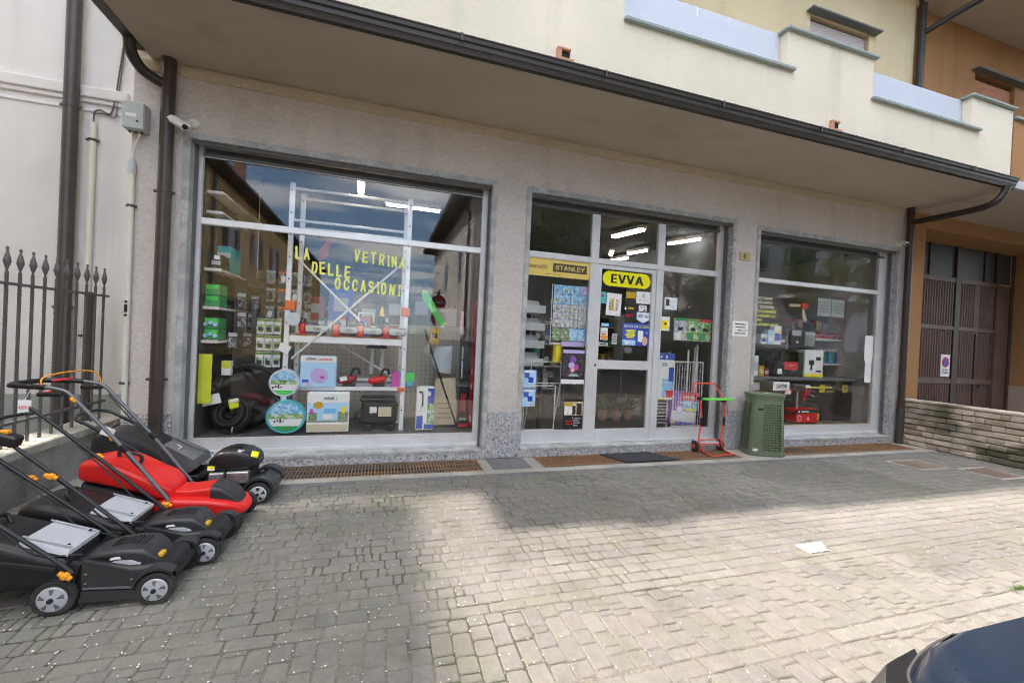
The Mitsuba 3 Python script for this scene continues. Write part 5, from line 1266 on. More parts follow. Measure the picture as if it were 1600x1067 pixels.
# hoses
def coil(label, c, R, r, n, tilt_x, tilt_z, m='black_rough', squash=1.0, wraps=4):
    k = thing('hose_coil', label, 'hose')
    M = trimesh.transformations.rotation_matrix(math.radians(tilt_z), (0, 0, 1)) @ trimesh.transformations.rotation_matrix(math.radians(tilt_x), (1, 0, 0))
    g = random.Random(hash(n) % 1000 + int(R * 100))
    for w in range(n):
        rr_ = R - g.uniform(0, .10); off = (w / max(1, n - 1) - .5) * .20; ph = g.uniform(0, 6)
        pts = []
        for i in range(40):
            a = 2 * math.pi * i / 40
            q = rr_ * (1 + .025 * math.sin(2 * a + ph))
            pts.append((q * math.cos(a), q * math.sin(a) * squash, off + .025 * math.sin(a + ph)))
        P = np.array(pts)
        def fn(u, v, P=P):
            i = int(round(u * 40)) % 40
            p, t = P[i], P[(i + 1) % 40] - P[i - 1]
            t = t / np.linalg.norm(t); nx = np.array((p[0], p[1], 0)); nx /= np.linalg.norm(nx); b = np.cross(t, nx)
            return p + r * (math.cos(2 * math.pi * v) * nx + math.sin(2 * math.pi * v) * b)
        q = ringmesh(fn, 40, 8); q.apply_transform(M); q.apply_translation(c)
        part(k, 'loop', q, m, smooth=True)
    return k
coil('big black hose coil standing at the left of the scaffold window', (-1.66, .78, .72), .40, .026, 9, 78, 12)
k = coil('smaller black hose coil with yellow label, in front of the big one', (-1.74, .55, .51), .215, .030, 8, 72, -8)
part(k, 'band', tube(smoothpath([(-1.70, .42, .30), (-1.69, .385, .36), (-1.68, .40, .42)], 4), .006, 6), 'paper_white')
part(k, 'sleeve', moved(rot(rbox(-.052, .052, -.04, .04, -.06, .06, .02), -12, (0, 1, 0)), (-1.70, .46, .655)), 'lime', smooth=40)
part(k, 'sleeve_label', moved(rot(box(-.045, .05, -.003, 0, -.018, .018), -15, (0, 1, 0)), (-1.69, .415, .70)), 'paper_white')
card('price_card', 'large white price card tilted on the black hose coils', 'price card', -2.035, -1.835, .645, .765, .43, 'paper_white', tilt=-14)
card('yellow_can', 'white bottle with a lime label above the hose coils', 'bottle', -1.90, -1.80, .98, 1.16, .62, 'paper_white', .09, [('label_panel', .0, 1, .5, 1, 'lime')])
# round hose packs
for label, cx, cz, rx, rz, y, rim in (('round hose pack with blue sky picture, upper of the two', -1.155, .92, .172, .172, .42, 'blister'), ('round hose pack with green rim, lower of the two', -1.108, .505, .222, .205, .36, 'teal')):
    k = thing('hose_pack', label, 'hose')
    def disc(r0, r1, y0, y1, m, nm, dx=0, dz=0):
        g = lathe([(0, 0), (1, 0), (1, 1), (0, 1)], (0, 0, 0), 'y', 40); g.apply_scale((r0, y1 - y0, r1)); g.apply_translation((cx + dx, y0, cz + dz)); part(k, nm, g, m, smooth=40)
    disc(rx, rz, y, y + .09, rim, 'coil')
    def half(z0, z1, t, m, nm):
        P = []
        for a in np.linspace(0, 2 * math.pi, 48, endpoint=False):
            P.append((cx + rx * .86 * math.cos(a), min(max(cz + rz * .86 * math.sin(a), cz + rz * z0), cz + rz * z1)))
        poly = Polygon(P).buffer(0)
        if poly.area > 1e-5: part(k, nm, xzprism(poly, y - t, y - .0002), m)
    half(-.9, .9, .002, 'paper_white', 'label_disc'); half(.12, .9, .003, 'print_blue', 'label_sky'); half(-.9, -.55, .003, 'bright_green' if rim == 'blister' else 'green_card', 'label_grass'); half(-.12, .2, .0036, 'print_garden', 'label_hedge')
    part(k, 'print_mark', [box(cx - .13 + .03 * i, cx - .11 + .03 * i, y - .0048, y - .0037, cz - .07 + .012 * (i % 2), cz - .045 + .012 * (i % 3)) for i in range(4)], 'pipe_grey')
    if rim == 'blister': part(k, 'hanger', box(cx - .03, cx + .03, y, y + .02, cz - rz - .05, cz - rz + .01), 'blister')
# product blister wall
g = 'green and white product cards behind the round hose packs'
for i in range(3):
    for j in range(3):
        x, z = -1.60 + .10 * i, 1.07 + .22 * j
        card('product_card', 'garden product card left of the scaffold, ' + ('bottom', 'middle', 'top')[j] + ' row, ' + ('left', 'centre', 'right')[i] + ' column', 'card', x, x + .092, z, z + .205, .88, 'paper_white', .012, [('picture', .08, .92, .12, .62, 'print_garden'), ('blister', .2, .8, .2, .45, 'dark_grey_plastic'), ('header', 0, 1, .82, .98, 'grass_green')], group=g)

# boxes on and under the lower deck
card('toy_box', 'pale blue and white carton with a pink oval picture, on the lower deck', 'box', -.985, -.565, .866, 1.262, .46, 'pale_blue', .16,
     [('white_top', 0, 1, .80, 1, 'paper_white'), ('oval', .28, .78, .12, .62, 'lilac', 'o'), ('dot', .55, .68, .28, .36, 'magenta'), ('bar', .06, .24, .15, .24, 'royal_blue'), ('badge', .18, .32, .05, .12, 'pink')],
     [('IPIERRE', .14, .87, .07, .28, 'ink_black'), ('Cool Mania', .46, .87, .07, .42, 'ink_red')])
card('irrigation_box', 'white carton with a flower garden picture, standing under the lower deck', 'box', -.88, -.385, .299, .80, .40, 'paper_white', .15,
     [('picture', .02, .98, .27, .75, 'pale_blue'), ('dark_strip', .02, .98, .25, .30, 'sage'), ('hedge', .04, .24, .30, .50, 'print_hedge'), ('hedge', .74, .98, .30, .52, 'print_hedge'), ('flower', .06, .16, .46, .60, 'magenta', 'o'), ('sun', .14, .38, .60, .78, 'amber', 'o'), ('flower', .80, .94, .48, .66, 'yellow_paint', 'o'), ('jet', .40, .70, .48, .60, 'sky_blue'), ('pale_strip', .38, .62, .33, .46, 'paper_white'), ('footer', .02, .98, .03, .20, 'beige')],
     [('IPIERRE', .40, .83, .06, .24, 'ink_black'), ('I', .67, .83, .07, .04, 'green_card')])
# chainsaws in a row on the upper deck
def chainsaw(label, x, z, body, flip=1, L=.23, y=.62, red='red_plastic'):
    k = thing('chainsaw', label, 'chainsaw')
    part(k, 'body', rbox(x, x + .085, y - .10, y + .10, z, z + .135, .03), body, smooth=40)
    part(k, 'handle', tube(smoothpath([(x - .02, y + .09, z + .05), (x - .01, y + .05, z + .17), (x + .05, y, z + .185), (x + .09, y - .05, z + .14)], 5), .011, 8), 'black_plastic', smooth=50)
    part(k, 'engine_top', rbox(x - .03, x + .05, y - .06, y + .12, z + .12, z + .165, .015), 'dark_grey_plastic', smooth=40)
    o = [(x + .085, z + .03), (x + .085 + L * .9, z + .028), (x + .085 + L, z + .05), (x + .085 + L, z + .085), (x + .085 + L * .9, z + .112), (x + .085, z + .11)]
    b = part(k, 'guide_bar', xzprism(Polygon(o), y - .105, y - .098), 'box_grey')
    part(b, 'chain', xzprism(Polygon(o).buffer(.008, join_style=2).difference(Polygon(o).buffer(-.002)), y - .1035, y - .0995), 'black_rough')
    part(b, 'lettering', text_at('ECHO', .030, x + .085 + L * .36, y - .1055, z + .052, True, .001, L * .32), 'ink_black')
    part(k, 'scabbard_base', box(x - .02, x + .10, y - .11, y + .1, z - .012, z - .0005), red)
chainsaw('orange red chainsaw at the left end of the upper deck', -1.04, 1.545, 'red_plastic', L=.27)
chainsaw('orange chainsaw second from the left on the upper deck', -.635, 1.545, 'clamp_orange')
chainsaw('bright orange chainsaw third from the left on the upper deck', -.335, 1.545, 'clamp_orange')
chainsaw('chainsaw with a red body at the right end of the upper deck', -.01, 1.545, 'red_plastic', L=.22)
for i in range(9):
    x = -1.0 + .135 * i
    card('spare_parts_box', ('blue', 'dark grey', 'pale grey', 'dark red', 'black')[i % 5] + ' carton, ' + ('first', 'second', 'third', 'fourth', 'fifth', 'sixth', 'seventh', 'eighth', 'ninth')[i] + ' from the left behind the chainsaws', 'box', x, x + .115, 1.531, 1.531 + (.17, .24, .20, .28)[i % 4], .80, ('royal_blue', 'dark_grey_plastic', 'box_grey', 'deep_red', 'black_plastic')[i % 5], .10, [('label_panel', .15, .85, .4, .8, ('paper_white', 'box_grey')[i % 2])], group='cartons in a row behind the chainsaws')
k = thing('garden_tool', 'black and yellow electric tool standing behind the chainsaws', 'tool')
part(k, 'body', lathe([(0, 1.54), (.05, 1.54), (.045, 1.70), (.055, 1.78), (.035, 1.83), (0, 1.83)], (-.03, .78, 0), 'z', 16), 'black_plastic', smooth=40)
part(k, 'cone', lathe([(.0, 1.83), (.042, 1.83), (.03, 1.88), (.008, 1.97), (0, 1.97)], (-.03, .78, 0), 'z', 16), 'yellow_paint', smooth=40)
k = thing('red_generator', 'red engine in a white tube frame behind the chainsaws', 'engine')
part(k, 'engine', rbox(-.30, -.18, .85, 1.0, 1.65, 1.80, .02), 'ink_red', smooth=40)
part(k, 'frame', tube(smoothpath([(-.34, .84, 1.54), (-.34, .84, 1.83), (-.31, .84, 1.86), (-.17, .84, 1.86), (-.14, .84, 1.83), (-.14, .84, 1.54)], 4), .011, 8), 'white_paint', smooth=50)
# trimmers on the lower deck
def trimmer(label, x, z, m, tag_=True):
    k = thing('hedge_trimmer', label, 'hedge trimmer')
    part(k, 'body', hull(np.vstack([trimesh.creation.icosphere(2, r).vertices + c for r, c in ((.045, (x + .04, .62, z + .07)), (.055, (x + .13, .62, z + .085)), (.04, (x + .20, .62, z + .10)))])), m, smooth=50)
    part(k, 'handle', tube(smoothpath([(x + .15, .62, z + .11), (x + .19, .62, z + .22), (x + .25, .62, z + .23), (x + .27, .62, z + .16)], 5), .018, 8), 'black_plastic', smooth=50)
    part(k, 'blade', [cbox(x + .20, x + .52, .61, .63, z + .07, z + .10, .003)] + [hull([(x + .22 + .03 * i, .612, z + .101), (x + .24 + .03 * i, .612, z + .101), (x + .23 + .03 * i, .612, z + .125), (x + .22 + .03 * i, .628, z + .101), (x + .24 + .03 * i, .628, z + .101), (x + .23 + .03 * i, .628, z + .125)]) for i in range(10)], 'box_grey')
    part(k, 'foot', rbox(x + .06, x + .22, .56, .68, z, z + .03, .01), 'black_plastic', smooth=40)
    if tag_: part(k, 'price_label', moved(rot(box(-.045, .045, -.003, 0, -.028, .028), -12, (0, 1, 0)), (x + .07, .56, z + .10)), 'paper_white')
trimmer('red hedge trimmer with a white label, left on the lower deck', -.55, .868, 'deep_red')
trimmer('red hedge trimmer without label, right on the lower deck', -.17, .868, 'red_plastic', False)
k = card('colour_box', 'purple, blue and green printed carton on the right of the lower deck', 'box', .14, .44, .866, 1.07, .58, 'purple', .15, [('panel', .0, .33, 0, 1, 'magenta'), ('panel', .33, .62, .0, 1, 'sky_blue'), ('panel', .62, 1, .35, 1, 'bright_green'), ('panel', .66, .96, .05, .4, 'teal'), ('panel', .36, .6, .5, .9, 'purple')])
k = thing('umbrella_frame', 'folded dark umbrella with white wrapping hanging behind the lower deck', 'umbrella')
part(k, 'wrap', [tube([(x, 1.2, .98), (x, 1.2, 1.36)], .035, 10) for x in (-.15, .0)], 'paper_white', smooth=50)
part(k, 'cap', hull([(-.24, 1.2, 1.36), (.08, 1.2, 1.36), (-.18, 1.2, 1.45), (.02, 1.2, 1.45), (-.08, 1.12, 1.38), (-.08, 1.27, 1.38)]), 'black_plastic')
# black machine with labels under the deck
k = thing('pump_unit', 'black plastic pump unit with two white labels under the lower deck', 'pump')
part(k, 'body', rbox(-.24, .23, .52, .80, .36, .68, .06), 'black_rough', smooth=40)
part(k, 'top_plate', rbox(-.26, .20, .50, .82, .67, .72, .02), 'black_plastic', smooth=40)
part(k, 'label_plate', box(-.13, -.04, .512, .5195, .52, .60), 'paper_white'); part(k, 'label_plate', box(-.02, .15, .512, .5195, .47, .60), 'beige')
part(k, 'pipe', tube(smoothpath([(-.24, .6, .55), (-.30, .58, .50), (-.29, .58, .42), (-.22, .6, .38)], 5), .018, 8), 'black_plastic', smooth=50)
part(k, 'foot', [rbox(-.2, -.1, .52, .8, .277, .36, .01), rbox(.1, .2, .52, .8, .277, .36, .01)], 'black_plastic')
# tall sprayer box, sack, rods
card('sprayer_box', 'tall white carton with a green sprayer picture beside the scaffold', 'box', .475, .71, .299, .885, .42, 'paper_white', .13,
     [('green_side', .62, 1, .15, .62, 'print_garden'), ('blue_panel', .62, 1, .62, .97, 'royal_blue'), ('navy_block', .02, .38, .03, .33, 'royal_blue'), ('blue_foot', .45, 1, .02, .14, 'royal_blue'), ('white_gap', .62, .8, .80, .90, 'paper_white'), ('lance', .30, .38, .55, .85, 'ink_black'), ('grip', .10, .34, .86, .90, 'ink_black')],
     [('7', .16, .44, .10, .14, 'box_grey')])
k = thing('paper_sack', 'beige paper sack with faded print leaning at the back right of the window', 'sack')
part(k, 'body', hull([(.72, .72, .30), (1.10, .72, .30), (.70, .86, .30), (1.12, .86, .30), (.74, .74, .62), (1.08, .74, .62), (.78, .80, .97), (1.05, .80, .98), (.76, .9, .95)]), 'beige', smooth=30)
part(k, 'print_line', [box(.78 + .02 * (i % 3), 1.0 + .02 * (i % 2), .7185 - .0, .722, .40 + .07 * i, .412 + .07 * i) for i in range(4)], 'brown_card')
k = thing('black_rod', 'long black telescopic rod leaning across the right part of the scaffold window', 'rod')
part(k, 'rod', tube([(1.06, .55, .31), (.80, .58, 1.0), (.55, .62, 1.68)], .012, 8), 'black_plastic', smooth=50)
part(k, 'joint', [tube([(.80, .58, 1.0), (.775, .58, 1.06)], .020, 8), tube([(.60, .614, 1.545), (.58, .616, 1.60)], .018, 8)], 'black_plastic')
k = thing('tool_carton', 'tall narrow black carton with red lower end at the right of the scaffold window', 'box')
part(k, 'body', cbox(1.075, 1.215, .56, .68, .299, 1.62, .004), 'black_plastic')
part(k, 'red_end', box(1.074, 1.216, .558, .5598, .299, .345), 'ink_red'); part(k, 'red_mark', box(1.10, 1.18, .557, .5598, .52, .78), 'deep_red')
part(k, 'grey_strip', [box(1.09, 1.11, .557, .5598, 1.0, 1.25), box(1.09, 1.11, .557, .5598, 1.28, 1.45)], 'box_grey')
part(k, 'lettering', text_at('EFCO', .03, 1.09, .5565, .40, True, .001, .1), 'paper_white')
k = card('red_post', 'tall deep red post carton at the far right of the scaffold window', 'box', 1.222, 1.29, .299, 2.12, .56, 'deep_red', .07, [('mark', .3, .6, .04, .09, 'paper_white'), ('mark', .3, .5, .3, .34, 'pink'), ('mark', .3, .5, .42, .46, 'pink')])
k = thing('pole_saw', 'bright green bladed pole saw hanging diagonally right of the scaffold', 'saw')
part(k, 'sheath', xzprism(Polygon([(.46, 2.27), (.58, 2.235), (.70, 2.05), (.79, 1.90), (.87, 1.77), (.80, 1.735), (.66, 1.93), (.55, 2.08)]), .80, .83), 'bright_green', smooth=30)
part(k, 'tip', xzprism(Polygon([(.805, 1.73), (.868, 1.765), (.86, 1.735), (.82, 1.715)]), .795, .835), 'paper_white')
part(k, 'head', rbox(.36, .52, .78, .86, 2.18, 2.32, .03), 'black_plastic', smooth=40)
k = thing('hanging_fan', 'dark round pan hanging on a cord left of the scaffold', 'pan')
part(k, 'pan', lathe([(0, 0), (.10, 0), (.105, .02), (.09, .04), (0, .05)], (-1.63, .90, 2.135), 'y', 30), 'dark_lens', smooth=40)
part(k, 'rim', box(-1.72, -1.54, .893, .8995, 2.11, 2.155), 'dark_grey_plastic'); part(k, 'cord', tube([(-1.63, .92, 2.23), (-1.635, .92, 3.61)], .004, 5), 'beige')
card('yellow_bag', 'black and yellow bagged tool hanging at the right behind the rods', 'bag', .665, .80, 1.47, 1.71, .90, 'amber', .03, [('dark_middle', .2, .8, .35, .65, 'black_plastic')])
card('pink_strip', 'narrow pink and white hanging strip at the right of the window', 'strip', 1.10, 1.15, 1.63, 1.98, .85, 'pink', .01, [('white_foot', 0, 1, 0, .35, 'paper_white')])
k = thing('clear_bag', 'pale blue clear plastic bag of tools on the right of the pegboard', 'bag')
part(k, 'bag', hull([(.76, 1.0, 1.42), (1.02, .95, 1.45), (.80, .9, 1.05), (1.0, .92, 1.03), (.72, 1.1, 1.2), (1.05, 1.1, 1.25), (.9, .88, 1.3)]), 'blister', smooth=40)
k = thing('red_banner', 'small deep red pennant hanging inside near the word LA', 'pennant')
part(k, 'cloth', xzprism(Polygon([(-.93, 2.60), (-.84, 2.62), (-.76, 2.90), (-.82, 2.91), (-.92, 2.76)]), 1.2, 1.21), 'deep_red')
k = thing('pegboard_panel', 'beige pegboard panel across the back of the scaffold window', 'panel')
part(k, 'board', box(-1.25, 1.28, 1.46, 1.50, .276, 1.74), 'pegboard')
part(k, 'holes', cat([box(-1.15 + .07 * i - .007, -1.15 + .07 * i + .007, 1.456, 1.4605, .40 + .07 * j - .007, .40 + .07 * j + .007) for i in range(34) for j in range(18)]), 'ink_black', kind='stuff')
for i in range(6):
    card('back_carton', ('dark red', 'blue', 'dark grey', 'black', 'dark grey', 'pale grey')[i] + ' carton on top of the pegboard, ' + ('first', 'second', 'third', 'fourth', 'fifth', 'sixth')[i] + ' from the left', 'box', -1.2 + .4 * i, -.86 + .4 * i, 1.745, 1.745 + (.35, .5, .3, .45, .55, .3)[i], 1.46, ('deep_red', 'royal_blue', 'dark_grey_plastic', 'black_plastic', 'dark_grey_plastic', 'box_grey')[i], .3, [('label_panel', .2, .8, .3, .7, 'box_grey')], group='dark cartons on the pegboard')

# --- door front: banner, cards, posters, stickers
g2 = YG - .005
card('sticker_banner', 'yellow banner with a brown lettered block across the top of the left door pane', 'banner', 1.893, 2.866, 2.515, 2.765, g2, 'banner_yellow', .002, [('dark_block', .40, .95, .30, .78, 'trunk'), ('thin_line', .28, .52, .13, .16, 'brown_card')], [('Utensili', -.06, .42, .22, .37, 'brown_card'), ('STANLEY', .435, .42, .24, .48, 'banner_yellow')])
k = thing('blister_rack', 'hanging rack of small blister packs in the left door pane', 'rack')
part(k, 'frame', [box(2.325, 2.335, .29, .30, 1.56, 2.43), box(2.88, 2.89, .29, .30, 1.56, 2.43), box(2.325, 2.89, .285, .2895, 1.555, 1.575)], 'white_paint')
cols = [('print_blue', 2.285, 2.42), ('print_blue', 2.145, 2.28), ('print_steel', 2.03, 2.14), ('print_steel', 1.92, 2.025), ('print_steel', 1.80, 1.915)]
for r_, (m_, z0, z1) in enumerate(cols):
    for c_ in range(4):
        x = 2.345 + .135 * c_
        pk = part(k, 'blister_pack', cbox(x, x + .128, .27, .279, z0, z1, .002), m_)
        part(pk, 'article', lathe([(0, 0), (.028, 0), (.020, -.014), (0, -.014)], (x + .064, .2695, (z0 + z1) / 2 - .01), 'y', 10), ('steel', 'brass', 'cast_alu')[(r_ + c_) % 3], smooth=40)
        if r_ > 1: part(pk, 'article', lathe([(0, 0), (.016, 0), (.012, -.012), (0, -.012)], (x + .03, .2695, z0 + .03), 'y', 8), 'chrome', smooth=40)
for c_ in range(4):
    x = 2.345 + .135 * c_
    pk = part(k, 'blister_pack', cbox(x, x + .128, .27, .279, 1.61, 1.79, .002), 'print_hedge' if c_ < 2 else 'print_blue')
    part(pk, 'article', [lathe([(0, 0), (.018, 0), (.012, -.012), (0, -.012)], (x + .035 + .05 * q, .2695, 1.66 + .06 * (q % 2)), 'y', 8) for q in range(2)], 'chrome', smooth=40)
card('price_card', 'small pale violet price card at the top of the blister rack', 'price card', 2.77, 2.885, 2.30, 2.42, .262, 'lilac', .002, [('white_square', .3, .7, .1, .5, 'paper_white')])
k = thing('yellow_tube', 'upright yellow tube below the blister rack', 'tube')
part(k, 'tube', lathe([(0, 1.285), (.06, 1.285), (.06, 1.535), (0, 1.535)], (2.475, .36, 0), 'z', 20), 'yellow_paint', smooth=40); part(k, 'cap', lathe([(0, 1.5355), (.055, 1.5355), (.055, 1.55), (0, 1.55)], (2.475, .36, 0), 'z', 20), 'yellow_paint')
k = thing('grey_display_stand', 'tall grey tiered display stand at the left edge of the door front', 'display stand')
for i in range(4): part(k, 'tray', [cbox(1.96, 2.29, .42, .62, 1.22 + .26 * i, 1.235 + .26 * i, .003), box(1.96, 2.29, .415, .4198, 1.22 + .26 * i, 1.33 + .26 * i), hull([(1.99, .5, 1.236 + .26 * i), (2.26, .5, 1.236 + .26 * i), (2.02, .58, 1.41 + .26 * i), (2.23, .58, 1.41 + .26 * i), (2.1, .6, 1.236 + .26 * i)])], 'box_grey')
part(k, 'upright', [box(1.945, 1.9595, .45, .6, .101, 2.3), box(2.2905, 2.305, .45, .6, .101, 2.3)], 'dark_grey_plastic')
card('event_poster', 'black poster with purple and pink figure, pinned in the left door pane', 'poster', 2.49, 2.855, .985, 1.48, g2, 'ink_black', .002,
     [('white_foot', 0, 1, 0, .13, 'paper_white'), ('white_head', .03, .97, .90, 1, 'lilac'), ('dark_print', .05, .95, .20, .88, 'print_dark'), ('figure', .36, .62, .62, .82, 'purple', 'o'), ('figure', .28, .56, .46, .64, 'lilac', 'o'), ('figure', .52, .74, .40, .56, 'magenta', 'o'), ('figure', .38, .56, .34, .48, 'pink', 'o'), ('grey_line', .3, .74, .22, .26, 'box_grey'), ('grey_line', .36, .68, .27, .30, 'box_grey')])
card('price_card', 'pale violet shelf strip above the black event poster', 'price card', 2.50, 2.865, 1.525, 1.60, .27, 'lilac', .004)
card('keys_poster', 'dark poster with phone cases picture at the foot of the left door pane', 'poster', 2.555, 2.864, .318, .762, g2, 'ink_black', .002,
     [('picture', .02, .98, .46, .92, 'print_warm'), ('white_case', .05, .20, .50, .75, 'paper_white'), ('white_case', .24, .40, .50, .75, 'paper_white'), ('dark_case', .44, .60, .48, .78, 'dark_grey_plastic'), ('dark_case', .66, .92, .48, .86, 'dark_grey_plastic'), ('warm_glow', .05, .42, .78, .90, 'amber'), ('red_bar', .08, .5, .26, .29, 'ink_red'), ('red_bar', .12, .5, .17, .20, 'ink_red'), ('white_line', .55, .9, .35, .38, 'box_grey'), ('white_line', .58, .8, .28, .31, 'box_grey'), ('blue_tick', .53, .57, .28, .31, 'pale_blue'), ('white_line', .58, .86, .20, .23, 'box_grey'), ('blue_tick', .53, .57, .20, .23, 'pale_blue'), ('white_line', .58, .74, .12, .15, 'box_grey'), ('blue_tick', .53, .57, .12, .15, 'pale_blue')],
     [('1', .44, .33, .08, .05, 'paper_white')])
for i, (z0, z1) in enumerate(((.655, .90), (.92, 1.17))):
    card('blue_sticker', ('lower', 'upper')[i] + ' light blue sticker with dark blue marks at the left edge of the door front', 'sticker', 1.897, 2.105, z0, z1, g2, 'pale_blue', .0015, [('mark', .15, .5, .55, .85, 'royal_blue'), ('mark', .45, .8, .3, .6, 'ink_blue'), ('mark', .65, .95, .05, .25, 'beige'), ('white_band', .2, .8, .86, .97, 'paper_white')])
def wire_frame(label, x0, x1, z0, z1, y, bars=0, r=.007):
    k = thing('wire_rack', label, 'wire rack')
    part(k, 'outline', [tube([(x0, y, z0), (x0, y, z1)], r, 8), tube([(x1, y, z0), (x1, y, z1)], r, 8), tube([(x0, y, z1), (x1, y, z1)], r, 8), tube([(x0, y, z0), (x1, y, z0)], r, 8)], 'white_paint')
    for i in range(bars):
        x = x0 + (x1 - x0) * (i + 1) / (bars + 1); part(k, 'wire', tube([(x, y, z0), (x, y, z1)], r * .5, 6), 'white_paint')
    part(k, 'leg', [tube([(x, y, z0), (x, y + .25, .101)], r, 8) for x in (x0, x1)], 'white_paint')
wire_frame('open white wire frame low in the left door pane', 1.97, 2.45, .30, .94, .30)
wire_frame('small white wire frame behind, below the yellow tube', 2.09, 2.56, .97, 1.285, .38)
wire_frame('white wire rack with thin bars behind the right door pane', 4.56, 5.12, .30, 1.355, .36, 10, .008)
# on the door
k = thing('oval_sign', 'bright yellow oval sign with black capitals at the top of the glass door', 'sign')
def stadium(x0, x1, z0, z1):
    r = (z1 - z0) / 2
    return Polygon([(x1 - r + r * math.sin(a), (z0 + z1) / 2 + r * math.cos(a)) for a in np.linspace(0, math.pi, 20)] + [(x0 + r - r * math.sin(a), (z0 + z1) / 2 - r * math.cos(a)) for a in np.linspace(0, math.pi, 20)])
g3 = YG + .004
part(k, 'border', xzprism(stadium(3.07, 3.93, 2.445, 2.70), g3 - .002, g3), 'ink_black')
part(k, 'face', xzprism(stadium(3.086, 3.914, 2.46, 2.685), g3 - .0035, g3 - .0021), 'sign_yellow')
for c, x, w in (('E', 3.225, .088), ('V', 3.345, .125), ('V', 3.49, .125), ('A', 3.64, .135)):
    part(k, 'letter', [text_at(c, .125, x + e, g3 - .0037 - e * .05, 2.513, True, .001, w) for e in (0, .012)], 'ink_black')
def st(label, x0, x1, z0, z1, m, prints=(), texts=(), tilt=0, name='door_sticker', cat_='sticker'): return card(name, label, cat_, x0, x1, z0, z1, g3 - .002, m, .0015, prints, texts, None, tilt)
st('teal sticker at the left edge of the glass door', 3.068, 3.165, 2.192, 2.363, 'teal', [('red_flash', .1, .6, .6, .9, 'ink_red', 't')])
st('white sheet with a photograph of a bright room, taped on the door', 3.17, 3.42, 2.02, 2.355, 'paper_white', [('photo', .18, .80, .22, .75, 'print_warm'), ('photo_door', .36, .46, .24, .70, 'amber'), ('photo_light', .50, .62, .30, .74, 'paper_white'), ('photo_dark', .20, .28, .24, .6, 'sage')], tilt=2)
st('dull amber sticker beside the white photograph sheet', 3.50, 3.668, 2.285, 2.398, 'amber', [('dark_line', .05, .95, .0, .15, 'ink_black')])
st('white square sticker with a small emblem below the oval sign', 3.678, 3.93, 2.232, 2.416, 'paper_white', [('emblem_ring', .38, .62, .52, .85, 'box_grey', 'o'), ('emblem_inner', .42, .58, .58, .79, 'paper_white', 'o'), ('pink_line', .1, .85, .28, .34, 'pink')], [('G', .45, .60, .14, .08, 'trunk')])
st('small grey white sticker over the blue shield', 3.73, 3.87, 2.115, 2.208, 'paper_white', [('grey_mark', .15, .8, .55, .8, 'box_grey'), ('dark_mark', .6, .85, .1, .35, 'dark_grey_plastic')])
st('black sticker with white and yellow marks, left of the blue shield', 3.47, 3.66, 2.11, 2.19, 'ink_black', [('white_mark', .05, .25, .2, .8, 'paper_white', 't'), ('yellow_mark', .4, .92, .3, .7, 'amber')])
st('black sticker with red letters above the click poster', 3.49, 3.645, 1.985, 2.085, 'ink_black', [], [('AEG', .1, .3, .5, .8, 'ink_red')])
k = thing('shield_sticker', 'white and blue shield sticker with lettering on the glass door', 'sticker')
part(k, 'shield', xzprism(Polygon([(3.70, 2.10), (3.925, 2.10), (3.925, 1.985), (3.815, 1.935), (3.70, 1.985)]), g3 - .002, g3 - .0005), 'pale_blue')
part(k, 'field', xzprism(Polygon([(3.71, 2.09), (3.915, 2.09), (3.915, 1.99), (3.815, 1.948), (3.71, 1.99)]), g3 - .003, g3 - .0021), 'paper_white')
part(k, 'lettering', text_at('WD-40', .055, 3.722, g3 - .0032, 2.018, True, .001, .183), 'ink_blue')
card('click_poster', 'blue and yellow poster with a hand holding a white card, on the glass door', 'poster', 3.465, 3.93, 1.585, 1.925, g3 - .002, 'royal_blue', .0015,
     [('dark_right', .52, 1, .0, .80, 'ink_blue'), ('sky_left', .0, .5, .0, .25, 'print_blue'), ('yellow_line', .12, .48, .62, .70, 'yellow_paint'), ('yellow_line', .16, .46, .52, .60, 'lime'), ('yellow_line', .1, .48, .42, .50, 'yellow_paint'), ('yellow_line', .16, .42, .34, .40, 'yellow_paint'), ('white_card', .58, .78, .18, .68, 'paper_white'), ('hand', .74, .96, .02, .42, 'skin_tone', 'o'), ('white_box', .1, .3, .06, .2, 'paper_white'), ('white_box', .34, .46, .06, .2, 'pale_blue'), ('lilac_star', .88, .96, .56, .66, 'lilac', 't')],
     [('BASTA UN', .06, .80, .11, .50, 'paper_white'), ('CLICK!', .60, .80, .11, .38, 'lime')])
st('orange and white payment card sticker on the left of the door', 3.095, 3.215, 1.65, 1.83, 'paper_white', [('orange', .1, .9, .05, .35, 'orange_plastic'), ('red', .1, .45, .4, .55, 'ink_red', 'o'), ('amber', .4, .8, .4, .55, 'amber', 'o'), ('grey', .1, .9, .65, .72, 'box_grey')])
st('small blue bar sticker above the payment card sticker', 3.10, 3.232, 1.851, 1.90, 'sky_blue', [('white_line', .1, .9, .35, .6, 'paper_white')])
st('narrow grey opening hours strip on the door', 3.29, 3.376, 1.59, 1.752, 'box_grey', [('line', .15, .85, .2 + .15 * i, .25 + .15 * i, 'pipe_grey') for i in range(5)])
st('small grey push plate sticker above the door rail', 3.072, 3.226, 1.56, 1.61, 'box_grey', [('dark_line', .15, .85, .35, .65, 'ink_black')])
st('round worn grey sticker under the click poster', 3.49, 3.66, 1.46, 1.57, 'dark_grey_plastic', [('ring', .1, .9, .1, .9, 'mid_grey_plastic', 'o')])
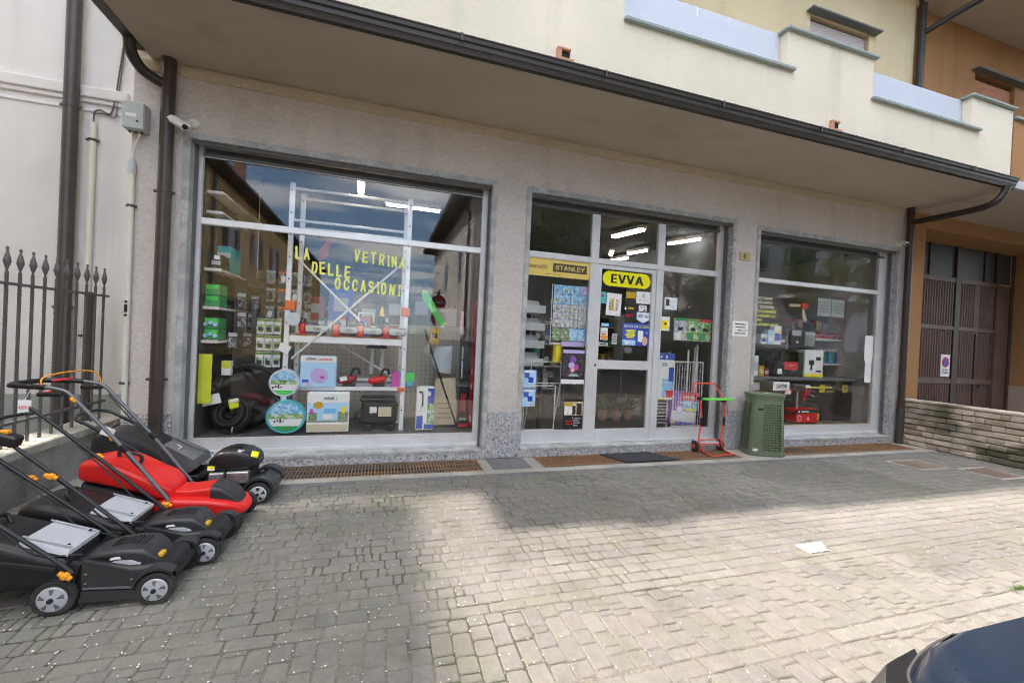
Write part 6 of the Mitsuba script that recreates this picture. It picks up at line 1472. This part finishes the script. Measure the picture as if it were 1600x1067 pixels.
# right pane
st2 = lambda *a, **k_: card(a[0], a[1], a[2], *a[3:7], g2, a[7], .0015, *a[8:], **k_)
st2('paper_notice', 'white notice with a dark drawing in the right door pane', 'notice', 4.185, 4.42, 2.175, 2.365, 'paper_white', [('drawing', .1, .38, .3, .85, 'pipe_grey'), ('drawing', .45, .75, .15, .4, 'pale_blue'), ('line', .45, .9, .6, .65, 'box_grey')])
st2('paper_notice', 'white notice with a yellow lower half at the left of the right door pane', 'notice', 4.131, 4.295, 1.84, 2.06, 'paper_white', [('yellow', .12, .85, .1, .75, 'yellow_paint'), ('dark', .4, .65, .4, .6, 'ink_black', 'o')])
for i, m_ in enumerate(('blister', 'sage', 'sage')):
    x = 4.468 + .245 * i
    card('hanging_pack', ('white and grey hanging pack, first of three in the right door pane', 'green hanging pack in the middle of three in the right door pane', 'green hanging pack with red corner, last of three in the right door pane')[i], 'package', x, x + .235, 1.70, 2.065, .30, ('print_steel', 'print_garden', 'print_garden')[i], .02,
         [('header', 0, 1, .88, 1, ('green_card', 'grass_green', 'ink_red')[i]), ('tool', .3, .7, .45, .60, 'ink_black'), ('white_corner', .05, .6, .05, .35, ('paper_white', 'green_card', 'green_card')[i]), ('lime_mark', .55, .85, .1, .3, 'beige')])
card('mop_box', 'tall white carton with blue head and red block behind the right door pane', 'box', 4.27, 4.62, .72, 1.48, .44, 'paper_white', .12, [('blue_head', 0, 1, .86, 1, 'royal_blue'), ('blue_foot', .35, 1, .05, .45, 'print_blue'), ('blue_mid', .7, 1, .4, .7, 'royal_blue'), ('red_block', .6, 1, .05, .2, 'ink_red'), ('yellow_foot', 0, .5, 0, .03, 'yellow_paint'), ('dots', .2, .3, .9, .95, 'paper_white'), ('dots', .5, .6, .9, .95, 'paper_white'), ('icons', .3, .6, .72, .8, 'box_grey')])
card('drying_rack_box', 'purple and white carton with a red lettered block, low in the right door pane', 'box', 4.585, 5.10, .30, .86, .42, 'purple', .12,
     [('red_block', .32, .95, .74, .98, 'ink_red'), ('blue_mid', .45, 1, .45, .74, 'print_blue'), ('green_mid', .52, .92, .42, .52, 'lime'), ('white_low', .02, .98, .10, .40, 'paper_white'), ('round_badge', .18, .44, .32, .58, 'lilac', 'o'), ('badge_face', .22, .40, .36, .54, 'paper_white', 'o'), ('blue_foot', .3, .8, .0, .08, 'royal_blue'), ('tan_foot', .02, .2, .02, .12, 'beige'), ('white_line', .28, .70, .64, .68, 'paper_white')],
     [('vileda', .38, .81, .09, .46, 'paper_white')], tilt=6)
k = thing('shelf_stack', 'stack of white wire shelves low behind the right door pane', 'wire rack')
for i in range(9): part(k, 'wire', tube([(4.15, .5, .33 + .055 * i), (4.56, .5, .33 + .055 * i)], .006, 6), 'white_paint')
part(k, 'upright', [tube([(x, .51, .101), (x, .51, 1.5)], .01, 8) for x in (4.16, 4.57)], 'white_paint')
k = thing('garden_tools', 'white and black long tools standing at the right edge of the door front', 'tools')
for i, x in enumerate((4.93, 4.99, 5.06, 5.11)): part(k, 'handle', tube([(x, .5, .101), (x + .02, .52, 1.55 + .03 * i)], .014, 8), ('paper_white', 'black_plastic', 'box_grey', 'paper_white')[i])

# --- window 3
k = thing('window_lettering', 'pale yellow italic lettering listing key and mosquito net services on the right window', 'lettering')
for i, (s, w) in enumerate((('CHIAVI CASA', .52), ('CHIAVI AUTO', .52), ('DUPLICAZIONE', .57), ('RADIOCOMANDI', .62), ('ZANZARIERE SU', .60), ('MISURA', .30), ('AFFILATURA ASTE', .68))):
    part(k, 'lettering', text_at(s, .044, 5.87, YG - .006, 2.470 - .0745 * i, True, .0015, w * .92, .2), 'letter_yellow' if i > 2 else 'letter_cream')
card('paper_strip', 'long strip of white papers taped inside the right edge of the right window', 'paper', 8.665, 8.83, 1.09, 1.72, g2, 'paper_white', .0015, [('upper_sheet', -.22, 1.10, .66, 1.40, 'paper_white'), ('fold', 0, 1, .52, .525, 'box_grey'), ('fold', 0, 1, .25, .255, 'box_grey')])
k = thing('propeller_toy', 'red hub with yellow propeller blades hanging in the right window', 'propeller')
part(k, 'hub', hull([(7.36, .46, 2.44), (7.50, .46, 2.44), (7.53, .46, 2.50), (7.36, .46, 2.52), (7.42, .46, 2.40), (7.36, .55, 2.44), (7.50, .55, 2.44), (7.53, .55, 2.50), (7.36, .55, 2.52)]), 'red_plastic', smooth=30)
part(k, 'blade', hull([(7.10, .50, 2.43), (7.10, .50, 2.475), (7.36, .48, 2.49), (7.36, .50, 2.44), (7.2, .515, 2.45)]), 'beige', smooth=30)
part(k, 'blade', hull([(7.40, .49, 2.42), (7.46, .49, 2.40), (7.50, .50, 2.28), (7.55, .50, 2.19), (7.48, .50, 2.17), (7.43, .505, 2.26)]), 'beige', smooth=30)
for i, x in enumerate((7.96, 8.32)):
    card('hanging_sheet', ('left', 'right')[i] + ' of two pale printed sheets hanging behind the right window transom', 'sheet', x, x + .34, 2.32, 2.66, .62, 'blister', .002, [('line', .1, .85, .2 + .18 * j, .28 + .18 * j, 'box_grey') for j in range(4)])
k = thing('left_shelf', 'dark shelf across the left half of the right window', 'shelf')
part(k, 'board', cbox(5.85, 7.92, .50, .95, 1.685, 1.72, .003), 'dark_grey_plastic')
part(k, 'bracket', [box(5.86, 5.88, .55, .95, 1.1, 1.684), box(7.89, 7.91, .55, .95, 1.1, 1.684)], 'pipe_grey')
for i, (x, w, h, m_) in enumerate(((6.50, .14, .18, 'paper_white'), (6.66, .13, .26, 'pale_blue'), (6.80, .17, .34, 'paper_white'))):
    card('cleaner_pack', ('white', 'pale blue', 'tall blue and white')[i] + ' cleaning product pack on the left shelf of the right window', 'package', x, x + w, 1.721, 1.721 + h, .52, m_, .10, [('blue_label', .1, .9, .2, .6, 'royal_blue' if i != 1 else 'paper_white'), ('yellow_mark', .4, .9, .65, .75, 'yellow_paint')])
card('black_machine', 'black carton with a white label on the left shelf of the right window', 'box', 7.27, 7.61, 1.721, 2.06, .58, 'black_plastic', .2, [('label_panel', .1, .75, .55, .85, 'box_grey'), ('white_mark', .4, .55, .15, .25, 'paper_white')])
card('grey_green_box', 'grey green carton at the right end of the left shelf', 'box', 7.63, 7.88, 1.721, 2.0, .58, 'sage', .2, [('band', 0, 1, .75, .95, 'box_grey')])
k = thing('right_shelves', 'two pale shelves on the right of the right window', 'shelf')
for z in (1.878, 1.38): part(k, 'board', cbox(8.30, 9.05, .88, 1.28, z - .022, z + .022, .003), 'shelf_white')
part(k, 'upright', [box(8.27, 8.2995, .9, 1.25, .286, 2.2)], 'inner_dark')
for i in range(3):
    card('tool_case', ('lower left', 'lower right', 'upper')[i] + ' red flat tool case on the upper right shelf', 'tool case', 8.34 + (.34 if i == 1 else .15 if i == 2 else 0), 8.66 + (.36 if i == 1 else .35 if i == 2 else 0), 1.901 + (.075 if i == 2 else 0), 1.972 + (.075 if i == 2 else 0), .92, 'deep_red' if i else 'red_plastic', .25, [('handle', .35, .65, .3, .7, 'black_plastic'), ('stripe', .0, 1, .85, .95, 'box_grey')])
for i in range(9):
    x = 8.36 + .075 * i
    k = thing('spray_bottle', ('red', 'light blue', 'teal', 'blue', 'green', 'blue', 'teal', 'green', 'blue')[i] + ' spray bottle, ' + ('first', 'second', 'third', 'fourth', 'fifth', 'sixth', 'seventh', 'eighth', 'ninth')[i] + ' from the left on the lower right shelf', 'bottle', 'spray bottles on the lower right shelf')
    mm = ('red_plastic', 'sky_blue', 'teal', 'royal_blue', 'green_card', 'royal_blue', 'teal', 'green_card', 'royal_blue')[i]
    part(k, 'body', lathe([(0, 1.403), (.032, 1.403), (.032, 1.58), (.012, 1.64), (0, 1.64)], (x, .96, 0), 'z', 14), mm, smooth=40)
    part(k, 'cap', lathe([(0, 1.6405), (.014, 1.6405), (.014, 1.69), (0, 1.69)], (x, .96, 0), 'z', 12), 'orange_plastic' if i < 3 else 'paper_white', smooth=40)
k = thing('tool_bag', 'black tool bag with a red front pocket and carry handles', 'bag')
part(k, 'body', rbox(6.74, 7.30, .40, .66, 1.145, 1.42, .06), 'black_rough', smooth=40)
part(k, 'pocket', rbox(6.93, 7.25, .385, .42, 1.27, 1.42, .012), 'ink_red', smooth=40)
part(k, 'label_panel', box(6.77, 6.87, .385, .3995, 1.2, 1.29), 'paper_white')
part(k, 'emblem', tube(smoothpath([(7.03, .3835, 1.34), (7.06, .3835, 1.375), (7.08, .3835, 1.345), (7.11, .3835, 1.37), (7.15, .3835, 1.35)], 4), .004, 6), 'paper_white')
for y in (.44, .60): part(k, 'handle', tube(smoothpath([(6.90, y, 1.40), (6.94, y, 1.60), (7.0, y, 1.68), (7.06, y, 1.60), (7.12, y, 1.40)], 5), .012, 8), 'black_plastic', smooth=50)
card('drill_box', 'white carton with black tool pictures and a yellow foot beside the tool bag', 'box', 7.50, 7.96, 1.15, 1.655, .46, 'paper_white', .2, [('yellow_foot', 0, 1, 0, .12, 'yellow_paint'), ('tool', .22, .5, .45, .62, 'ink_black'), ('tool', .3, .42, .25, .5, 'ink_black'), ('tool', .6, .85, .62, .75, 'ink_black'), ('mark', .6, .9, .18, .25, 'pipe_grey')])
card('drill_case', 'narrow black case standing between tool bag and white carton', 'tool case', 7.37, 7.49, 1.145, 1.60, .48, 'black_plastic', .2, [('handle', .3, .7, .5, .8, 'dark_grey_plastic')])
k = thing('display_counter', 'grey counter board with dark front low in the right window', 'counter')
part(k, 'board', cbox(5.90, 9.0, .40, 1.2, 1.09, 1.142, .004), 'mid_grey_plastic')
part(k, 'front_panel', box(7.15, 9.0, .62, .64, .286, 1.0895), 'black_rough')
part(k, 'back_slats', cat([box(7.98 + .05 * i, 8.005 + .05 * i, 1.22, 1.24, 1.143, 1.37) for i in range(20)]), 'beige', kind='stuff')
for i, x in enumerate((8.09, 8.70)): card('yellow_tag', ('left', 'right')[i] + ' yellow price tag on the dark counter front', 'price tag', x, x + .14, .845, 1.0, .60, 'yellow_paint', .002, [('line', .2, .8, .55, .65, 'ink_black'), ('line', .2, .6, .3, .4, 'ink_black')])
k = card('spirit_level', 'short yellow spirit level below the yellow tags', 'level', 8.28, 8.48, .855, .875, .60, 'lime', .01, [('end', 0, .12, 0, 1, 'paper_white'), ('end', .88, 1, 0, 1, 'paper_white')])
card('brand_board', 'white board with dark lettering over the green hamper', 'sign', 6.66, 7.04, .905, 1.055, .36, 'paper_white', .01, [], [('LAVOR', .16, .3, .42, .66, 'ink_black')])
k = thing('bench_drill', 'black and red bench drill with a yellow lever in the right window', 'drill')
part(k, 'head', rbox(7.20, 7.52, .42, .60, .88, 1.03, .03), 'black_plastic', smooth=40)
part(k, 'column', tube([(7.40, .50, .50), (7.40, .50, .90)], .022, 12), 'steel', smooth=50)
part(k, 'chuck', lathe([(0, .70), (.02, .70), (.03, .80), (.045, .89), (0, .89)], (7.58, .50, 0), 'z', 14), 'red_plastic', smooth=40)
part(k, 'motor', rbox(7.50, 7.66, .43, .57, .80, .92, .02), 'deep_red', smooth=40)
part(k, 'lever', tube([(7.62, .45, .95), (8.2, .45, .96)], .012, 8), 'yellow_paint'); part(k, 'knob', rbox(7.53, 7.66, .44, .5, .935, .995, .02), 'paper_white', smooth=40)
part(k, 'feed_handle', tube([(7.62, .46, .84), (7.76, .44, .78)], .010, 8), 'steel'); part(k, 'base', rbox(7.22, 7.6, .38, .62, .465, .50, .01), 'black_plastic', smooth=40)
card('compressor_box', 'low red and black carton under the bench drill', 'box', 7.235, 7.78, .318, .56, .36, 'red_plastic', .25, [('black_head', 0, 1, .70, 1, 'black_plastic'), ('white_text_bar', .2, .55, .78, .88, 'paper_white'), ('square', .06, .14, .76, .90, 'paper_white'), ('ring', .04, .24, .12, .58, 'pink', 'o'), ('ring_inner', .08, .20, .2, .5, 'red_plastic', 'o'), ('mark', .45, .6, .2, .5, 'pink', 't'), ('yellow_side', .96, 1.0, .2, .7, 'yellow_paint')])
k = thing('red_hand_tool', 'red handled tool with a white grip left of the bench drill', 'tool')
part(k, 'grip', tube(smoothpath([(6.95, .42, .80), (7.0, .42, .90), (7.10, .42, .92), (7.16, .42, .88)], 5), .022, 8), 'red_plastic', smooth=50); part(k, 'body', rbox(6.98, 7.14, .40, .50, .83, .90, .015), 'paper_white', smooth=40)
part(k, 'stand', tube([(7.05, .46, .30), (7.06, .46, .84)], .015, 8), 'black_plastic')

# more stock, as dense as in the windows
for i in range(12):
    x, z = -1.60 + .155 * (i % 4), 2.16 + .25 * (i // 4)
    card('tool_pack', 'dark tool pack on the hooks left of the scaffold, ' + ('bottom', 'middle', 'top')[i // 4] + ' row, ' + ('first', 'second', 'third', 'fourth')[i % 4] + ' from left', 'package', x, x + .12, z - .45, z - .26, 1.25, 'print_tools', .03, [('header', 0, 1, .82, 1, ('box_grey', 'clamp_orange', 'box_grey', 'dark_grey_plastic')[i % 4]), ('article', .25, .75, .15, .7, ('steel', 'black_plastic', 'mid_grey_plastic')[i % 3], 'o')])
for i, (x, w, h, m_) in enumerate(((6.10, .12, .30, 'beige'), (6.24, .10, .22, 'brass'), (6.36, .09, .36, 'paper_white'), (6.47, .12, .18, 'amber'), (6.60, .10, .14, 'deep_red'))):
    card('counter_goods', ('beige carton', 'brass coloured tin', 'tall white carton', 'amber box', 'small dark red box')[i] + ' on the grey counter at the left of the right window', 'package', x, x + w, 1.143, 1.143 + h, .50, m_, .10, [('label_panel', .1, .9, .25, .7, 'print_warm' if i % 2 else 'print_steel')])
for i, (x, w, h, m_) in enumerate(((6.08, .16, .30, 'print_blue'), (6.27, .18, .22, 'deep_red'), (7.02, .20, .16, 'dark_grey_plastic'))):
    card('shelf_goods', ('blue printed carton', 'dark red carton', 'low dark grey case')[i] + ' on the left shelf of the right window', 'box', x, x + w, 1.721, 1.721 + h, .62, m_, .12, [('label_panel', .15, .85, .3, .65, 'print_steel')])
for i in range(6):
    x = 7.98 + .17 * i
    card('hook_pack', 'blister pack hanging under the transom of the right window, ' + ('first', 'second', 'third', 'fourth', 'fifth', 'sixth')[i] + ' from the left', 'package', x, x + .13, 2.06 + .02 * (i % 2), 2.27, 1.15, ('print_tools', 'print_warm', 'print_steel')[i % 3], .02, [('header', 0, 1, .8, 1, ('ink_red', 'box_grey', 'royal_blue')[i % 3])])
for i in range(5):
    card('carton_stack', ('lowest', 'second', 'third', 'fourth', 'topmost')[i] + ' carton of the stack low at the left of the right window', 'box', 6.02 + .01 * (i % 2), 6.50 + .01 * (i % 3), .287 + .15 * i, .433 + .15 * i, .50, ('brown_card', 'box_grey', 'brown_card', 'deep_red', 'box_grey')[i], .3, [('label_panel', .3, .7, .2, .75, 'print_warm')])

# --- fluorescent lamps and back shelves in the shop
def lamp(label, a, b, w=.06, pw=9.0, col=(1, .9, .75)):
    k = thing('ceiling_lamp', label, 'lamp', 'fluorescent lamps under the shop ceiling')
    a, b = np.array(a, float), np.array(b, float)
    d = (b - a); L = np.linalg.norm(d); d /= L
    M = np.eye(4); M[:3, 0] = d; M[:3, 1] = np.cross((0, 0, 1), d); M[:3, 2] = (0, 0, 1); M[:3, 3] = (a + b) / 2
    h = box(-L / 2, L / 2, -w * .7, w * .7, .02, .07); h.apply_transform(M); part(k, 'housing', h, 'white_paint')
    t = box(-L / 2 + .02, L / 2 - .02, -w / 2, w / 2, -.02, .0195); t.apply_transform(M)
    key = uniq(k + '__diffuser')
    scene[key] = {**mikit.ply(t, 'white_paint'), 'emitter': {'type': 'area', 'radiance': {'type': 'rgb', 'value': [pw * c for c in col]}}}
PW = 1.7
lamp('warm fluorescent lamp on the ceiling behind the middle door fanlight', (3.85, 1.30, 3.5), (4.03, .62, 3.5), .10, PW, (1, .78, .55))
lamp('cool fluorescent lamp behind the right fanlight of the door front', (5.0, 1.30, 3.5), (5.25, .70, 3.5), .05, PW, (1, .98, .95))
lamp('cool fluorescent lamp deeper in the shop, middle fanlight', (4.86, 2.42, 3.5), (5.0, 1.92, 3.5), .06, PW, (1, .98, .95))
lamp('short warm lamp deep in the shop, left in the middle fanlight', (4.45, 2.35, 3.5), (4.65, 2.75, 3.5), .07, PW, (1, .82, .6))
lamp('cool lamp farthest back in the middle fanlight', (4.95, 3.25, 3.5), (5.10, 2.78, 3.5), .07, PW, (1, .98, .95))
lamp('warm lamp right behind the scaffold window head', (-.355, .34, 3.5), (-.375, .80, 3.5), .07, PW, (1, .78, .55))
lamp('thin cool lamp along the ceiling at the right of the scaffold window', (-.06, 1.13, 3.5), (.77, 1.14, 3.5), .022, PW, (1, .98, .98))
cols_ = ('deep_red', 'royal_blue', 'box_grey', 'beige', 'dark_grey_plastic', 'green_card', 'amber', 'brown_card', 'black_plastic', 'teal')
for s_, (sx, sy, n) in enumerate(((2.2, 3.4, 4), (3.9, 4.6, 5), (5.6, 3.6, 6), (-1.6, 3.2, 5))):
    k = thing('goods_shelf', ('goods shelf at the back left of the door', 'goods shelf farthest behind the glass door', 'goods shelf behind the right window', 'goods shelf deep behind the scaffold')[s_], 'shelf')
    for z in (.5, 1.0, 1.5, 2.0): part(k, 'board', box(sx, sx + n * .42, sy, sy + .4, z, z + .025), 'shelf_white')
    part(k, 'upright', [box(sx - .03, sx, sy, sy + .4, .1, 2.3), box(sx + n * .42, sx + n * .42 + .03, sy, sy + .4, .1, 2.3)], 'box_grey')
    for i in range(n):
        for z in (.526, 1.026, 1.526):
            for j in range(2):
                x = sx + .42 * i + .2 * j + .01
                ci = rng.randrange(10); oi = 2 * i + j
                lb = ('dark red', 'blue', 'grey', 'beige', 'dark grey', 'green', 'amber', 'brown', 'black', 'teal')[ci] + ' carton ' + ('first', 'second', 'third', 'fourth', 'fifth', 'sixth', 'seventh', 'eighth', 'ninth', 'tenth', 'eleventh', 'twelfth')[oi] + ' from left on the ' + {.526: 'lowest', 1.026: 'middle', 1.526: 'top'}[z] + ' board ' + ('back left of the door', 'behind the glass door', 'behind right window', 'behind the scaffold')[s_]
                card('goods_box', lb, 'box', x, x + rng.uniform(.12, .18), z, z + rng.uniform(.18, .38), sy + .05, cols_[ci], .2, [('label_panel', .15, .85, .3, .6, 'paper_white' if rng.random() < .4 else 'box_grey')], group='goods cartons on the shelves inside the shop')
k = thing('shop_counter', 'grey shop counter with a pale box seen low through the glass door', 'counter')
part(k, 'body', box(4.3, 6.9, 3.6, 4.1, .101, .95), 'inner_dark'); part(k, 'top', cbox(4.25, 6.95, 3.55, 4.15, .951, .99, .004), 'dark_grey_plastic')
card('pale_carton', 'pale grey carton on the floor behind the glass door', 'box', 4.95, 5.42, .102, .42, 2.4, 'box_grey', .3, [('flap', .0, 1, .82, .86, 'pipe_grey'), ('label_panel', .6, .9, .3, .6, 'paper_white')])
for i, (x, h) in enumerate(((4.15, .5), (4.45, .36), (4.72, .58))):
    k = thing('potted_plant', ('left', 'middle', 'right')[i] + ' of three green potted plants low behind the glass door', 'plant')
    part(k, 'pot', lathe([(0, .101), (.08, .101), (.10, .30), (0, .30)], (x, 1.9, 0), 'z', 16), 'terracotta', smooth=40)
    nr = np.random.RandomState(40 + i); V, F = [], []
    for _ in range(70):
        a, e, L = nr.uniform(0, 6.28), nr.uniform(.3, 1.3), nr.uniform(.12, h * .7); o = np.array((x, 1.9, .30)); d_ = np.array((math.cos(a) * math.cos(e), math.sin(a) * math.cos(e), math.sin(e))); n_ = np.array((-math.sin(a), math.cos(a), 0)); m0 = len(V)
        V += [o, o + d_ * L * .6 + n_ * .025, o + d_ * L + (0, 0, -.04), o + d_ * L * .6 - n_ * .025]; F += [(m0, m0 + 1, m0 + 2), (m0, m0 + 2, m0 + 3)]
    part(k, 'leaves', trimesh.Trimesh(V, F, process=False), 'leaf', kind='stuff')
